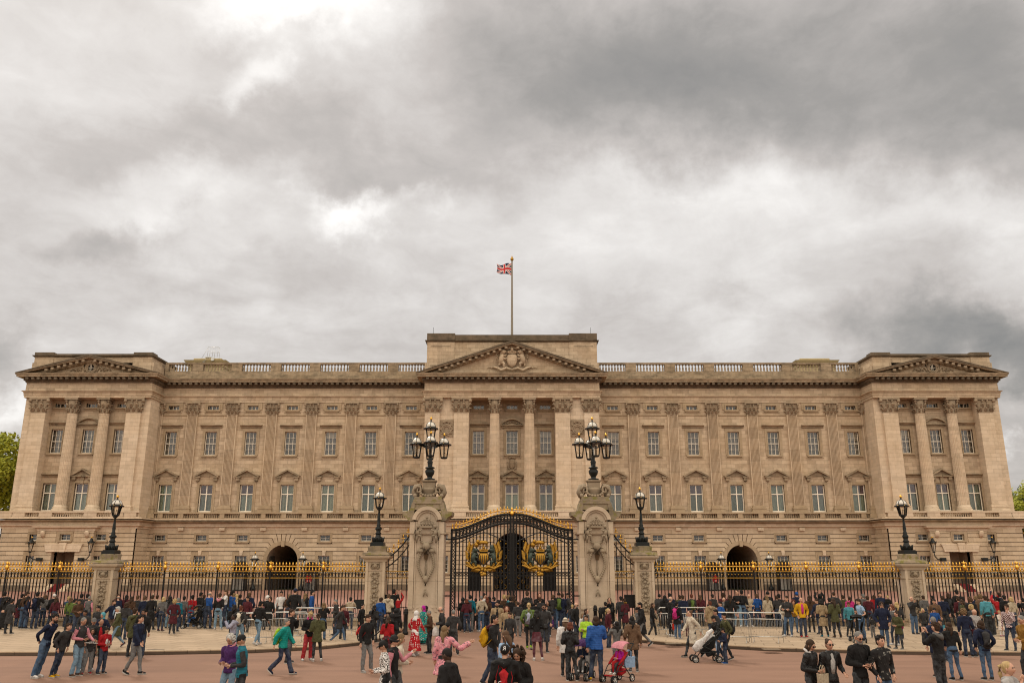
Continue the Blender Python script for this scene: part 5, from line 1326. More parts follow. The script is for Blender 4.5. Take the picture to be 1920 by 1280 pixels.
# ---- flag
fp_ = tag(empty('flagpole', (0, 97, 22)), 'tall slim flagpole on the roof behind the centre pediment', 'flagpole')
MB().lathe(0, 0, [(.17, 0), (.15, 8), (.10, 17.2), (.09, 17.3)], 10).build('pole', plain('pole_paint', (.24, .20, .15), .5), fp_)
MB().lathe(0, 0, [(.06, 17.28), (.2, 17.42), (.22, 17.55), (.12, 17.75), (.03, 17.95), (.002, 18.1)], 10).build('gilded_finial', M_goldp, fp_)
def flag_mat():
    m, t, b = mat('flag_cloth'); uv = t.new('ShaderNodeUVMap').outputs[0]; sp = t.new('ShaderNodeSeparateXYZ', i_0=uv)
    x = t.math('SUBTRACT', t.math('MULTIPLY', sp.outputs[0], 2.0), 1.0); y = t.math('SUBTRACT', sp.outputs[1], .5)   # x -1..1, y -.5...5
    ax, ay = t.math('ABSOLUTE', x), t.math('ABSOLUTE', y)
    d1 = t.math('ABSOLUTE', t.math('MULTIPLY', t.math('SUBTRACT', t.math('MULTIPLY', x, .5), y), .894)); d2 = t.math('ABSOLUTE', t.math('MULTIPLY', t.math('ADD', t.math('MULTIPLY', x, .5), y), .894))
    dm = t.math('MINIMUM', d1, d2); cr = t.math('MINIMUM', ax, ay)
    c = t.mix(t.math('LESS_THAN', dm, .10), RGB((.012, .018, .06)), RGB((.72, .68, .66)))
    c = t.mix(t.math('LESS_THAN', dm, .036), c, RGB((.55, .03, .035)))
    c = t.mix(t.math('LESS_THAN', cr, .165), c, RGB((.72, .68, .66))); c = t.mix(t.math('LESS_THAN', cr, .10), c, RGB((.55, .03, .035)))
    t.put(b.inputs['Base Color'], c); b.inputs['Roughness'].default_value = .9; return m
me = bpy.data.meshes.new('flag'); nx_, nz_ = 26, 12; vs = []; uvs = []
for j in range(nz_ + 1):
    for i in range(nx_ + 1):
        u, v = i / nx_, j / nz_
        wv = .16 * math.sin(u * 9 + v * 1.5) * u ** .5
        vs.append((-.1 - 2.15 * u + .10 * math.sin(v * 3), wv + .3 * u, -.62 * u * (1 - v) * 0 + 1.45 * v * (1 - .16 * u) + .25 * u * (1 - .2 * v) + .10 * math.sin(u * 7) - (.28 * (1 - v) * (1 - u)))); uvs.append((1 - u, v))
fs = [(j * (nx_ + 1) + i, j * (nx_ + 1) + i + 1, (j + 1) * (nx_ + 1) + i + 1, (j + 1) * (nx_ + 1) + i) for j in range(nz_) for i in range(nx_)]
me.from_pydata(vs, [], fs); ul = me.uv_layers.new(name='UVMap')
for lp in me.loops: ul.data[lp.index].uv = uvs[lp.vertex_index]
me.materials.append(flag_mat()); [setattr(p, 'use_smooth', True) for p in me.polygons]
fo = bpy.data.objects.new('flag', me); COL.objects.link(fo); fo.location = (0, 97, 37.65); fo.scale = (.86, .86, .9)
sm = fo.modifiers.new('thickness', 'SOLIDIFY'); sm.thickness = .01
tag(fo, 'union flag flying to the left from the roof flagpole', 'flag')
# ---- trees beyond the palace
def leaf_mat(name, c1, c2):
    m, t, b = mat(name); pos = t.new('ShaderNodeNewGeometry').outputs[0]
    n = t.noise(pos, .9, 5, .7); n2 = t.noise(pos, 6, 2, .6)
    t.put(b.inputs['Base Color'], t.mix(t.rng(n2, .3, .7, 0, .5), t.mix(t.rng(n, .38, .62, 0, 1), RGB(c1), RGB(c2)), RGB((c2[0] * 1.2, c2[1] * 1.2, c2[2]))))
    b.inputs['Roughness'].default_value = .75; b.inputs['Transmission Weight'].default_value = 0; return m
M_leaf = leaf_mat('spring_leaves', (.12, .16, .012), (.40, .40, .03)); M_leaf2 = leaf_mat('dark_leaves', (.03, .055, .008), (.09, .12, .012))
M_bark = plain('bark', (.06, .045, .032), .95, bump=.5)
def tree(x, y, h, r, seed, label, lm=None, nclump=70, perc=260, ls=.22):
    rr = random.Random(seed); o = tag(empty('broadleaf_tree', (x, y, 0)), label, 'tree', 'trees beyond the ends of the palace')
    tr = MB(); tr.tube([(0, 0, -.2), (.1, 0, h * .25), (-.1, .1, h * .5), (.1, 0, h * .8)], [h * .03, h * .022, h * .016, h * .006], 8)
    cr = MB(); cl_ = []
    for k in range(nclump):
        a = rr.uniform(0, 2 * PI); el = rr.uniform(-.35, 1) ; q = rr.uniform(.35, 1) ** .6
        ce = math.sqrt(max(0, 1 - el * el)); p = Vector((r * q * ce * math.cos(a), r * q * ce * math.sin(a), h * .62 + el * q * h * .36)); cl_.append(p)
        if k % 4 == 0: tr.tube([(0, 0, h * .35 + rr.uniform(0, h * .2)), tuple(p * .5 + Vector((0, 0, h * .22))), tuple(p)], [h * .010, h * .007, h * .002], 5)
    for p in cl_:
        cr_r = rr.uniform(.55, 1.15) * r * .22
        for i in range(perc):
            d = Vector((rr.gauss(0, 1), rr.gauss(0, 1), rr.gauss(0, .8))); d = d.normalized() * cr_r * rr.random() ** .4 * (1.0 + .25 * rr.random()); c = p + d
            u = Vector((rr.gauss(0, 1), rr.gauss(0, 1), rr.gauss(0, 1))).normalized(); w_ = u.orthogonal().normalized(); s_ = ls * rr.uniform(.6, 1.3)
            cr.add([c - u * s_, c + w_ * s_ * .6, c + u * s_, c - w_ * s_ * .6], [(0, 1, 2, 3)])
    tr.build('trunk', M_bark, o); cr.build('crown', lm or M_leaf, o)
tree(-65.0, 97, 18.8, 7.6, 1, 'yellow green tree beyond the left end of the palace', nclump=90)
tree(-68.0, 90, 12.0, 5.5, 2, 'lower darker tree at the far left behind the railings', M_leaf2)
tree(66.0, 106, 12.6, 5.6, 3, 'round green tree beyond the right end of the palace')
tree(72.5, 112, 13.5, 6.0, 4, 'darker tree behind the round one at the right edge', M_leaf2)
# low colonnade wing at the far right, and garden wall at the far left
cw = tag(empty('colonnade', (60.5, 96, 0)), 'low dark stone screen with gilded top at the right palace end', 'colonnade')
w_ = MB(); w_.box(-5, 12, 0, 1, 4.6, 5.6); w_.box(-5, 12, -.2, 1.2, 5.6, 5.9)
for k in range(7): w_.lathe(-4.4 + 2.4 * k, .5, [(.4, 0), (.35, .3), (.3, 4.3), (.45, 4.6)], 10)
w_.build('columns', M_wall, cw)
MB().box(-5, 12, .0, .1, 0, 4.6).build('dark_bay', M_black, cw)
MB().box(-5, 12, -.25, -.2, 5.9, 6.2).build('gilded_band', M_goldp, cw)
# ================================================================== PEOPLE
def spl(pts, n=4):
    """smooth chain of (x,y,z,r[,ry]) tuples"""
    P = [Vector(p) if len(p) == 5 else Vector((*p, p[3])) for p in [tuple(q) for q in pts]]
    out = []
    for i in range(len(P) - 1):
        p0, p1, p2, p3 = P[max(0, i - 1)], P[i], P[i + 1], P[min(len(P) - 1, i + 2)]
        for k in range(n):
            t = k / n; out.append(.5 * ((2 * p1) + (p2 - p0) * t + (2 * p0 - 5 * p1 + 4 * p2 - p3) * t * t + (3 * p1 - p0 - 3 * p2 + p3) * t ** 3))
    out.append(P[-1]); return out
def limb(mb, pts, n=4, k=10, m=0, up=(0, 1, 0)):
    q = spl(pts, n); mb.tube([v[:3] for v in q], [v[3] for v in q], k, m, ry=[v[4] for v in q], up=up)
AR = dict(  # elbow, wrist for the arm on +x (mirrored for the other), hand direction
 down=((.245, .03, 1.14), (.255, -.03, .90), (0, -.05, -1)), pocket=((.30, .07, 1.15), (.215, -.07, .96), (-.2, -.2, -.9)), hold=((.25, .04, 1.14), (.10, -.24, 1.12), (-.6, -.7, .2)),
 photo=((.25, -.17, 1.25), (.085, -.31, 1.48), (-.2, -.3, .9)), high=((.27, -.10, 1.62), (.13, -.20, 1.84), (-.2, -.1, 1)), cross=((.27, -.03, 1.14), (-.05, -.21, 1.18), (-1, 0, .1)),
 hip=((.40, .10, 1.18), (.22, .0, 1.02), (-.8, -.3, -.4)), behind=((.28, .13, 1.16), (.10, .18, .96), (-.9, 0, -.4)), face=((.24, -.14, 1.16), (.09, -.22, 1.42), (-.3, 0, .95)),
 side=((.42, -.10, 1.20), (.64, -.24, 1.32), (.6, -.5, .4)), fwd=((.24, -.14, 1.16), (.18, -.38, 1.08), (0, -1, -.1)), swf=((.24, -.12, 1.16), (.23, -.30, .98), (0, -.6, -.8)),
 swb=((.25, .18, 1.17), (.25, .22, .93), (0, -.1, -1)), up1=((.30, -.10, 1.58), (.32, -.18, 1.82), (0, -.1, 1)), bag=((.27, .06, 1.15), (.24, -.14, 1.05), (0, -.8, -.5)))
LG = dict(  # (knee, ankle, heel lift) for +x leg and -x leg
 st=(((.10, -.015, .50), (.11, .02, .085), 0), ((-.10, -.015, .50), (-.11, .02, .085), 0)),
 rx=(((.10, -.01, .50), (.10, .02, .085), 0), ((-.14, -.09, .50), (-.20, -.04, .085), 0)),
 wd=(((.15, -.02, .50), (.20, .02, .085), 0), ((-.15, -.02, .50), (-.21, .03, .085), 0)),
 wk=(((.09, -.19, .51), (.08, -.30, .10), 0), ((-.09, .05, .50), (-.09, .36, .19), .6)),
 wk2=(((.09, -.12, .51), (.08, -.18, .09), 0), ((-.09, .03, .49), (-.09, .22, .13), .3)),
 ln=(((.09, .10, .50), (.10, .22, .085), 0), ((-.09, .07, .50), (-.11, .18, .085), 0)),
 sit=(((.10, -.34, .90), (.10, -.42, .55), 0), ((-.10, -.34, .90), (-.11, -.40, .55), 0)))
PO = dict(  # arm +x, arm -x, legs, forward lean deg, head pitch deg
 stand=('down', 'down', 'st', 0, 4), relax=('down', 'pocket', 'rx', 2, 6), pocket=('pocket', 'pocket', 'st', 0, 2), hold=('hold', 'hold', 'rx', 4, 24), photo=('photo', 'photo', 'st', -2, -4),
 high=('high', 'high', 'st', -2, -14), raise1=('up1', 'down', 'rx', 0, -10), cross=('cross', 'cross', 'rx', 0, 2), hip=('hip', 'down', 'rx', 2, 0), behind=('behind', 'behind', 'ln', 14, 4),
 phone=('face', 'down', 'rx', 2, 6), extend=('side', 'down', 'rx', 0, 4), walk=('swf', 'swb', 'wk', 5, 4), stroll=('pocket', 'swf', 'wk2', 4, 4), push=('fwd', 'fwd', 'wk2', 16, 20), look=('down', 'down', 'rx', 6, 28),
 wide=('phone' and 'bag', 'down', 'wd', 0, 0), bag=('bag', 'down', 'st', 2, 4), lean=('pocket', 'pocket', 'ln', 16, 2), sit=('hold', 'hold', 'sit', -8, 14), facehands=('face', 'face', 'st', 0, 0), count=('fwd', 'hold', 'rx', 8, 24))
SH = Vector((.178, .0, 1.415)); PEL = Vector((0, 0, .95))
class Skel:
    def __init__(s, pose):
        a, b, l, ln_, hp = PO[pose]; s.R = Matrix.Rotation(math.radians(ln_), 3, 'X'); s.l = LG[l]; s.hp = hp
        s.arms = []
        for sd, nm in ((1, a), (-1, b)):
            e, w_, h = AR[nm]; mm = Vector((sd, 1, 1))
            f = lambda p: s.T(Vector((p[0] * sd, p[1], p[2])))
            s.arms.append((f(SH), f(e), f(w_), s.R @ Vector((h[0] * sd, h[1], h[2])).normalized(), sd))
        s.head = s.T(Vector((0, -.015, 1.635))); s.HM = Matrix.Translation(s.head) @ Matrix.Rotation(math.radians(ln_ * .4 + hp), 4, 'X')
        if l == 'sit': s.sit = True
    def T(s, p): return s.R @ (Vector(p) - PEL) + PEL
def remesh(mb, voxel, name, smooth=2, post=None):
    me = mb.mesh('tmp', []); o = bpy.data.objects.new('tmp', me); COL.objects.link(o)
    r = o.modifiers.new('r', 'REMESH'); r.mode = 'VOXEL'; r.voxel_size = voxel; r.use_smooth_shade = True
    if smooth: q = o.modifiers.new('s', 'SMOOTH'); q.iterations = smooth; q.factor = .5
    if post: post(o)
    dg = bpy.context.evaluated_depsgraph_get(); dg.update(); m2 = bpy.data.meshes.new_from_object(o.evaluated_get(dg)); m2.name = name
    bpy.data.objects.remove(o); bpy.data.meshes.remove(me); return m2
def head_mb():
    mb = MB(); n, k = 22, 18; vs = []; fs = []
    for j in range(k + 1):
        ph = PI * j / k; z = -math.cos(ph); q = max(math.sin(ph), .02)
        for i in range(n):
            a = 2 * PI * i / n; x, y = math.sin(a) * q, -math.cos(a) * q      # i=0 is the face side
            wx, wy, wz = .077, .097, .118
            if z < 0: wx *= 1 - .34 * (-z) ** 1.5; wy *= 1 - .16 * (-z)
            X, Y, Z = x * wx, y * wy, z * wz
            if y < 0:
                fr = max(0, -y)
                if abs(x) < .22 and -.35 < z < .12: Y -= .020 * (1 - abs(x) / .22) * (1 - abs((z + .14) / .26)) * 1.4 if abs((z + .14) / .26) < 1 else 0
                if .14 < abs(x) < .6 and .0 < z < .26: Y += .008 * fr
                if z < -.75: Y -= .012 * fr
            if y > 0 and z < -.2: Y *= 1 - .35 * (-z - .2)
            vs.append((X, Y, Z))
    for j in range(k):
        for i in range(n): fs.append((j * n + i, j * n + (i + 1) % n, (j + 1) * n + (i + 1) % n, (j + 1) * n + i))
    mb.add(vs, fs, 0, True)
    for s_ in (-1, 1):
        mb.ball((s_ * .078, .005, -.005), .03, 8, 0, sc=(.35, .6, 1.1))
        mb.ball((s_ * .029, -.084, .014), .0125, 6, 1, sc=(1.2, .5, .7)); mb.box(s_ * .031 - .017, s_ * .031 + .017, -.094, -.08, .030, .037, 1)
    mb.ball((0, -.091, -.058), .02, 8, 2, sc=(1.1, .4, .38))
    return mb
def hand_mb(mb, w_, d, sd, fist=False):
    d = d.normalized(); side = Vector((0, 1, 0)).cross(d); 
    if side.length < .2: side = Vector((1, 0, 0)).cross(d)
    side.normalize(); nrm = d.cross(side).normalized()
    for i, L in enumerate((.068, .078, .074, .058)):
        off = side * (-.027 + .018 * i) * sd; p0 = w_ + d * .085 + off; c = nrm * (.012 * sd)
        mb.tube([p0 - d * .03, p0 + d * L * .5 + c * .3, p0 + d * L * .85 + c * 1.6], [.0095, .0085, .006], 5)
    p0 = w_ + d * .03 - side * .028 * sd
    mb.tube([p0, p0 + d * .03 - side * .026 * sd, p0 + d * .062 - side * .030 * sd], [.012, .010, .007], 5)
def rear(sk): return Vector((0, .0, 0))
def arm_chain(sk, i, r0, r1, r2, ext=0.0, cut=None):
    s_, e, w_, h, sd = sk.arms[i]
    a = [(*(s_ + (sk.T((0, 0, 1.36)) - s_) * .35), r0 * .9), (*s_, r0), (*(s_.lerp(e, .5)), (r0 + r1) / 2), (*e, r1)]
    if cut: return [a[0], a[1], (*(s_.lerp(e, cut)), r1)]
    return a + [(*(e.lerp(w_, .5)), (r1 + r2) / 2), (*(w_ + (w_ - e).normalized() * ext), r2)]
def leg_chain(sk, i, r, ext=0.0, zcut=None):
    kn, an, lf = sk.l[i]; sd = 1 if i == 0 else -1
    hip = Vector((.088 * sd, .01, .93)); kn, an = Vector(kn), Vector(an)
    if zcut: return [(*hip, r[0]), (*(hip.lerp(kn, .6)), r[1])]
    return [(*hip, r[0]), (*(hip.lerp(kn, .5)), (r[0] + r[1]) / 2), (*kn, r[1]), (*(kn.lerp(an, .45) + Vector((0, .012, 0))), (r[1] * .55 + r[2] * .45)), (*(an + (an - kn).normalized() * ext), r[2])]
CACHE = {}
def skel(p):
    if ('k', p) not in CACHE: CACHE['k', p] = Skel(p)
    return CACHE['k', p]
def body_mesh(pose):
    if ('b', pose) in CACHE: return CACHE['b', pose]
    sk = skel(pose); mb = MB()
    tor = [(*sk.T((0, .01, .88)), .105, .08), (*sk.T((0, 0, 1.0)), .112, .08), (*sk.T((0, 0, 1.15)), .11, .08), (*sk.T((0, 0, 1.32)), .14, .095), (*sk.T((0, .01, 1.44)), .12, .08), (*sk.T((0, .012, 1.50)), .058, .058), (*(sk.head + Vector((0, .01, -.07))), .052, .055)]
    limb(mb, tor, 4, 12)
    for i in (0, 1):
        limb(mb, arm_chain(sk, i, .048, .034, .026), 3, 8); w_, h = sk.arms[i][2], sk.arms[i][3]
        mb.tube([w_ - h * .03, w_ + h * .03, w_ + h * .095], [.024, .034, .036], 8, ry=[.02, .016, .014])
        limb(mb, leg_chain(sk, i, (.058, .034, .026)), 3, 8)
        kn, an, lf = sk.l[i]; mb.tube([Vector(an) + Vector((0, .03, -.02)), Vector(an) + Vector((0, -.14, -.045 + lf * .0))], [.034, .028], 6)
    m2 = remesh(mb, .019, 'person_body')
    k = MB(); hm = head_mb(); k.join(hm, sk.HM)
    for i in (0, 1): hand_mb(k, sk.arms[i][2], sk.arms[i][3], sk.arms[i][4])
    nv = len(m2.vertices); vs = [v.co[:] for v in m2.vertices] + k.v; fs = [list(p.vertices) for p in m2.polygons] + [[i + nv for i in f] for f in k.f]
    me = bpy.data.meshes.new('person_body'); me.from_pydata(vs, [], fs); mi = [0] * len(m2.polygons) + k.m
    for q in (M_skin, M_eye, M_lip): me.materials.append(q)
    me.polygons.foreach_set('material_index', mi); me.polygons.foreach_set('use_smooth', [True] * len(fs)); me.update()
    bpy.data.meshes.remove(m2); CACHE['b', pose] = me; return me
UP = dict(  # hem z, hem rx, ry, girth, sleeve radii, sleeve kind
 jacket=(.86, .178, .135, 1.0, (.078, .064, .046), 1), puffer=(.84, .195, .155, 1.12, (.092, .078, .055), 1), coat=(.52, .225, .175, 1.02, (.08, .066, .048), 1), parka=(.70, .21, .16, 1.06, (.086, .070, .052), 1),
 shirt=(.88, .165, .125, .92, (.068, .054, .038), 1), tee=(.87, .165, .125, .94, (.072, .066, .05), 2), vest=(.86, .18, .135, 1.04, (.07, .06, .05), 0), long=(.10, .27, .24, 1.0, (.078, .064, .05), 1),
 gown=(.20, .31, .27, 1.0, (.075, .066, .055), 1), crop=(1.04, .135, .105, .9, (.06, .05, .036), 1), dress=(.42, .27, .24, .93, (.064, .052, .038), 1), swing=(.55, .30, .25, 1.0, (.078, .07, .075), 1))
def folds(o):
    tx = bpy.data.textures.get('fold_noise')
    if tx is None: tx = bpy.data.textures.new('fold_noise', 'CLOUDS'); tx.noise_scale = .11; tx.noise_depth = 1
    d = o.modifiers.new('d', 'DISPLACE'); d.texture = tx; d.strength = .034; d.mid_level = .5; d.texture_coords = 'LOCAL'
def upper_mesh(pose, kind):
    if ('u', pose, kind) in CACHE: return CACHE['u', pose, kind]
    sk = skel(pose); z, rx, ry, g, sr, sl_ = UP[kind]; mb = MB(); sit = hasattr(sk, 'sit')
    if sit: z = max(z, .92)
    pts = []
    flare = [] 
    for (zz, a, b) in ((1.02, .150, .115), (1.16, .150, .115), (1.30, .178, .128), (1.40, .168, .110), (1.46, .115, .085), (1.505, .066, .066)): flare.append((*sk.T((0, .005, zz)), a * g, b * g))
    if kind in ('vest', 'puffer', 'parka', 'jacket', 'coat'): flare[-1] = (*sk.T((0, .01, 1.52)), .074, .074)
    if z < .9:
        low = [(0, .005 + (.10 * (1 - z / .95) if PO[pose][2] == 'ln' else 0), z, rx, ry), (0, .005, (z + .93) / 2, (rx + .165 * g) / 2, (ry + .125 * g) / 2)] if z < .8 else [(*sk.T((0, .0, z)), rx, ry)]
        if z >= .8: pts = low + [(*sk.T((0, .0, .94)), .165 * g, .125 * g)] + flare
        else: pts = low + [(*sk.T((0, 0, .95)), .165 * g, .125 * g)] + flare
    else: pts = [(*sk.T((0, .0, z)), rx, ry)] + [f for f in flare if f[2] > z + .03]
    limb(mb, pts, 4, 16)
    if sl_:
        for i in (0, 1): limb(mb, arm_chain(sk, i, sr[0], sr[1], sr[2], .0, cut=(.62 if sl_ == 2 else None)), 4, 10)
    else:
        for i in (0, 1): s_ = sk.arms[i][0]; mb.ball(s_, .075, 8)
    if kind in ('jacket', 'parka', 'puffer', 'coat'):
        q = sk.T((0, .075, 1.475)); mb.tube([q + Vector((-.085, -.05, .0)), q + Vector((-.05, .01, -.02)), q + Vector((.05, .01, -.02)), q + Vector((.085, -.05, 0))], [.03, .045, .045, .03], 8)
    me = remesh(mb, .021, kind, 2, folds); me.materials.append(M_cloth); CACHE['u', pose, kind] = me; return me
LO = dict(jeans=(.098, .074, .064), slim=(.092, .064, .050), baggy=(.104, .084, .076), flare=(.094, .072, .082), tights=(.086, .060, .046))
def lower_mesh(pose, kind):
    if ('l', pose, kind) in CACHE: return CACHE['l', pose, kind]
    sk = skel(pose); mb = MB()
    if kind in ('skirt', 'mini'):
        z = .38 if kind == 'skirt' else .66
        limb(mb, [(0, 0, z, .215, .19), (0, 0, .8, .185, .15), (*sk.T((0, 0, 1.0)), .15, .115)], 4, 14)
        for i in (0, 1): limb(mb, leg_chain(sk, i, LO['tights'], .0), 4, 9)
    else:
        r = LO[kind]; limb(mb, [(*sk.T((0, .01, 1.10)), .13, .10), (*sk.T((0, .01, 1.02)), .145, .112), (0, .012, .93, .158, .120), (0, .01, .86, .13, .10)], 3, 14)
        for i in (0, 1): limb(mb, leg_chain(sk, i, r, .02), 4, 10)
    me = remesh(mb, .020, kind, 1, folds); me.materials.append(M_denim); CACHE['l', pose, kind] = me; return me
def shoe_mesh(pose, i, kind):
    if ('s', pose, i, kind) in CACHE: return CACHE['s', pose, i, kind]
    kn, an, lf = skel(pose).l[i]; sd = 1 if i == 0 else -1; mb = MB()
    mb.tube([(0, .065, -.02), (0, .02, -.02), (0, -.07, -.034), (0, -.15, -.047), (0, -.185, -.052)], [.033, .042, .042, .044, .026], 8, 0, ry=[.042, .052, .036, .028, .018], up=(0, 0, 1))
    mb.tube([(0, .02, -.02), (0, .018, .055 if kind == 'boot' else .02)], [.045, .046], 8, 0)
    mb.prism([(-.03, .07), (-.045, -.05), (-.048, -.14), (-.02, -.195), (.02, -.195), (.048, -.14), (.045, -.05), (.03, .07)][::-1], -.085, -.058, 'z', 1)
    R = Matrix.Rotation(lf * 1.1, 4, 'X') @ Matrix.Rotation(0.16 * sd, 4, 'Z'); k = MB().join(mb, Matrix.Translation(an) @ R)
    me = k.mesh('shoe', [M_cloth, M_cloth]); me.materials[1] = SOLE; CACHE['s', pose, i, kind] = me; return me
SOLE = plain('shoe_sole', (.35, .33, .30), .7)
def hair_mesh(kind):
    if ('h', kind) in CACHE: return CACHE['h', kind]
    mb = MB(); rr = random.Random(len(kind)); B = lambda c, s_, r=1.0: mb.ball(c, 1.0, 16, 0, sc=s_)
    def cap_(ex=0.0): B((0, .022, .030), (.085 + ex, .098 + ex, .100 + ex))
    if kind in ('short', 'beardy'): cap_(); B((0, .045, -.01), (.078, .068, .085)); mb.tube([(-.05, -.062, .085), (0, -.075, .10), (.055, -.06, .085)], [.022, .028, .022], 6)
    if kind == 'short':
        for k in range(40):
            a = rr.uniform(0, 2 * PI); el = rr.uniform(.15, 1); c = math.sqrt(1 - el * el); mb.ball((.083 * c * math.cos(a), .02 + .096 * c * math.sin(a), .03 + .098 * el), rr.uniform(.012, .024), 5)
    if 0: pass
    elif kind == 'bald': mb.tube([(-.08, .0, -.01), (-.072, .055, .0), (0, .092, .0), (.072, .055, 0), (.08, .0, -.01)], [.012, .022, .024, .022, .012], 6, ry=[.022, .038, .04, .038, .022])
    elif kind == 'shaved': B((0, .012, .022), (.080, .0985, .103))
    elif kind in ('long', 'wavy'):
        cap_(.004); L = -.36 if kind == 'long' else -.30
        mb.tube([(0, .04, .0), (0, .075, -.10), (0, .085, -.22), (0, .075, L)], [.088, .098, .092, .035], 12, ry=[.06, .05, .042, .022])
        for s_ in (-1, 1): mb.tube([(s_ * .066, -.03, .05), (s_ * .086, -.02, -.04), (s_ * .088, .0, -.14), (s_ * .075, -.02, -.24)], [.022, .028, .03, .014], 7)
        if kind == 'wavy':
            for k in range(30): a = rr.uniform(-.3, PI + .3); z = rr.uniform(-.28, .06); mb.ball((.10 * math.cos(a), .03 + .07 * math.sin(a), z), .035, 6)
    elif kind == 'bob':
        cap_(.008); mb.tube([(0, .03, .0), (0, .05, -.08), (0, .05, -.145)], [.094, .10, .088], 12, ry=[.075, .066, .055])
        for s_ in (-1, 1): mb.tube([(s_ * .07, -.035, .05), (s_ * .088, -.03, -.04), (s_ * .082, -.025, -.12)], [.022, .028, .02], 7)
    elif kind == 'curly':
        cap_(.006)
        for k in range(70):
            a = rr.uniform(-.5, PI + .5); el = rr.uniform(-.9, 1); c = math.sqrt(1 - el * el * .9); mb.ball((.098 * c * math.cos(a), .03 + .10 * c * math.sin(a), .02 + .115 * el), .030, 6)
    elif kind == 'bigcurl':
        cap_(.01)
        for k in range(110):
            a = rr.uniform(-.6, PI + .6); z = rr.uniform(-.34, .12); q = .12 + .04 * math.sin((z + .1) * 9); mb.ball((q * math.cos(a), .03 + q * .8 * math.sin(a), z), .034, 6)
    elif kind in ('pony', 'bun'):
        cap_(); B((0, .045, -.01), (.076, .066, .08))
        if kind == 'pony': mb.tube([(0, .11, .05), (0, .15, .03), (0, .155, -.08), (0, .135, -.22)], [.026, .034, .036, .012], 8)
        else: mb.ball((0, .10, .085), .045, 10)
    elif kind == 'cap':
        B((0, .012, .036), (.088, .104, .094)); mb.tube([(0, -.07, .045), (0, -.13, .035), (0, -.165, .026)], [.07, .066, .035], 10, ry=[.012, .010, .006], up=(0, 0, 1)); mb.ball((0, .01, .128), .012, 6)
    elif kind == 'beanie':
        B((0, .016, .034), (.088, .104, .108)); mb.tube([(.0 + .09 * math.cos(t), .012 + .104 * math.sin(t), .018 + .012 * math.sin(t)) for t in [2 * PI * i / 16 for i in range(17)]], .014, 6, ry=.026, up=(0, 0, 1))
    elif kind == 'bearskin':
        mb.tube([(0, .012, .0), (0, .012, .06), (0, .015, .2), (0, .015, .29), (0, .015, .33)], [.088, .105, .115, .09, .04], 14, ry=[.10, .115, .12, .10, .05])
    elif kind in ('hijab', 'hood'):
        for k in range(9):
            pass
        ex = .016 if kind == 'hijab' else .03
        B((0, .028, .026), (.086 + ex, .098 + ex, .104 + ex))
        mb.tube([(0, .02, -.04), (0, .035, -.13), (0, .045, -.20), (0, .05, -.27)], [.085, .088, .13, .16], 14, ry=[.075, .082, .11, .12])
    me = mb.mesh(kind + '_hair', [M_hair]); CACHE['h', kind] = me; return me
C = dict(bk=(.013, .012, .012), dk=(.038, .036, .036), gy=(.13, .125, .12), lg=(.40, .38, .36), wh=(.70, .67, .64), nv=(.012, .017, .042), bl=(.015, .075, .27), lb=(.30, .44, .62), jn=(.045, .085, .15), dj=(.014, .022, .045), lj=(.13, .21, .28),
 br=(.075, .038, .02), tn=(.36, .26, .15), be=(.45, .37, .26), cr=(.64, .56, .44), ol=(.075, .075, .03), gn=(.10, .15, .03), lm=(.34, .56, .03), tl=(.006, .13, .18), te=(.0, .22, .19), rd=(.36, .010, .014), mr=(.075, .012, .018), pk=(.60, .24, .28), hp=(.55, .03, .20),
 mg=(.40, .01, .26), pu=(.065, .02, .105), yl=(.60, .33, .01), og=(.70, .09, .01), li=(.34, .34, .42), mu=(.26, .13, .02), tq=(.08, .30, .36), ct=(.14, .08, .045),
 hk=(.014, .011, .010), hb=(.045, .024, .013), hm=(.10, .055, .03), hl=(.19, .12, .06), hy=(.48, .34, .16), hw=(.50, .48, .44), hg=(.20, .19, .175), hr=(.12, .035, .018),
 s1=(.50, .29, .195), s2=(.38, .21, .135), s3=(.22, .115, .065), s4=(.055, .027, .016))
def child(name, me, par, col=None, mtx=None, mt=None):
    o = bpy.data.objects.new(name, me); COL.objects.link(o); o.parent = par
    if mtx is not None: o.matrix_local = mtx
    if col is not None: o.color = (*C[col], 1) if isinstance(col, str) else (*col, 1)
    if mt is not None: o.material_slots[0].link = 'OBJECT'; o.material_slots[0].material = mt
    return o
def sglasses():
    if 'sg' not in CACHE:
        mb = MB()
        for s_ in (-1, 1): mb.ball((s_ * .032, -.098, .014), .024, 8, sc=(1.15, .3, .85)); mb.tube([(s_ * .055, -.09, .02), (s_ * .082, -.02, .015), (s_ * .082, .03, .01)], .004, 4)
        mb.tube([(-.02, -.103, .02), (.02, -.103, .02)], .004, 4); CACHE['sg'] = mb.mesh('sunglasses', [M_iron])
    return CACHE['sg']
def beard():
    if 'bd' not in CACHE:
        mb = MB(); mb.tube([(-.064, -.03, -.04), (-.05, -.066, -.078), (0, -.084, -.098), (.05, -.066, -.078), (.064, -.03, -.04)], [.014, .026, .034, .026, .014], 8); mb.tube([(-.03, -.092, -.045), (0, -.098, -.04), (.03, -.092, -.045)], .009, 5)
        CACHE['bd'] = mb.mesh('beard', [M_hair])
    return CACHE['bd']
def scarf_mesh():
    if 'sc' not in CACHE:
        mb = MB(); mb.tube([(.085 * math.cos(t), .01 + .085 * math.sin(t), -.135 + .01 * math.sin(3 * t)) for t in [2 * PI * i / 14 for i in range(15)]], .034, 8, up=(0, 0, 1)); mb.tube([(.03, -.09, -.15), (.04, -.13, -.28), (.035, -.13, -.42)], [.035, .04, .035], 8, ry=[.015] * 3)
        CACHE['sc'] = mb.mesh('scarf', [M_cloth])
    return CACHE['sc']
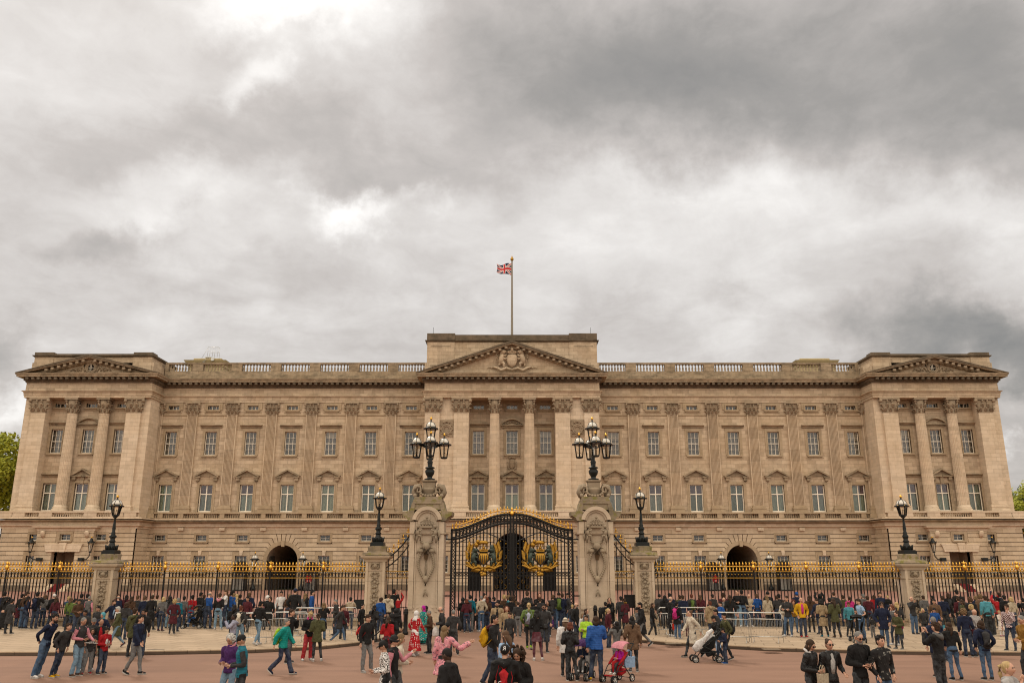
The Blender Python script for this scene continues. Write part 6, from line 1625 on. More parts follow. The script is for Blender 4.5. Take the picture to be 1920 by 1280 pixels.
def pack_mb(kind):
    mb = MB()
    if kind == 'sack':
        mb.tube([(0, .0, -.24), (0, .02, -.20), (0, .03, -.05), (0, .02, .12), (0, .0, .19)], [.10, .145, .15, .09, .02], 12, 0, ry=[.04, .06, .07, .05, .02]); 
        for s_ in (-1, 1): mb.tube([(s_ * .12, -.0, -.22), (s_ * .15, -.08, .05), (s_ * .09, -.10, .26), (s_ * .01, -.0, .19)], .008, 5)
    else:
        k = 1.0
        mb.tube([(0, .0, -.23), (0, .02, -.21), (0, .03, .0), (0, .02, .18), (0, .0, .24)], [.10, .145, .15, .12, .06], 14, 0, ry=[.06, .085, .09, .075, .035])
        mb.tube([(0, .085, -.19), (0, .10, -.10), (0, .085, .0)], [.08, .10, .08], 10, 0, ry=[.03, .035, .03]); mb.tube([(-.03, 0, .24), (0, -.01, .28), (.03, 0, .24)], .009, 5)
        for s_ in (-1, 1): mb.tube([(s_ * .07, -.04, .2), (s_ * .10, -.13, .26), (s_ * .11, -.26, .18), (s_ * .13, -.26, .0), (s_ * .16, -.12, -.14), (s_ * .11, -.02, -.2)], .018, 6, 0, ry=.007)
    return mb
def bag_mb(kind):
    mb = MB()
    if kind == 'tote':
        mb.prism([(-.15, -.28), (.15, -.28), (.17, 0), (-.17, 0)], -.05, .05, 'y'); 
        for y in (-.03, .03): mb.tube([(-.07, y, 0), (-.06, y, .13), (0, y, .18), (.06, y, .13), (.07, y, 0)], .009, 5)
    elif kind == 'plastic':
        mb.tube([(0, 0, -.36), (0, 0, -.30), (0, 0, -.12), (0, 0, .0)], [.12, .15, .13, .04], 10, 0, ry=[.04, .06, .05, .02]); mb.tube([(-.03, 0, -.02), (0, 0, .05), (.03, 0, -.02)], .01, 5)
    else:
        mb.tube([(0, 0, -.11), (0, 0, -.09), (0, 0, .05), (0, 0, .07)], [.11, .13, .12, .09], 12, 0, ry=[.04, .05, .045, .03]); mb.box(-.11, .11, -.055, -.045, -.02, .06); mb.tube([(-.11, 0, .06), (-.10, 0, .30), (0, .02, .46), (.10, 0, .30), (.11, 0, .06)], .008, 5)
    return mb
BAGM = {}
PCOUNT = 0
def person(x, y, z, h, ang, pose, up, uc, lo, lc, hair, hc, skin, label, ex=(), mirror=False):
    global PCOUNT; PCOUNT += 1
    sk = skel(pose); s = h / 1.75; kid = h < 1.42
    o = bpy.data.objects.new('person', body_mesh(pose)); COL.objects.link(o); o.color = (*C[skin], 1)
    o.location = (x, y, z); o.rotation_euler = (0, 0, math.radians(ang)); o.scale = ((-s if mirror else s), s, s)
    tag(o, label, 'person', 'visitors in front of the palace')
    upk, _, pat = up.partition('.'); lok, _, lpat = lo.partition('.')
    if upk == 'vest':
        under = [e[2:] for e in ex if e.startswith('u-')] or ['bk']; child('shirt', upper_mesh(pose, 'shirt'), o, under[0])
    child(upk if upk in ('jacket', 'coat', 'parka', 'shirt', 'vest', 'dress') else {'puffer': 'padded_jacket', 'tee': 't_shirt', 'long': 'robe', 'crop': 'top', 'swing': 'coat', 'gown': 'dress'}[upk], upper_mesh(pose, upk), o, uc, mt=PAT.get(pat) if pat else (PAT['puff'] if upk == 'puffer' else None))
    if lok != 'none': child('skirt' if lok in ('skirt', 'mini') else 'trousers', lower_mesh(pose, lok), o, lc, mt=PAT.get(lpat) if lpat else None)
    shc = ([e[2:] for e in ex if e.startswith('f-')] or ['dk'])[0]
    for i in (0, 1): child('shoe', shoe_mesh(pose, i, 'shoe'), o, shc)
    HM = sk.HM if not kid else sk.HM @ Matrix.Scale(1.0, 4)
    if hair != 'none':
        nm = hair if hair in ('cap', 'beanie', 'hijab', 'hood') else 'hair'; child(nm, hair_mesh(hair), o, hc, HM)
        if hair == 'cap' and any(e.startswith('r-') for e in ex): pass
    for e in ex:
        if e == 'sg': child('sunglasses', sglasses(), o, None, HM)
        elif e == 'bd': child('beard', beard(), o, hc if hair not in ('cap', 'beanie') else 'hk', HM)
        elif e.startswith('h-'): child('hair', hair_mesh(e.split('-')[1]), o, e.split('-')[2], HM)
        elif e.startswith('sc-'): child('scarf', scarf_mesh(), o, e[3:], sk.HM.copy())
    return o
def person_matrix(o): return Matrix.Translation(o.location) @ o.rotation_euler.to_matrix().to_4x4() @ Matrix.Diagonal((*o.scale, 1))
def prop(o, kind, col, label, cat, local, group=None, pat=None, rz=0):
    """a bag or phone carried by person o: its own thing, placed in the world at the carrier's body"""
    key = ('prop', kind)
    if key not in CACHE:
        if kind == 'pack' or kind == 'sack': mb = pack_mb(kind)
        elif kind in ('tote', 'plastic', 'handbag'): mb = bag_mb(kind)
        elif kind == 'phone': mb = MB().box(-.038, .038, -.006, .006, -.075, .075).box(-.034, .034, .0061, .007, -.066, .066)
        elif kind == 'camera':
            mb = MB().box(-.07, .07, -.03, .03, -.05, .04).box(-.025, .025, -.03, .02, .04, .062); mb.join(MB().lathe(0, 0, [(.035, .03), (.038, .1), (.034, .11)], 12), Matrix.Rotation(PI / 2, 4, 'X'))
            mb.tube([(-.07, 0, .03), (-.10, .10, .28), (0, .2, .40), (.10, .10, .28), (.07, 0, .03)], .009, 5)
        CACHE[key] = mb.mesh(kind, [M_cloth])
    p = bpy.data.objects.new({'pack': 'backpack', 'sack': 'drawstring_bag', 'tote': 'tote_bag', 'plastic': 'shopping_bag', 'handbag': 'handbag'}.get(kind, kind), CACHE[key]); COL.objects.link(p); p.color = (*C[col], 1)
    s = abs(o.scale.x); L = Vector(local); L.x *= (1 if o.scale.x > 0 else -1)
    p.location = o.location + o.rotation_euler.to_matrix() @ (L * s); p.rotation_euler = (0, 0, o.rotation_euler.z + rz); p.scale = (s, s, s)
    if pat: p.material_slots[0].link = 'OBJECT'; p.material_slots[0].material = PAT[pat]
    tag(p, label, cat, group); return p
# strip|x|top|feet or hHeight|angle|pose|upper|colour|lower|colour|hair|colour|skin|extras|label|props
PEOPLE = '''
0|5|125|560|180|photo|jacket|bk|jeans|dj|short|hk|s1||person in black with raised phone at the far left edge
0|85|185|568|180|hold|long|bk|tights|s1|long|hk|s1||woman with long black hair in a long black coat at far left railing
0|195|285|560|170|stand|parka|mr|slim|dj|short|hb|s1||child in maroon tartan coat between two men at the far left railing
0|265|122|590|150|hold|jacket|br|jeans|jn|short|hb|s1||man in brown leather jacket and blue jeans at the far left railing
0|420|125|595|180|photo|jacket|bk|jeans|dj|short|hk|s1||man in black jacket with dark backpack, left of the white capped man|pack:nv:back:dark backpack on the man in black left of the white cap
0|630|148|575|180|hip*|jacket|bk|jeans|dj|cap|wh|s1|h-shaved-hg|man in white cap and black jacket, hand on hip at railing
0|835|180|520|175|photo|jacket|jn|jeans|dj|short|hy|s1||blonde person in denim jacket photographing through the left railings
0|945|208|530|150|relax|jacket|gn|jeans|dj|short|hk|s2||dark haired man in green jacket behind the track jacket man
0|995|150|470|180|stand|jacket|dk|jeans|dj|short|hk|s2||dark haired man in grey at railing left of leftmost pier
0|1070|150|480|180|stand|jacket|dk|jeans|dj|short|hk|s2||dark haired man in charcoal touching the left side of leftmost pier
0|1000|215|610|50|hold|jacket|br|jeans|dj|short|hk|s2||man in brown track jacket with red striped sleeve
0|1130|178|545|180|phone|vest|gy|jeans|dj|shaved|hg|s1|u-pk|grey haired man with pink sleeves and grey vest by leftmost pier
0|1085|352|650|0|relax|jacket|dk|jeans|dj|short|hk|s3||smiling young man in dark jacket standing behind the family group
0|1315|382|800|-10|stroll|jacket|nv|jeans|ol|hijab|tq|s2|f-br|woman in blue headscarf and navy top walking behind the family
0|1375|225|700|70|walk|jacket|nv|jeans|br|short|hb|s1|bd|bearded man in light blue shirt and open navy jacket|
0|1500|168|560|180|stand|shirt|nv|jeans|dk|bald|hg|s1||bald man in dark navy sweater right of leftmost pier
0|1450|150|545|180|stand|jacket|mr|jeans|dj|long|hb|s1||brown haired woman in maroon beside the bald man in navy
0|1560|160|545|180|stand|jacket|mr|jeans|bk|long|hk|s1||dark haired woman in plum jacket right of the bald man in navy
0|1515|308|780|-50|walk|coat|ol|slim|lj|short|hw|s1|sc-wh,f-mr|white haired woman in olive coat and white scarf walking left
0|520|385|1212|80|behind|shirt|nv|jeans|jn|short|hk|s2|bd,f-wh|bearded man in navy sweater leaning forward, hands behind his back
0|725|502|1208|75|lean|jacket|dk|slim|dj|short|hb|s1|f-yl|boy in grey hoodie and yellow shoes leaning forward|pack:bk:back:black backpack worn by the boy in yellow shoes
0|1110|447|1118|30|relax|jacket|dk|jeans|dk|cap|gy|s2|f-wh|man in grey cap in the middle of the family group
0|1200|455|1135|40|relax|tee|bk|slim|bk|bun|hk|s2|f-wh|woman in black t-shirt with red print behind two children
0|950|440|1188|70|fwd_hold|vest|dk|jeans|lj|shaved|hg|s2|u-pk,f-br|stout man in black vest and pink shirt with light jeans|
0|1095|582|1165|40|relax|tee|dk|baggy|gy|bob|hb|s2|f-rd|small child in grey t-shirt and red shoes in the family group
0|1275|568|1160|60|hold|jacket|rd|jeans|dj|short|hk|s2|f-dk|boy in red and white jacket holding a phone
1|30|325|900|165|stand|parka|ol|slim|bk|short|hb|s1||person in hooded olive parka and black trousers from behind
1|140|340|960|10|relax|jacket|bk|jeans|dj|short|hk|s2|sg,bd|man in sunglasses and dark jacket over a pale shirt
1|145|412|1278|80|stroll|jacket|nv|slim|gy|short|hk|s1|f-bk|tall boy in navy jacket and grey trousers walking right
1|50|180|560|180|stand|jacket|br|jeans|dj|long|hb|s1||woman with long dark brown hair in a brown jacket at railing
1|85|168|540|180|stand|jacket|dk|jeans|dj|short|hm|s1||brown haired man in dark grey beside long brown haired woman
1|172|165|545|175|stand|shirt|be|jeans|dj|pony|hm|s1||woman with brown ponytail in beige top at the left railings
1|265|165|608|175|relax|coat|bk|slim|bk|short|hb|s1||man in long black coat at the left railings
1|332|165|560|180|raise1|jacket|be|jeans|dj|short|hb|s1||person in beige coat with one arm raised by the railings
1|405|188|622|170|bag|jacket|gy|slim|dj|bob|hy|s1|f-mr|platinum blonde woman in grey jacket and maroon boots|handbag:nv:hip:navy shoulder bag of the platinum blonde woman
1|490|165|570|-160|relax|parka|bk|slim|dj|long|hb|s1||dark haired woman in black coat right of the platinum blonde
1|595|215|612|-165|pocket|coat|mr|slim|bk|curly|hy|s1||short curly blonde woman in dark plum coat and black leggings
1|785|165|520|175|relax|jacket|rd|jeans|jn|short|hk|s2||black haired woman in red jacket by the railings|handbag:gy:back:grey shoulder bag on the woman in the red jacket
1|880|130|560|150|relax|coat|bk|slim|bk|short|hk|s2||tall man in black suit coat beside the pushchair
1|990|118|595|150|phone|shirt|bl|jeans|dj|bald|hg|s1||balding man in bright blue sweater by the railings
1|1120|140|602|180|hold|jacket|bk|jeans|lj|short|hb|s1|f-wh|woman in black top with pale pink hood and light jeans
1|1198|100|570|-60|photo|shirt|wh|jeans|dj|short|hm|s1||man in white shirt photographing, left of the sentry box
1|1285|108|500|160|stand|jacket|bl|jeans|dj|short|hk|s1||person in blue and red jacket at the left railings
1|1310|140|545|180|stand|jacket|dk|jeans|bk|long|hl|s1||woman with very long light brown hair down her back
1|1350|150|500|175|stand|jacket|be|jeans|bk|long|hy|s1||blonde woman in a beige top beside the very long haired woman
1|1390|158|545|180|stand|jacket|bk|jeans|dj|short|hk|s1||short haired person in black left of the navy hooded man
1|1505|135|565|180|pocket|parka|nv|jeans|dj|short|hm|s1||stocky man in navy hooded coat at the left railings
1|1345|285|610|180|hold|jacket|bk|slim|bk|long|hk|s2||woman with long black hair in black behind the photographing man
1|1430|298|700|175|relax|jacket|dk|jeans|lj|short|hr|s1||auburn haired woman in grey jacket and light jeans|pack:cr:back:cream backpack on the auburn haired woman
1|1290|395|1012|-75|photo|jacket|li|jeans|dj|shaved|hk|s4|f-bl|man in lilac grey hoodie photographing with a phone|phone:wh:faceph:white phone held by the man in the lilac hoodie
1|1320|655|h1.60|-20|hold|jacket|pu|jeans|lj|curly|hw|s2|sc-pk|elderly woman with white curls in purple jacket at front|
1|1475|650|h1.70|-70|hold|vest.puff|tl|jeans|bk|cap|bk|s2|u-dk,h-shaved-hg|elderly man in black cap and teal quilted vest at front
2|10|240|797|150|stroll|jacket|bk|slim|lj|short|hk|s2|f-wh|young man in black jacket, pale jeans and white shoes
2|105|255|560|10|stand|shirt|pk|slim|mr|long|hb|s1||small girl in pink top in front of dark coated women
2|122|172|520|0|stand|jacket|bk|slim|bk|hood|wh|s1||woman in white headscarf by the railings
2|182|190|545|-10|relax|coat|bk|slim|bk|curly|hb|s1||curly brown haired woman in black coat by the white shirt man
2|292|118|545|30|stand|shirt|wh|jeans|bk|short|hk|s2||man in white shirt and black trousers by the railings
2|500|76|530|165|pocket|parka|bk|jeans|bk|cap|nv|s1|h-shaved-hb|tall man in navy cap and black coat before the archway
2|690|105|500|100|stand|jacket|bl|jeans|gy|short|hk|s1||man in bright blue jacket by the railings|pack:bk:back:black backpack on the man in bright blue
2|320|458|1172|85|walk|puffer|te|flare|nv|short|hg|s1|f-nv|grey haired woman striding right in a teal green jacket|pack:lm:back:yellow green backpack on the striding woman in teal
2|400|340|1022|80|phone|jacket|bk|jeans|dk|short|hb|s1||man in black looking at his phone behind teal woman
2|650|373|988|25|hold|jacket|bk|baggy|rd|short|hy|s1|sc-hp,f-wh|blonde woman in red trousers and bright pink scarf|handbag:tn:hip:tan crossbody bag of the woman in red trousers
2|755|390|1002|-165|hold|parka|ol|slim|bk|pony|hb|s1|f-wh|woman in olive jacket and black leggings seen from behind
2|860|255|682|180|photo|coat|bk|jeans|jn|long|hl|s1||light brown haired woman in black coat at the steel barrier
2|1000|215|680|-75|hold|jacket|dk|jeans|dj|shaved|hg|s1||grey haired man in dark grey jacket facing left at barrier
2|1070|300|768|85|walk|parka|dk|slim|jn|short|hb|s1|f-bk|woman in dark jacket and jeans striding right past the barrier|
2|1112|290|620|0|stand|jacket|mr|jeans|bk|short|hb|s1||person in maroon half hidden behind the striding woman
2|1340|275|620|70|bag|coat|bk|slim|bk|short|hk|s1||dark haired woman in black coat left of the second small pier|handbag:tn:front:tan handbag held by the woman near the second pier
2|1380|408|1142|50|relax*|jacket|bk|jeans|gy|short|hb|s1|f-lg|young man in black jacket and ripped grey jeans|pack:rd:back:red and black backpack of the ripped jeans man
2|1490|290|650|160|hold|puffer|bk|slim|bk|long|hk|s1||long black haired woman in black padded coat beside red bicycle
3|30|722|h1.64|-80|hold|dress.spots|wh|slim|bk|cap|bk|s2|sg,h-bun-hk|woman in black cap and black spotted white dress|handbag:bk:hip:black handbag on the woman in the spotted dress
3|128|665|h1.68|80|extend|vest|bk|baggy|bk|beanie|bk|s1|u-pk|woman in black beanie with pink sleeve stretched out
3|182|642|h1.66|100|hold|jacket|cr|jeans|dk|long|hl|s1||fair haired woman hidden behind the black beanie
3|50|435|900|165|hold|jacket|rd|slim|mr|long|hb|s1||brown haired woman in bright red sweater beside the bicycle
3|155|335|745|180|stand|long|bk|slim|bk|hijab|bk|s2||woman in black robe and black headscarf from behind
3|40|148|600|180|hold|puffer|be|slim|bk|short|hm|s1||woman in pale beige padded coat at the left side gate
3|112|90|560|180|photo|jacket|bk|jeans|bk|short|hk|s1||tall person in black with yellow stripe at the side gate
3|-30|195|560|175|stand|jacket|nv|jeans|dj|short|hb|s1||person in navy and yellow behind the second small pier
3|165|155|520|175|high|crop|rd|slim|bk|short|hk|s1||girl in short red top reaching up to photograph
3|385|362|935|140|stroll|gown.dots|rd|baggy|wh|hijab|wh|s2|f-wh|woman in red polka dot dress and white headscarf
3|485|298|792|-50|stand|gown.flower|te|baggy|te|hijab|mg|s2||woman in magenta headscarf and green patterned dress
3|575|352|908|-80|hold|jacket|br|slim|bk|shaved|hg|s2|f-bk|elderly man in dark brown jacket and black trousers
3|728|305|910|-80|hold|jacket|dk|jeans|bk|bald|hg|s1|sg|bald man in dark grey jacket carrying a white bag|plastic:wh:front:white plastic bag of the bald man
3|870|345|925|-170|relax|jacket|dk|jeans|dk|shaved|hg|s1||grey haired man in dark grey jacket from behind
3|800|505|1010|170|stand|jacket|bk|jeans|bk|beanie|bk|s1||person in black beanie behind the pink floral coat
3|765|545|h1.66|165|extend*|swing.flower|pk|slim|bk|long|hl|s1||long haired woman swinging a pink floral coat
3|835|818|h1.76|-120|hold|coat|bk|jeans|bk|shaved|hk|s4||man in black coat close to the camera
3|990|200|622|180|hold|long|bk|slim|bk|hood|bk|s1||person in black hooded coat left of the teal jacket
3|1085|165|632|180|stand|jacket|tl|jeans|gy|beanie|bk|s1||man in teal jacket and black beanie at the gates|pack:dk:back:grey backpack on the man in the teal jacket
3|1225|170|628|-150|pocket|jacket|be|jeans|jn|shaved|hg|s1|f-wh|older man in beige jacket and blue jeans at the gates
3|1265|143|560|75|stand|shirt|wh|jeans|dj|short|hk|s1||tall dark haired young man behind the beige jacket
3|1330|180|610|175|stand|jacket|nv|jeans|nv|long|hk|s1||long dark haired person in navy at the gates
3|1388|190|610|-120|stand|jacket|nv|jeans|dj|short|hk|s1||dark haired man turning left behind the tan jacket
3|1425|240|800|5|hip|jacket|tn|jeans|bk|short|hk|s2|bd|bearded man in tan jacket over a black t-shirt
3|1518|165|560|180|stand|jacket|br|jeans|dj|curly|hy|s1||curly blonde woman in brown at the middle of the gates
3|1575|170|570|175|stand|jacket|tq|jeans|dj|curly|hl|s1||curly haired woman in turquoise jacket at the gates
3|1495|280|620|170|stand|jacket|rd|jeans|dj|short|hb|s1||child in red behind the trench coat woman
3|1550|300|880|0|stand|coat|tn|slim|bk|wavy|hr|s1||woman in belted beige trench coat facing the camera
3|1370|410|h1.80|75|stroll|jacket|bk|jeans|dj|short|hk|s2||dark haired young man with maroon hood in profile|pack:yl:back:yellow and grey backpack of the man with maroon hood
3|1565|608|h1.64|-140|look|shirt|lb|jeans|dj|long|hm|s1||long haired woman in pale blue top bending her head
3|1525|775|h1.76|175|phone*|jacket|bk|jeans|bk|cap|bk|s2|h-shaved-hk|man in black cap with white letter raising his phone|
4|75|245|692|180|stand|jacket|dk|baggy|gy|shaved|hb|s1||man in charcoal sweater with jacket tied around his waist
4|195|122|610|180|hold|jacket.leather|bk|jeans|bk|short|hb|s1||big man in black leather jacket at the gates
4|215|258|850|175|stroll|jacket.puff|gn|slim|bk|pony|hy|s1|f-lm|blonde woman in striped green top and neon shoes|sack:li:back:pale blue drawstring bag on the blonde woman
4|350|140|570|0|stand|jacket|bk|jeans|bk|long|hr|s1||woman in a dark red hat facing away from the gates
4|357|200|610|180|hold|jacket|dk|jeans|dj|short|hb|s1||short haired man in dark jacket behind the sunglasses man
4|458|233|692|-25|cross|jacket.leather|bk|slim|bk|wavy|hk|s2|f-lg|dark haired woman in leather jacket with arms crossed|plastic:pu:hand:purple printed bag of the leather jacket woman
4|408|270|892|5|bag|shirt|dk|slim|bk|short|hk|s2|sg,bd|bearded man in sunglasses and charcoal sweater
4|315|350|992|178|hold|shirt|bk|mini|mr|long|hk|s2|f-wh|young woman in maroon skirt and black tights
4|595|125|548|180|hold|jacket|bk|jeans|jn|shaved|hk|s2||man in black hoodie at the right of the gates|pack:gn:back:bright green backpack on the man in the black hoodie
4|715|138|560|-80|pocket|jacket|dk|jeans|jn|short|hk|s2||dark haired man in dark jacket at the right gate edge
4|815|255|790|60|pocket|jacket|bk|jeans|dj|bald|hg|s1|sg,bd|bald bearded man in black jacket with lime stripes
4|768|285|640|180|stand|jacket|dk|jeans|dj|short|hy|s1||small fair haired child behind the bald bearded man
4|935|335|760|60|stand|coat|gy|jeans|dj|long|hb|s1||long brown haired woman in pale grey coat looking right
4|948|420|960|-20|cross|puffer|lm|jeans|jn|short|hb|s2||child in lime green jacket beside the blue jacket man
4|1080|425|1250|175|phone*|puffer|bl|jeans|dj|bob|hb|s1|f-yl|man in quilted bright blue jacket photographing|
4|685|450|1190|175|stand|parka|wh|slim|bk|long|hm|s1||woman in cream beanie and white coat
4|742|505|1248|170|hold|jacket.leather|bk|slim|bk|bob|hr|s1|f-bk|auburn haired woman in dark leather jacket by the pushchair
4|1315|490|1130|-165|photo|shirt|gy|slim|gy|cap|wh|s2|h-long-hk|long dark haired woman in white cap taking a photo|phone:bk:faceph:black phone held by the woman in white cap
4|1540|428|1135|178|bag|parka|ct|slim|bk|long|hk|s2|f-gy|long black haired woman in light brown jacket and leggings
4|1215|330|650|60|stand|jacket|mr|jeans|dj|pony|hy|s1|sg|blonde woman in maroon jacket by the bollards
4|1240|195|560|-10|facehands|jacket|bk|jeans|bk|wavy|hb|s1||dark haired woman in black with hands at her face
4|1440|208|640|-150|hold|coat|mr|slim|bk|short|hb|s1|sc-mu|woman in plum coat with mustard scarf at side gate
4|1595|318|745|-75|hold|jacket|gy|slim|dj|short|hk|s1||dark haired woman in grey beside the third small pier
4|75|825|h1.64|-15|hold|parka|bk|jeans|bk|bigcurl|hb|s2||woman with big curly hair in black at the front
5|40|255|828|-80|walk|coat|bk|slim|gy|short|hk|s1|bd|man in long black coat and grey trousers striding left|
5|145|262|668|70|stroll|jacket|bk|slim|bk|long|hb|s1|f-yl|long haired woman in black with yellow boots|tote:be:front:beige tote bag of the woman in yellow boots
5|260|150|545|180|stand|puffer|dk|jeans|bk|beanie|bk|s1||person in black beanie and striped grey padded jacket
5|390|142|520|180|stand|jacket|nv|jeans|dj|short|hk|s1||dark haired person in navy right of the third small pier
5|403|180|690|110|pocket|coat|bk|slim|bk|bald|hg|s1|f-wh|bald man in long dark coat beside the red bag
5|480|245|720|140|stand|parka|bk|jeans|jn|short|hk|s2|f-lg|woman with short black hair in long black jacket|pack:hp:back:pink and black backpack left of white coat woman
5|670|155|560|180|stand|jacket|dk|jeans|dj|short|hr|s1||person in grey jacket at the railings|pack:gn:back:olive green backpack at the right railings
5|885|240|645|180|relax|parka|tn|slim|dj|short|hr|s1||woman in beige hooded jacket at the steel barrier
5|680|352|955|-75|walk*|coat|cr|slim|bk|bun|hm|s1|f-bk|woman in long cream cardigan striding left
5|608|395|690|20|stand|jacket|lg|slim|mr|short|hy|s1|f-mr|small fair child behind the woman in cream
5|1015|245|600|-70|stand|jacket|bl|jeans|nv|short|hk|s1||young man in blue jacket behind the pushchair family
5|1080|190|620|0|hold|jacket.speckle|gy|jeans|gy|bald|hg|s1||bald man in mottled grey jacket facing the camera
5|1075|140|540|175|stand|jacket|mr|jeans|dj|curly|hb|s1||curly haired woman in plum at the right railings
5|980|412|955|-70|push|jacket.leather|bk|slim|dj|short|hk|s2|f-wh|man in black jacket bending over the black pushchair
5|990|345|900|-80|stand|jacket|dk|jeans|lb|short|hk|s2||dark haired man behind the one pushing the pushchair
5|1115|385|995|-75|stroll|shirt|ol|slim|bk|short|hk|s2||man in olive top and black trousers|pack:bk:back:big black backpack on the man in the olive top
5|1090|580|1035|-100|hold|jacket|nv|jeans|dj|short|hk|s2|f-bl|boy in dark navy jacket and blue shoes
5|1255|100|560|-40|cross|shirt|bk|jeans|lj|shaved|hb|s1|f-wh|man in black sweatshirt and light jeans at the right railings
5|1312|100|560|160|stand|jacket|bk|jeans|jn|short|hk|s1||man in black jacket next to the black sweatshirt man
5|1398|148|565|0|hold|jacket|be|jeans|dj|bald|hg|s1|f-wh|bald man in beige jacket looking at his phone
6|30|120|560|180|hold|jacket|bk|jeans|bk|beanie|bk|s1||man in black beanie and black jacket at right railings|pack:bk:back:black backpack on the man in the black beanie
6|165|150|540|180|stand|jacket|bk|jeans|bk|short|hk|s1||black haired person in black left of the blue beanie
6|195|225|662|10|hold|parka|cr|slim|bk|long|hb|s1|sg|woman in sunglasses and cream jacket by the railings
6|275|175|692|-45|cross|jacket|dk|slim|jn|short|hb|s1|f-wh|young man in dark grey jacket with crossed arms, blue jeans
6|395|125|560|180|stand|jacket|nv|jeans|dj|beanie|bl|s1||person in bright blue beanie at the right railings
6|350|225|645|-10|hold|jacket|mu|slim|jn|curly|hr|s1||red haired boy in ochre jacket beside the yellow jacket
6|455|190|702|0|pocket|jacket|yl|jeans|dj|bald|hg|s1|f-rd|bald man in yellow jacket over a bright pink hoodie
6|620|215|640|-60|stroll|jacket|nv|slim|dj|short|hb|s1||brown haired woman in navy jacket walking left
6|690|150|560|180|high|parka|bk|jeans|bk|hood|bk|s1||person in a black hood at the right railings
6|712|220|697|170|hold|coat|tn|slim|bk|bob|hk|s1|f-tl|dark haired woman in tan coat and black trousers
6|872|120|600|180|pocket|jacket|dk|jeans|dj|shaved|hb|s1||tall man in dark sweater with grey collar at railings
6|872|205|708|178|hold|parka|ol|slim|bk|long|hb|s1|f-br|long brown haired woman in dark olive jacket and leggings
6|1025|180|560|178|stand|jacket|hp|jeans|dj|pony|hb|s1||woman in bright pink jacket at the right railings
6|1050|250|695|0|look|jacket|tq|slim|bk|short|hr|s1||girl in turquoise jacket looking down at her hands
6|1135|210|580|-60|hold|jacket|bk|jeans|bk|short|hk|s1||dark haired man in black behind the light blue shirt
6|1205|215|742|-80|bag|tee|lb|jeans|jn|short|hb|s1|f-nv|man in light blue t-shirt and jeans|pack:bk:back:black backpack on the man in light blue
6|1305|430|688|180|stand|jacket|dk|baggy|gy|short|hk|s1|f-lg|child in grey trousers behind the light blue shirt man|
6|1460|128|600|0|stand|jacket|nv|jeans|dj|short|hb|s1||man holding a fair haired toddler at the right railings
6|1468|172|430|180|sit|jacket|bk|slim|dj|short|hy|s1||fair haired toddler held at the man's shoulder by the railings
6|1490|245|832|-10|pocket|parka|nv|slim|jn|beanie|bk|s1|h-short-hb|young woman in black beanie and navy parka
6|1572|290|740|-70|hold|jacket|gy|slim|dj|wavy|hr|s1|sc-wh,f-wh|auburn haired woman with pale scarf near rightmost small pier
6|500|718|h1.62|40|hold|jacket.leather|bk|slim|bk|bob|hb|s1|sg,sc-wh|short haired woman in black leather jacket at the front|tote:be:front2:large cream handbag of the woman in front
6|755|710|h1.63|10|bag|jacket.leather|bk|slim|bk|bun|hb|s1|sg|woman in sunglasses with hair tied up in black leather jacket
6|1110|605|h1.80|15|hold|jacket|bk|slim|bk|shaved|hg|s1|sg,bd|grey haired man in black with a camera round his neck|camera:bk:cam:black camera hanging on the chest of the man in black
6|1405|665|h1.71|20|pocket|jacket.speckle|bk|jeans|jn|short|hk|s1||dark haired young man in black jacket with pale speckles
7|60|370|852|-60|hold|parka|ol|slim|bk|pony|hb|s1|f-gy|girl in olive jacket and black leggings|pack:hp:back:bright pink backpack on the girl in olive
7|248|180|662|10|photo|jacket|dk|jeans|jn|bald|hg|s1|f-bk|bald man photographing in front of the rightmost small pier|phone:bk:faceph:black phone held by the bald man at the pier
7|455|170|560|-140|stand|jacket|bk|jeans|bk|long|hk|s1||long black haired woman in black right of rightmost small pier
7|535|215|680|-30|relax|jacket|ct|jeans|dj|short|hk|s1||young man in brown suede jacket right of rightmost small pier
7|380|330|720|0|stand|jacket|dk|slim|bk|long|hy|s1||blonde girl in charcoal top smiling at the camera
7|525|325|740|-10|look|jacket|bl|jeans|dj|short|hk|s1||boy in bright blue jacket looking down
7|560|430|1205|170|stand|parka|nv|jeans|dk|shaved|hg|s1|f-br|grey haired man in navy hooded jacket from behind
7|610|470|1000|-20|stand|jacket|dk|jeans|dj|short|hk|s2||dark haired boy behind the man in the navy hood
7|485|500|h1.75|-150|photo|jacket|bk|jeans|bk|short|hb|s1|f-dk|man in black jacket with grey hood photographing at front|phone:bk:faceph:black phone raised by the man with grey hood
7|760|500|1242|175|phone|jacket|bk|slim|jn|long|hb|s1|f-bk|long brown haired woman in black jacket and tight blue jeans|phone:tq:faceph:pale blue phone raised by the long haired woman
7|930|335|948|165|stand|jacket|nv|jeans|dj|curly|hl|s1|f-bk|curly blonde woman in navy blazer|handbag:mr:hip2:dark red shoulder bag of the curly blonde woman
7|1050|335|940|10|hold|jacket|lg|jeans|dj|bald|hg|s1|f-bk|bald man in light grey hooded jacket
7|1170|480|1240|178|pocket|jacket|nv|slim|jn|bob|hb|s1||person in navy hoodie and teal jeans from behind|pack:dk:back:large grey backpack on the navy hoodie
7|710|140|560|160|hold|jacket|bk|jeans|bk|long|hb|s1||long brown haired woman in black near right railings|pack:dk:back:small grey backpack on the woman near the railings
7|822|100|560|180|stand|shirt|bk|jeans|bk|short|hk|s1||tall dark haired man in black at the right railings
7|842|222|600|-150|hold|jacket|ol|jeans|bk|long|hb|s1||long haired woman in dark green near the right railings
7|940|285|720|-150|stand|jacket|dk|jeans|dj|curly|hy|s1||blonde woman half hidden behind the navy blazer
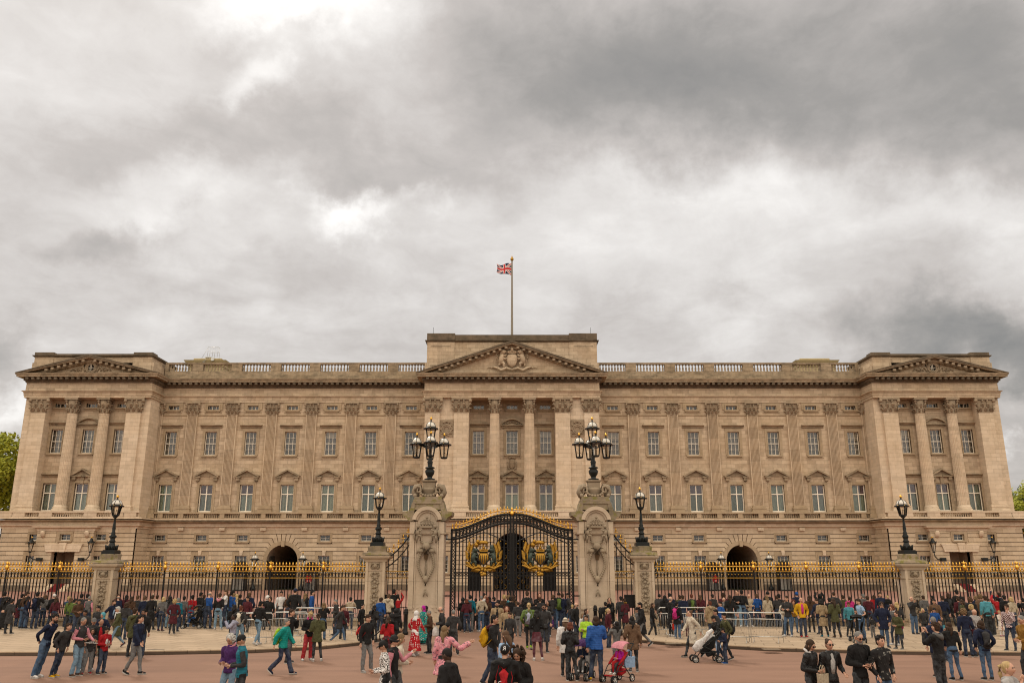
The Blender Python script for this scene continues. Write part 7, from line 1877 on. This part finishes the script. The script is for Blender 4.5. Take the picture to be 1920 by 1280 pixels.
7|1130|155|640|170|relax|parka|ct|slim|bk|curly|hl|s1||light haired woman in brown coat with dark fur collar
7|1230|205|670|-60|hold|jacket|gy|jeans|dk|short|hb|s1||brown haired person in grey coat right of the fur collar|plastic:mg:front:magenta bag carried by the person in grey
7|1265|185|600|180|high|puffer|rd|jeans|bk|short|hk|s1||person in bright red padded jacket leaning at railings
7|1370|130|600|170|raise1|jacket|nv|jeans|bk|short|hb|s1||man in navy with one arm raised at the railings|pack:bk:back:black backpack on the man with raised arm
7|1345|360|688|10|facehands|dress.check|cr|tights|wh|short|hy|s1|f-pk|little girl in white dress and white tights
7|1480|280|872|-50|phone|shirt.check|mr|slim|dj|short|hb|s1|sg|man in maroon checked shirt near the right edge
7|1592|200|600|180|photo|jacket|bk|jeans|bk|short|hk|s1||person in black at the right railings by the edge
7|1600|410|h1.78|-80|hold|jacket|mu|jeans|bk|shaved|hg|s1||grey haired man in mustard jacket at the right edge
7|1395|990|h1.64|40|facehands|jacket|lg|jeans|dj|pony|hy|s1||blonde woman in grey at the bottom right corner
0|-15|130|560|180|stand|jacket|nv|jeans|dj|short|hb|s1||person in navy cut by the left edge of the view
0|225|150|560|170|stand|jacket|bk|jeans|dj|short|hk|s1||black haired child behind the brown leather jacket man
0|350|180|575|150|hold|jacket|nv|jeans|dj|long|hk|s2||woman in navy check between brown leather jacket and backpack man
0|900|195|560|170|stand|jacket|gn|jeans|bk|long|hm|s1||light haired woman in pale sleeves beside the denim jacket
0|1250|300|640|-20|stand|jacket|dk|jeans|dj|short|hk|s2||dark haired man right behind the blue headscarf
0|1600|255|600|175|stand|jacket|dk|jeans|dj|bob|hb|s1||brown haired woman in charcoal left of the olive parka
1|215|180|560|180|stand|jacket|nv|jeans|dj|short|hm|s1||fair haired man in navy between beige top and black coat
1|540|178|570|175|stand|jacket|dk|jeans|lj|long|hk|s2||woman holding white papers behind the plum coated woman
1|690|180|430|180|stand|jacket|gy|jeans|dj|short|hk|s1||grey jacketed person near the black pushchair handle
1|1250|150|560|175|stand|jacket|dk|jeans|lj|long|hm|s1||woman with tan bag behind the white shirt man
1|1480|180|640|-20|stand|jacket|mr|jeans|bk|short|hk|s2||dark haired person in plum right of the cream backpack
2|60|300|600|10|stand|jacket|dk|jeans|bk|long|hk|s2||dark haired woman in black behind the girl in pink
2|1575|200|560|175|stand|jacket|bl|jeans|dj|short|hb|s1||person in royal blue behind the second small pier
3|100|400|640|170|hold|jacket|bk|jeans|bk|hood|bk|s1||small hooded person in black at the left side gate
3|530|300|760|-30|stand|long|bk|slim|bk|hijab|bk|s2||woman in black headscarf behind the magenta headscarf
3|1160|205|600|170|stand|jacket|bk|jeans|bk|short|hk|s1||black haired person between the teal and beige jackets
3|1300|190|620|175|stand|jacket|br|jeans|dj|long|hr|s1||auburn haired person in brown at the gates
3|1450|225|640|175|stand|jacket|bk|jeans|bk|short|hk|s1||dark haired person behind the tan jacket man
3|1590|380|800|-30|stand|jacket|dk|jeans|bk|short|hb|s1||brown haired man behind the trench coat woman
4|-20|190|620|178|stand|jacket|bk|jeans|bk|short|hk|s1||person in black left of the charcoal sweater man
4|140|215|640|175|stand|jacket|bk|jeans|bk|long|hk|s1||long black haired person beside the big leather jacket man
4|300|240|660|175|stand|jacket|bk|jeans|bk|short|hk|s1||black haired person left of the sunglasses man
4|430|290|700|-30|stand|jacket|gy|jeans|dj|short|hb|s1||grey jacketed person behind the crossed arms woman
4|640|140|560|180|stand|jacket|nv|jeans|dj|short|hb|s1||person in navy right of the bright green backpack
4|900|395|800|40|stand|shirt|wh|jeans|dj|long|hl|s1||fair haired girl in white beside the lime green jacket
4|1180|250|600|170|stand|jacket|bk|jeans|bk|short|hk|s1||person in black behind the bollards
4|1390|180|640|180|stand|jacket|dk|jeans|bk|short|hk|s1||dark haired person at the right side gate
5|330|165|600|150|stand|jacket|bk|jeans|bk|long|hk|s1||long black haired person behind the bald man in the dark coat
5|560|165|620|170|stand|jacket|nv|jeans|dj|short|hb|s1||brown haired person in navy left of the green backpack
5|1160|160|640|175|stand|jacket|bk|jeans|bk|long|hb|s1||person in black behind the mottled grey jacket
6|105|170|560|175|stand|jacket|dk|jeans|dj|short|hb|s1||brown haired person between black beanie and cream jacket
6|560|165|640|170|stand|jacket|br|slim|bk|long|hb|s1||person in brown with checked bag right of the yellow jacket
6|770|200|600|175|stand|jacket|bk|jeans|bk|short|hk|s1||person in black between the tan coat and olive jacket
6|1300|175|620|160|stand|jacket|mr|jeans|dj|short|hb|s1||brown haired person right of the light blue t-shirt
6|1440|260|700|175|stand|jacket|ol|slim|bk|short|hb|s1||person in olive behind the navy parka
6|1620|250|620|175|stand|jacket|dk|jeans|dj|long|hy|s1||blonde woman in charcoal left of the rightmost small pier
7|640|175|640|170|stand|jacket|nv|jeans|bk|short|hb|s1||person in navy between the suede jacket and long hair
7|780|190|600|175|stand|jacket|mr|jeans|bk|short|hb|s1||person in burgundy beanie beside the tall man in black
7|900|185|640|180|stand|jacket|dk|jeans|bk|short|hk|s1||dark haired person in charcoal behind the navy blazer
7|1000|190|700|175|stand|jacket|bk|jeans|bk|curly|hm|s1||curly brown haired woman above the bald grey hooded man
7|1190|170|680|175|stand|jacket|tq|jeans|bk|short|hb|s1||person with a pale turquoise bag at the right railings
7|1430|165|640|175|stand|jacket|bk|jeans|bk|short|hk|s1||person in black right of the raised arm man
7|1520|185|660|-160|stand|jacket|be|jeans|dj|bob|hy|s1||fair haired woman behind the checked shirt man
7|1620|300|760|180|stand|jacket|dk|jeans|dj|short|hk|s1||person in charcoal cut by the right edge of the view
0|150|215|570|170|hold|coat|dk|jeans|bk|short|hk|s2||dark coated person between long black coat and brown leather jacket
0|520|160|560|180|stand|jacket|gy|jeans|dj|bob|hm|s1||person in grey between the backpack man and white cap
0|720|190|560|175|stand|jacket|mr|jeans|dj|long|hb|s1||person in plum between the white cap and denim jacket
1|640|200|560|178|stand|jacket|tl|jeans|dj|short|hg|s1||grey haired person in teal right of plum coated woman
1|930|160|560|180|photo|jacket|dk|jeans|dj|short|hb|s1||brown haired man photographing right of the suited man
2|400|150|560|180|hold|jacket|br|jeans|dj|bob|hl|s1||person in brown between white shirt and navy cap
2|600|140|540|175|stand|jacket|gy|slim|bk|long|hl|s1||fair haired woman in grey left of the bright blue jacket
2|1200|190|560|180|photo|jacket|be|jeans|dj|short|hk|s1||person in beige photographing left of the second small pier
3|1040|215|640|180|hold|jacket|mr|jeans|dj|bob|hr|s1||red haired person in plum left of the teal jacket
4|520|160|600|180|stand|jacket|dk|jeans|dj|short|hm|s1||person in charcoal left of the bright green backpack
4|20|170|600|-170|stand|jacket|ct|jeans|bk|long|hb|s1||long haired woman in tan brown at the middle of the gates
5|520|165|560|180|photo|jacket|ol|jeans|dj|short|hb|s1||person in olive photographing left of the olive backpack
5|780|160|560|180|stand|jacket|mr|jeans|bk|long|hm|s1||long haired woman in plum right of the olive backpack
5|940|155|560|180|hold|jacket|dk|jeans|jn|short|hk|s1||person in charcoal at railings above the beige hooded jacket
5|1500|150|560|180|stand|jacket|bl|jeans|dj|short|hm|s1||person in blue right of the bald beige jacket man
5|1600|170|560|178|stand|parka|be|slim|bk|long|hl|s1||fair haired woman in beige left of the black beanie man
6|980|165|560|178|stand|jacket|ol|jeans|dj|short|hb|s1||person in olive left of the bright pink jacket
6|1240|150|560|180|photo|jacket|gy|jeans|dj|short|hg|s1||grey haired man photographing above the light blue t-shirt
6|1380|160|560|178|stand|jacket|rd|slim|bk|long|hb|s1||person in dark red left of the man with toddler
7|340|170|560|178|stand|jacket|gy|jeans|dj|short|hb|s1||person in grey just right of the rightmost small pier
7|1060|170|600|178|stand|jacket|nv|jeans|dj|bob|hl|s1||person in navy left of the fur collared coat
'''
PO['fwd_hold'] = ('fwd', 'hold', 'rx', 4, 20)
WH = dict(back=(0, .19, 1.20), hand=(.27, -.04, .84), hip=(.25, .03, .82), hip2=(-.24, .06, .95), front=(.08, -.26, 1.02), front2=(.0, -.30, 1.05), cam=(.0, -.24, 1.12), faceph=(0, -.42, 1.56))
PL = {}
def on_pavement(x, y):
    if y > 42.5: return False
    K = KL if x < 0 else KR
    ks = sorted(K)
    if abs(x) < 5.2: return False
    for (a, b), (c, d) in zip(ks, ks[1:]):
        if a <= x <= c and c > a: return y > b + (d - b) * (x - a) / (c - a)
    return True
def place_px(x, top, feet):
    """feet point on the ground and the height of the figure"""
    z = .13
    for _ in range(3):
        X, Y = gr(x, feet, z); z2 = .13 if on_pavement(X, Y) else 0.0
        if z2 == z: break
        z = z2
    if Y > 41.2: Y = 41.2 + (Y - 41.2) * .0; X = at(x, feet, Y)[0]
    return X, Y, z, at(x, top, Y)[1] - z
HT = []
for ln_ in PEOPLE.strip().split('\n'):
    q = ln_.split('|'); st_i, cx, tp, ft = int(q[0]), float(q[1]), float(q[2]), q[3]
    k = 1 / 6.7375; px_ = 240 * st_i + cx * k; pt = 1090 + tp * k
    if ft[0] == 'h': h = float(ft[1:]); X, Y = gr(px_, pt, h); z = 0.0
    else: X, Y, z, h = place_px(px_, pt, 1090 + float(ft) * k)
    kid = any(w_ in q[14] for w_ in ('child', 'boy', 'girl', 'toddler'))
    if 'toddler held' in q[14] or (q[14].startswith('fair haired toddler')):
        X, Y = at(px_, pt, 40.0)[0], 40.0; o = person(X, Y - .28, at(px_, pt, 40.0)[1] - .95, .95, float(q[4]), 'sit', q[6], q[7], q[8], q[9], q[10], q[11], q[12], q[14]); continue
    lo_, hi_ = (.85, 1.66) if kid else (1.44, 1.86)
    if h > hi_ or h < lo_:                                 # feet are hidden: keep the head where it is seen and choose the depth for a sane height
        h2 = min(max(h, lo_), hi_) if kid else (1.68 if h > hi_ else 1.5)
        h2 = min(max(h, lo_), hi_)
        for zz in (.13, 0.0):
            X, Y = gr(px_, pt, zz + h2)
            if (on_pavement(X, Y) and zz > 0) or (not on_pavement(X, Y) and zz == 0): break
        if Y > 41.2 or Y < 0: Y = 41.2; X = at(px_, pt, Y)[0]; h2 = at(px_, pt, Y)[1] - .13
        z = zz; h = h2
    HT.append((round(X, 2), round(Y, 2), round(h, 2), q[14]))
    pose = q[5]; mir = pose.endswith('*'); pose = pose.rstrip('*')
    o = person(X, Y, z, h * .985, float(q[4]), pose, q[6], q[7], q[8], q[9], q[10], q[11], q[12], q[14], [e for e in q[13].split(',') if e], mir)
    PL[q[14]] = o
    for pr in q[15:]:
        if pr.count(':') >= 3:
            kd, co, wh, lb = pr.split(':', 3)
            prop(o, kd, co, lb, {'pack': 'backpack', 'sack': 'bag', 'plastic': 'bag', 'tote': 'bag', 'handbag': 'handbag'}.get(kd, kd), WH[wh], {'pack': 'backpacks worn by visitors'}.get(kd))
# ================================================================== SMALL THINGS AMONG THE CROWD
def wheel_mb(r, w_=.035, n=14, spokes=0):
    t = MB(); pts = [(r * math.cos(2 * PI * i / n), 0, r * math.sin(2 * PI * i / n)) for i in range(n + 1)]
    t.tube(pts, w_ / 2, 6, 0, up=(0, 1, 0)); t.tube([(.82 * a, b, .82 * c) for a, b, c in pts], .010, 5, 1, up=(0, 1, 0))
    for k in range(spokes or 6): q = 2 * PI * k / (spokes or 6); t.tube([(0, 0, 0), (r * .84 * math.cos(q), 0, r * .84 * math.sin(q))], .004 if spokes else .010, 4, 1)
    t.ball((0, 0, 0), .03, 6, 1); return t
def cloth_obj(mb, name, par, col, pat='plain', extra=None):
    o = mb.build(name, [PAT[pat]] if extra is None else [PAT[pat], extra], par); o.color = (*C[col], 1); return o
def pushchair(px_, pf, ang, hood, seat, label, kid=None, cover=None, s=.95, canopy=True):
    X, Y = gr(px_, pf, 0.0); z = 0.0
    if on_pavement(X, Y): z = .13; X, Y = gr(px_, pf, z)
    o = tag(empty('pushchair', (X, Y, z), math.radians(ang)), label, 'pushchair', 'pushchairs among the visitors'); o.scale = (s, s, s)
    f = MB()
    for q in (-.22, .22):
        f.tube([(q, -.42, .10), (q, -.20, .42), (q, .20, .72), (q, .48, 1.02)], .014, 6); f.tube([(q, .34, .10), (q, .08, .40), (q, -.12, .50)], .014, 6); f.tube([(q, -.3, .3), (q, .25, .32)], .010, 5)
    f.tube([(-.22, .48, 1.02), (.22, .48, 1.02)], .018, 6); f.tube([(-.22, .34, .10), (.22, .34, .10)], .010, 5); f.tube([(-.22, -.38, .16), (.22, -.38, .16)], .010, 5)
    f.build('frame', M_lampiron, o)
    for i, (wx, wy) in enumerate(((-.25, -.42), (-.19, -.42), (.19, -.42), (.25, -.42), (-.24, .34), (.24, .34))):
        wh = MB().join(wheel_mb(.095, .045), Matrix.Translation((wx, wy, .10)) @ Matrix.Rotation(PI / 2, 4, 'Z')); wh.build('wheel', [M_iron, M_steel], o)
    st = MB(); st.tube([(0, -.22, .40), (0, -.05, .42), (0, .10, .52), (0, .24, .86)], [.17, .18, .18, .16], 10, 0, ry=[.035, .045, .045, .04], up=(1, 0, 0))
    for q in (-.19, .19): st.tube([(q, -.16, .48), (q, .0, .60), (q, .22, .80)], [.03, .05, .03], 6, 0)
    st.tube([(0, .0, .20), (0, .15, .28), (0, .28, .30)], [.16, .18, .10], 8, 0, ry=[.05, .09, .05]); st.box(-.16, .16, -.42, -.34, .18, .21)
    cloth_obj(st, 'seat', o, seat)
    if canopy:
        h = MB(); n = 9
        for i in range(n):
            a0, a1 = math.radians(-30 + 95 * i / n), math.radians(-30 + 95 * (i + 1) / n)
            P = lambda a, x, r: (x, .22 - r * math.sin(a), .78 + r * math.cos(a))
            for j in range(8):
                x0, x1 = -.23 + .46 * j / 8, -.23 + .46 * (j + 1) / 8; rr0 = .32 - .9 * x0 * x0; rr1 = .32 - .9 * x1 * x1
                h.add([P(a0, x0, rr0), P(a0, x1, rr1), P(a1, x1, rr1), P(a1, x0, rr0), P(a0, x0, rr0 - .012), P(a0, x1, rr1 - .012), P(a1, x1, rr1 - .012), P(a1, x0, rr0 - .012)], [(0, 1, 2, 3), (7, 6, 5, 4)], 0, True)
        cloth_obj(h, 'canopy', o, hood)
    if cover:
        cv = MB(); cv.tube([(0, -.42, .36), (0, -.24, .50), (0, .02, .62), (.02, .20, .88)], [.10, .17, .18, .13], 10, 0, ry=[.03, .05, .05, .04], up=(1, 0, 0)); cv.tube([(.1, .2, 1.0), (.16, .05, .9), (.2, -.1, .62)], [.05, .07, .03], 7)
        co = cloth_obj(cv, 'white_blanket', o, cover)
    if kid:
        uc, lc, hair, hc, lab = kid
        R = Matrix.Rotation(math.radians(ang), 3, 'Z'); p = Vector((X, Y, z)) + R @ Vector((0, .06, -.03)) * s
        person(p.x, p.y, p.z + (.50 - .93 * .56) * s, .98, ang, 'sit', 'jacket', uc, 'jeans', lc, hair, hc, 's1', lab, ['f-wh'])
    return o
pushchair(361, 1177, -80, 'bk', 'bk', 'black pushchair at the left railings beside the suited man', ('be', 'bl', 'short', 'hy', 'small child sitting in the black pushchair at the left railings'))
pushchair(1093, 1272, -22, 'pu', 'dk', 'pushchair with a purple canopy beside the blue jacket man', ('nv', 'gy', 'beanie', 'dk', 'toddler in dark beanie sitting in the purple pushchair'))
pushchair(1159, 1277, -48, 'pk', 'rd', 'red pushchair with pink seat cover carrying a child in magenta', ('mg', 'bk', 'hood', 'pk', 'small child in magenta coat and pink hat in the red pushchair'))
pushchair(1326, 1240, -90, 'bk', 'bk', 'black pushchair covered with a white cloth', None, 'wh', 1.0, False)
pushchair(1609, 1203, 170, 'bk', 'bk', 'black pushchair seen from behind, beside the light blue shirt')
for (hx, hy, hh, kind, col, lab) in ((1110, 1238, .72, 'tote', 'lg', 'silver grey bag hanging on the purple pushchair'), (1181, 1240, .62, 'tote', 'lb', 'light blue bag hanging on the red pushchair')):
    X, Y = gr(hx, 1273, 0); z = at(hx, hy, Y)[1]; mb = bag_mb(kind); b = mb.build('tote_bag', M_cloth, None, (X, Y, z + .14), .4); b.color = (*C[col], 1); tag(b, lab, 'bag')
# crowd barriers
def barrier():
    o = empty('crowd_barrier'); L = 2.3; mb = MB()
    mb.tube([(-L / 2, 0, .02), (-L / 2, 0, 1.02), (-L / 2 + .10, 0, 1.10), (L / 2 - .10, 0, 1.10), (L / 2, 0, 1.02), (L / 2, 0, .02)], .021, 6)
    for z in (.22, .86): mb.tube([(-L / 2, 0, z), (L / 2, 0, z)], .016, 6)
    mb.build('frame', M_steel, o)
    br = MB(); 
    for i in range(1, 22): br.tube([(-L / 2 + L * i / 22, 0, .22), (-L / 2 + L * i / 22, 0, .86)], .006, 4)
    br.build('bars', M_steel, o)
    for s_ in (-1, 1): MB().tube([(s_ * L * .36, -.30, .02), (s_ * L * .36, -.05, .05), (s_ * L * .36, 0, .22), (s_ * L * .36, .05, .05), (s_ * L * .36, .30, .02)], .018, 5).build('foot', M_steel, o)
    return o
bo = barrier(); rbo = snapshot(bo)
BR = [(440, 1206, 508, 1205, 'beside the green backpack woman, leftmost of the left four'), (511, 1203, 573, 1202, 'behind the striding woman in teal'), (551, 1190, 606, 1191, 'behind the woman with the pink scarf'), (609, 1190, 667, 1189, 'behind the striding woman left of the second small pier'),
      (1236, 1189, 1330, 1189, 'behind the woman in the cream cardigan'), (1350, 1203, 1406, 1205, 'just right of the pushchair family'), (1407, 1203, 1468, 1205, 'rightmost, in front of the empty railings')]
for i, (xa, ya, xb, yb, lab) in enumerate(BR):
    a, b = gr(xa, ya, .13), gr(xb, yb, .13); o = bo if i == 0 else stamp(rbo)
    o.location = ((a[0] + b[0]) / 2, (a[1] + b[1]) / 2, .13); o.rotation_euler = (0, 0, math.atan2(b[1] - a[1], b[0] - a[0])); L = math.hypot(b[0] - a[0], b[1] - a[1]); o.scale = (max(.55, min(1.05, L / 2.3)), 1, 1)
    tag(o, 'low steel crowd barrier ' + lab, 'barrier', 'steel crowd barriers on the pavement')
# bollards
def bollard():
    o = empty('bollard'); MB().lathe(0, 0, [(.13, 0), (.13, .10), (.095, .14), (.085, .9), (.11, .93), (.11, .97), (.08, 1.0), (.095, 1.04), (.06, 1.10), (.01, 1.12)], 12).build('post', M_iron, o)
    MB().lathe(0, 0, [(.112, .86), (.112, .90)], 12).build('collar_ring', M_lampiron, o); return o
bl_ = bollard(); rbl = snapshot(bl_)
for i, (x, y, lab) in enumerate(((760, 1189, 'black bollard at the foot of the left gate pillar'), (1117, 1180, 'black bollard, left one of the pair at the right gate pillar'), (1127, 1186, 'black bollard, right one of the pair at the right gate pillar'), (1150, 1184, 'black bollard beside the blonde woman in the maroon jacket'))):
    X, Y = gr(x, y, .0); o = bl_ if i == 0 else stamp(rbl); o.location = (X, Y, 0.13 if on_pavement(X, Y) else 0); tag(o, lab, 'bollard', 'black bollards by the gate pillars')
# hire bicycle
X, Y = gr(703, 1209, 0); bi = tag(empty('bicycle', (X, Y, 0 if not on_pavement(X, Y) else .13), math.radians(-25)), 'red hire bicycle standing by the kerb near the second small pier', 'bicycle')
for wx in (-.52, .52): MB().join(wheel_mb(.32, .045, 20, 12), Matrix.Translation((wx, 0, .34))).build('wheel', [M_iron, M_steel], bi)
fr = MB(); fr.tube([(-.52, 0, .34), (-.12, 0, .30), (.34, 0, .62), (.40, 0, .90)], .024, 6); fr.tube([(-.12, 0, .30), (-.22, 0, .88)], .02, 6); fr.tube([(.52, 0, .34), (.40, 0, .86)], .02, 6); fr.tube([(-.52, 0, .34), (-.2, 0, .62)], .012, 5)
fr.build('bicycle_frame', M_lampiron, bi)
RD = plain('red_enamel', (.42, .015, .02), .35, var=.06)
g = MB()
for wx in (-.52,): g.tube([(wx + .36 * math.cos(math.radians(a)), 0, .34 + .36 * math.sin(math.radians(a))) for a in range(20, 181, 20)], .04, 6, ry=.035, up=(0, 1, 0)); g.prism([(-.80, .40), (-.66, .66), (-.40, .72), (-.52, .42)], -.045, .045, 'y')
g.build('mudguard', RD, bi)
MB().tube([(-.30, 0, .92), (-.20, 0, .93), (-.04, 0, .91)], [.08, .06, .025], 8, ry=[.03, .03, .02]).build('saddle', M_iron, bi)
MB().tube([(.36, -.28, 1.02), (.42, -.12, 1.05), (.42, .12, 1.05), (.36, .28, 1.02)], .014, 6).box(.40, .52, -.14, .14, .86, 1.0).build('handlebar', M_iron, bi)
MB().tube([(-.12, -.05, .30), (-.02, -.05, .18)], .01, 5).box(-.08, .04, -.14, -.05, .165, .185).lathe(-.12, .0, [(.09, 0), (.09, .01)], 14, rot=Matrix.Rotation(PI / 2, 3, 'X'), cz=.30).build('pedal_crank', M_steel, bi)
# notice boxes on the railings
for px_, lab in ((677, 'black notice box on the railing left of the second small pier'),):
    X, z = at(px_, 1132, 41.85); o = tag(empty('notice_box', (X, 41.85, z)), lab, 'notice box'); MB().box(-.33, .33, -.05, .03, -.22, .22).build('case', M_iron, o); MB().box(-.30, .30, -.06, -.052, -.18, .18).build('panel', M_lampiron, o)
# guards
for px_, pb, side, lab in ((577, 1109, 1, 'guard in red tunic and bearskin by the left archway'), (1343, 1108, -1, 'guard in red tunic and bearskin by the right archway')):
    X = (-ARX + 2.95) if side > 0 else (ARX - 2.95)
    X, _ = at(px_, pb, 89.0); o = person(X, 89.0, .006, 1.80, 4, 'stand', 'jacket', 'rd', 'slim', 'bk', 'bearskin', 'bk', 's1', lab, ['f-bk']); o['group'] = 'guards by the archways'
    b = MB().tube([(0.165 * math.cos(t), .005 + .125 * math.sin(t), 1.0) for t in [2 * PI * i / 16 for i in range(17)]], .02, 5); q = b.build('white_belt', M_white, o)
# writing and emblems carried by visitors
def text_on(par, body, size, loc, rot, mat_, name='lettering', ext=.004):
    cu = bpy.data.curves.new(name, 'FONT'); cu.body = body; cu.size = size; cu.extrude = ext; cu.align_x = 'CENTER'; cu.align_y = 'CENTER'; cu.space_line = .85
    t_ = bpy.data.objects.new(name, cu); dg = bpy.context.evaluated_depsgraph_get(); COL.objects.link(t_); me = bpy.data.meshes.new_from_object(t_.evaluated_get(bpy.context.evaluated_depsgraph_get())); bpy.data.objects.remove(t_)
    o = bpy.data.objects.new(name, me); COL.objects.link(o); me.materials.clear(); me.materials.append(mat_); o.parent = par; o.location = loc; o.rotation_euler = rot; return o
M_print = plain('white_print', (.72, .70, .68), .6, var=.03)
cm = PL['man in black cap with white letter raising his phone']
hd = [c for c in kids(cm) if c.name.startswith('cap')][0]
text_on(hd, 'R', .10, (0, .118, .045), (PI / 2 - .25, 0, PI), M_print, 'cap_emblem')
rb = prop(cm, 'sack', 'rd', 'bright red drawstring bag with white script on the black capped man', 'bag', (0, .17, 1.16))
text_on(rb, 'Great\nBritain', .085, (0, .098, -.08), (PI / 2, .22, PI), M_print)
pc_ = PL['bald man in long dark coat beside the red bag']
X, Y = gr(1263, 1194, .13); zz = at(1263, 1159, Y - .25)[1]
sb_ = prop(pc_, 'plastic', 'rd', 'bright red carrier bag with white letters hanging beside the bald man in the dark coat', 'bag', (0, 0, 0)); sb_.location = (X, Y - .25, zz); sb_.rotation_euler = (0, 0, 0); sb_.scale = (1.3, 1, 1.25); sb_.color = (.62, .03, .01, 1)
text_on(sb_, 'T&T', .14, (.0, -.062, -.20), (PI / 2, 0, 0), M_print)
kd = PL['small child in grey t-shirt and red shoes in the family group']; text_on(kd, 'UFT', .12, (0, -.155, 1.22), (PI / 2, 0, 0), M_print)
# selfie stick in the family group
a, b = Vector((*gr(152, 1266, 0), 0)), Vector((*gr(196, 1262, 0), 0)); a.z = at(152, 1204, a.y)[1]; b.z = at(203, 1206, b.y)[1]
ss = MB().tube([tuple(a), tuple(b)], .010, 6).box(b.x - .03, b.x + .05, b.y - .01, b.y + .01, b.z - .05, b.z + .09, 0).build('selfie_stick', M_steel); tag(ss, 'silver selfie stick held between the stout man and the boy', 'selfie stick')
# open shirts, hoods and details that show as parts
def patch(key, name, col, pts, r, ry):
    o = PL[key]; mb = MB(); mb.tube(pts, r, 10, ry=ry, up=(0, 1, 0)); q = mb.build(name, M_cloth, o); q.color = (*C[col], 1); return q
FRONT = ([(0, -.075, 1.02), (0, -.105, 1.14), (0, -.125, 1.28), (0, -.085, 1.42), (0, -.06, 1.47)], [.05, .055, .06, .05, .03], [.035, .035, .035, .035, .03])
for key, col in (('bearded man in light blue shirt and open navy jacket', 'lb'), ('man in sunglasses and dark jacket over a pale shirt', 'lg'), ('bald man in yellow jacket over a bright pink hoodie', 'hp'), ('bearded man in tan jacket over a black t-shirt', 'bk'),
                 ('woman in sunglasses with hair tied up in black leather jacket', 'lg'), ('boy in red and white jacket holding a phone', 'wh'), ('woman in black t-shirt with red print behind two children', 'rd')):
    patch(key, 'shirt_front', col, *FRONT)
def hood_down(key, col):
    o = PL[key]; mb = MB(); mb.tube([(-.10, -.02, 1.50), (-.075, .07, 1.46), (0, .13, 1.40), (.075, .07, 1.46), (.10, -.02, 1.50)], [.035, .055, .075, .055, .035], 8); q = mb.build('hood', M_cloth, o); q.color = (*C[col], 1)
for key, col in (('person in hooded olive parka and black trousers from behind', 'ol'), ('man in black jacket with grey hood photographing at front', 'gy'), ('woman in black top with pale pink hood and light jeans', 'pk'), ('dark haired young man with maroon hood in profile', 'mr'),
                 ('woman in beige hooded jacket at the steel barrier', 'tn'), ('bald man in light grey hooded jacket', 'lg'), ('woman in pale beige padded coat at the left side gate', 'be'), ('stocky man in navy hooded coat at the left railings', 'nv'),
                 ('man in teal jacket and black beanie at the gates', 'tl'), ('grey haired man in navy hooded jacket from behind', 'nv'), ('man in black cap with white letter raising his phone', 'bk'), ('tall boy in navy jacket and grey trousers walking right', 'bk'),
                 ('man in lilac grey hoodie photographing with a phone', 'li'), ('bald man in yellow jacket over a bright pink hoodie', 'hp'), ('person in navy hoodie and teal jeans from behind', 'nv')):
    hood_down(key, col)
o = PL['woman in white headscarf by the railings'] if False else None
bn = PL['woman in cream beanie and white coat']; child('beanie', hair_mesh('beanie'), bn, 'cr', skel('stand').HM.copy())
# manhole covers and small litter on the paving
for i, (px_, py) in enumerate(((290, 1217), (560, 1209), (1262, 1205), (1446, 1216))):
    X, Y = gr(px_, py, .13); o = MB().box(-.30, .30, -.20, .20, -.01, .004).build('manhole_cover', M_plinth, None, (X, Y, .131)); tag(o, ['dark metal drain cover in the left pavement', 'dark drain cover near the kerb in the middle left pavement', 'dark drain cover near the right kerb curve', 'dark drain cover in the right pavement by the kerb'][i], 'drain cover', 'drain covers in the pavement')
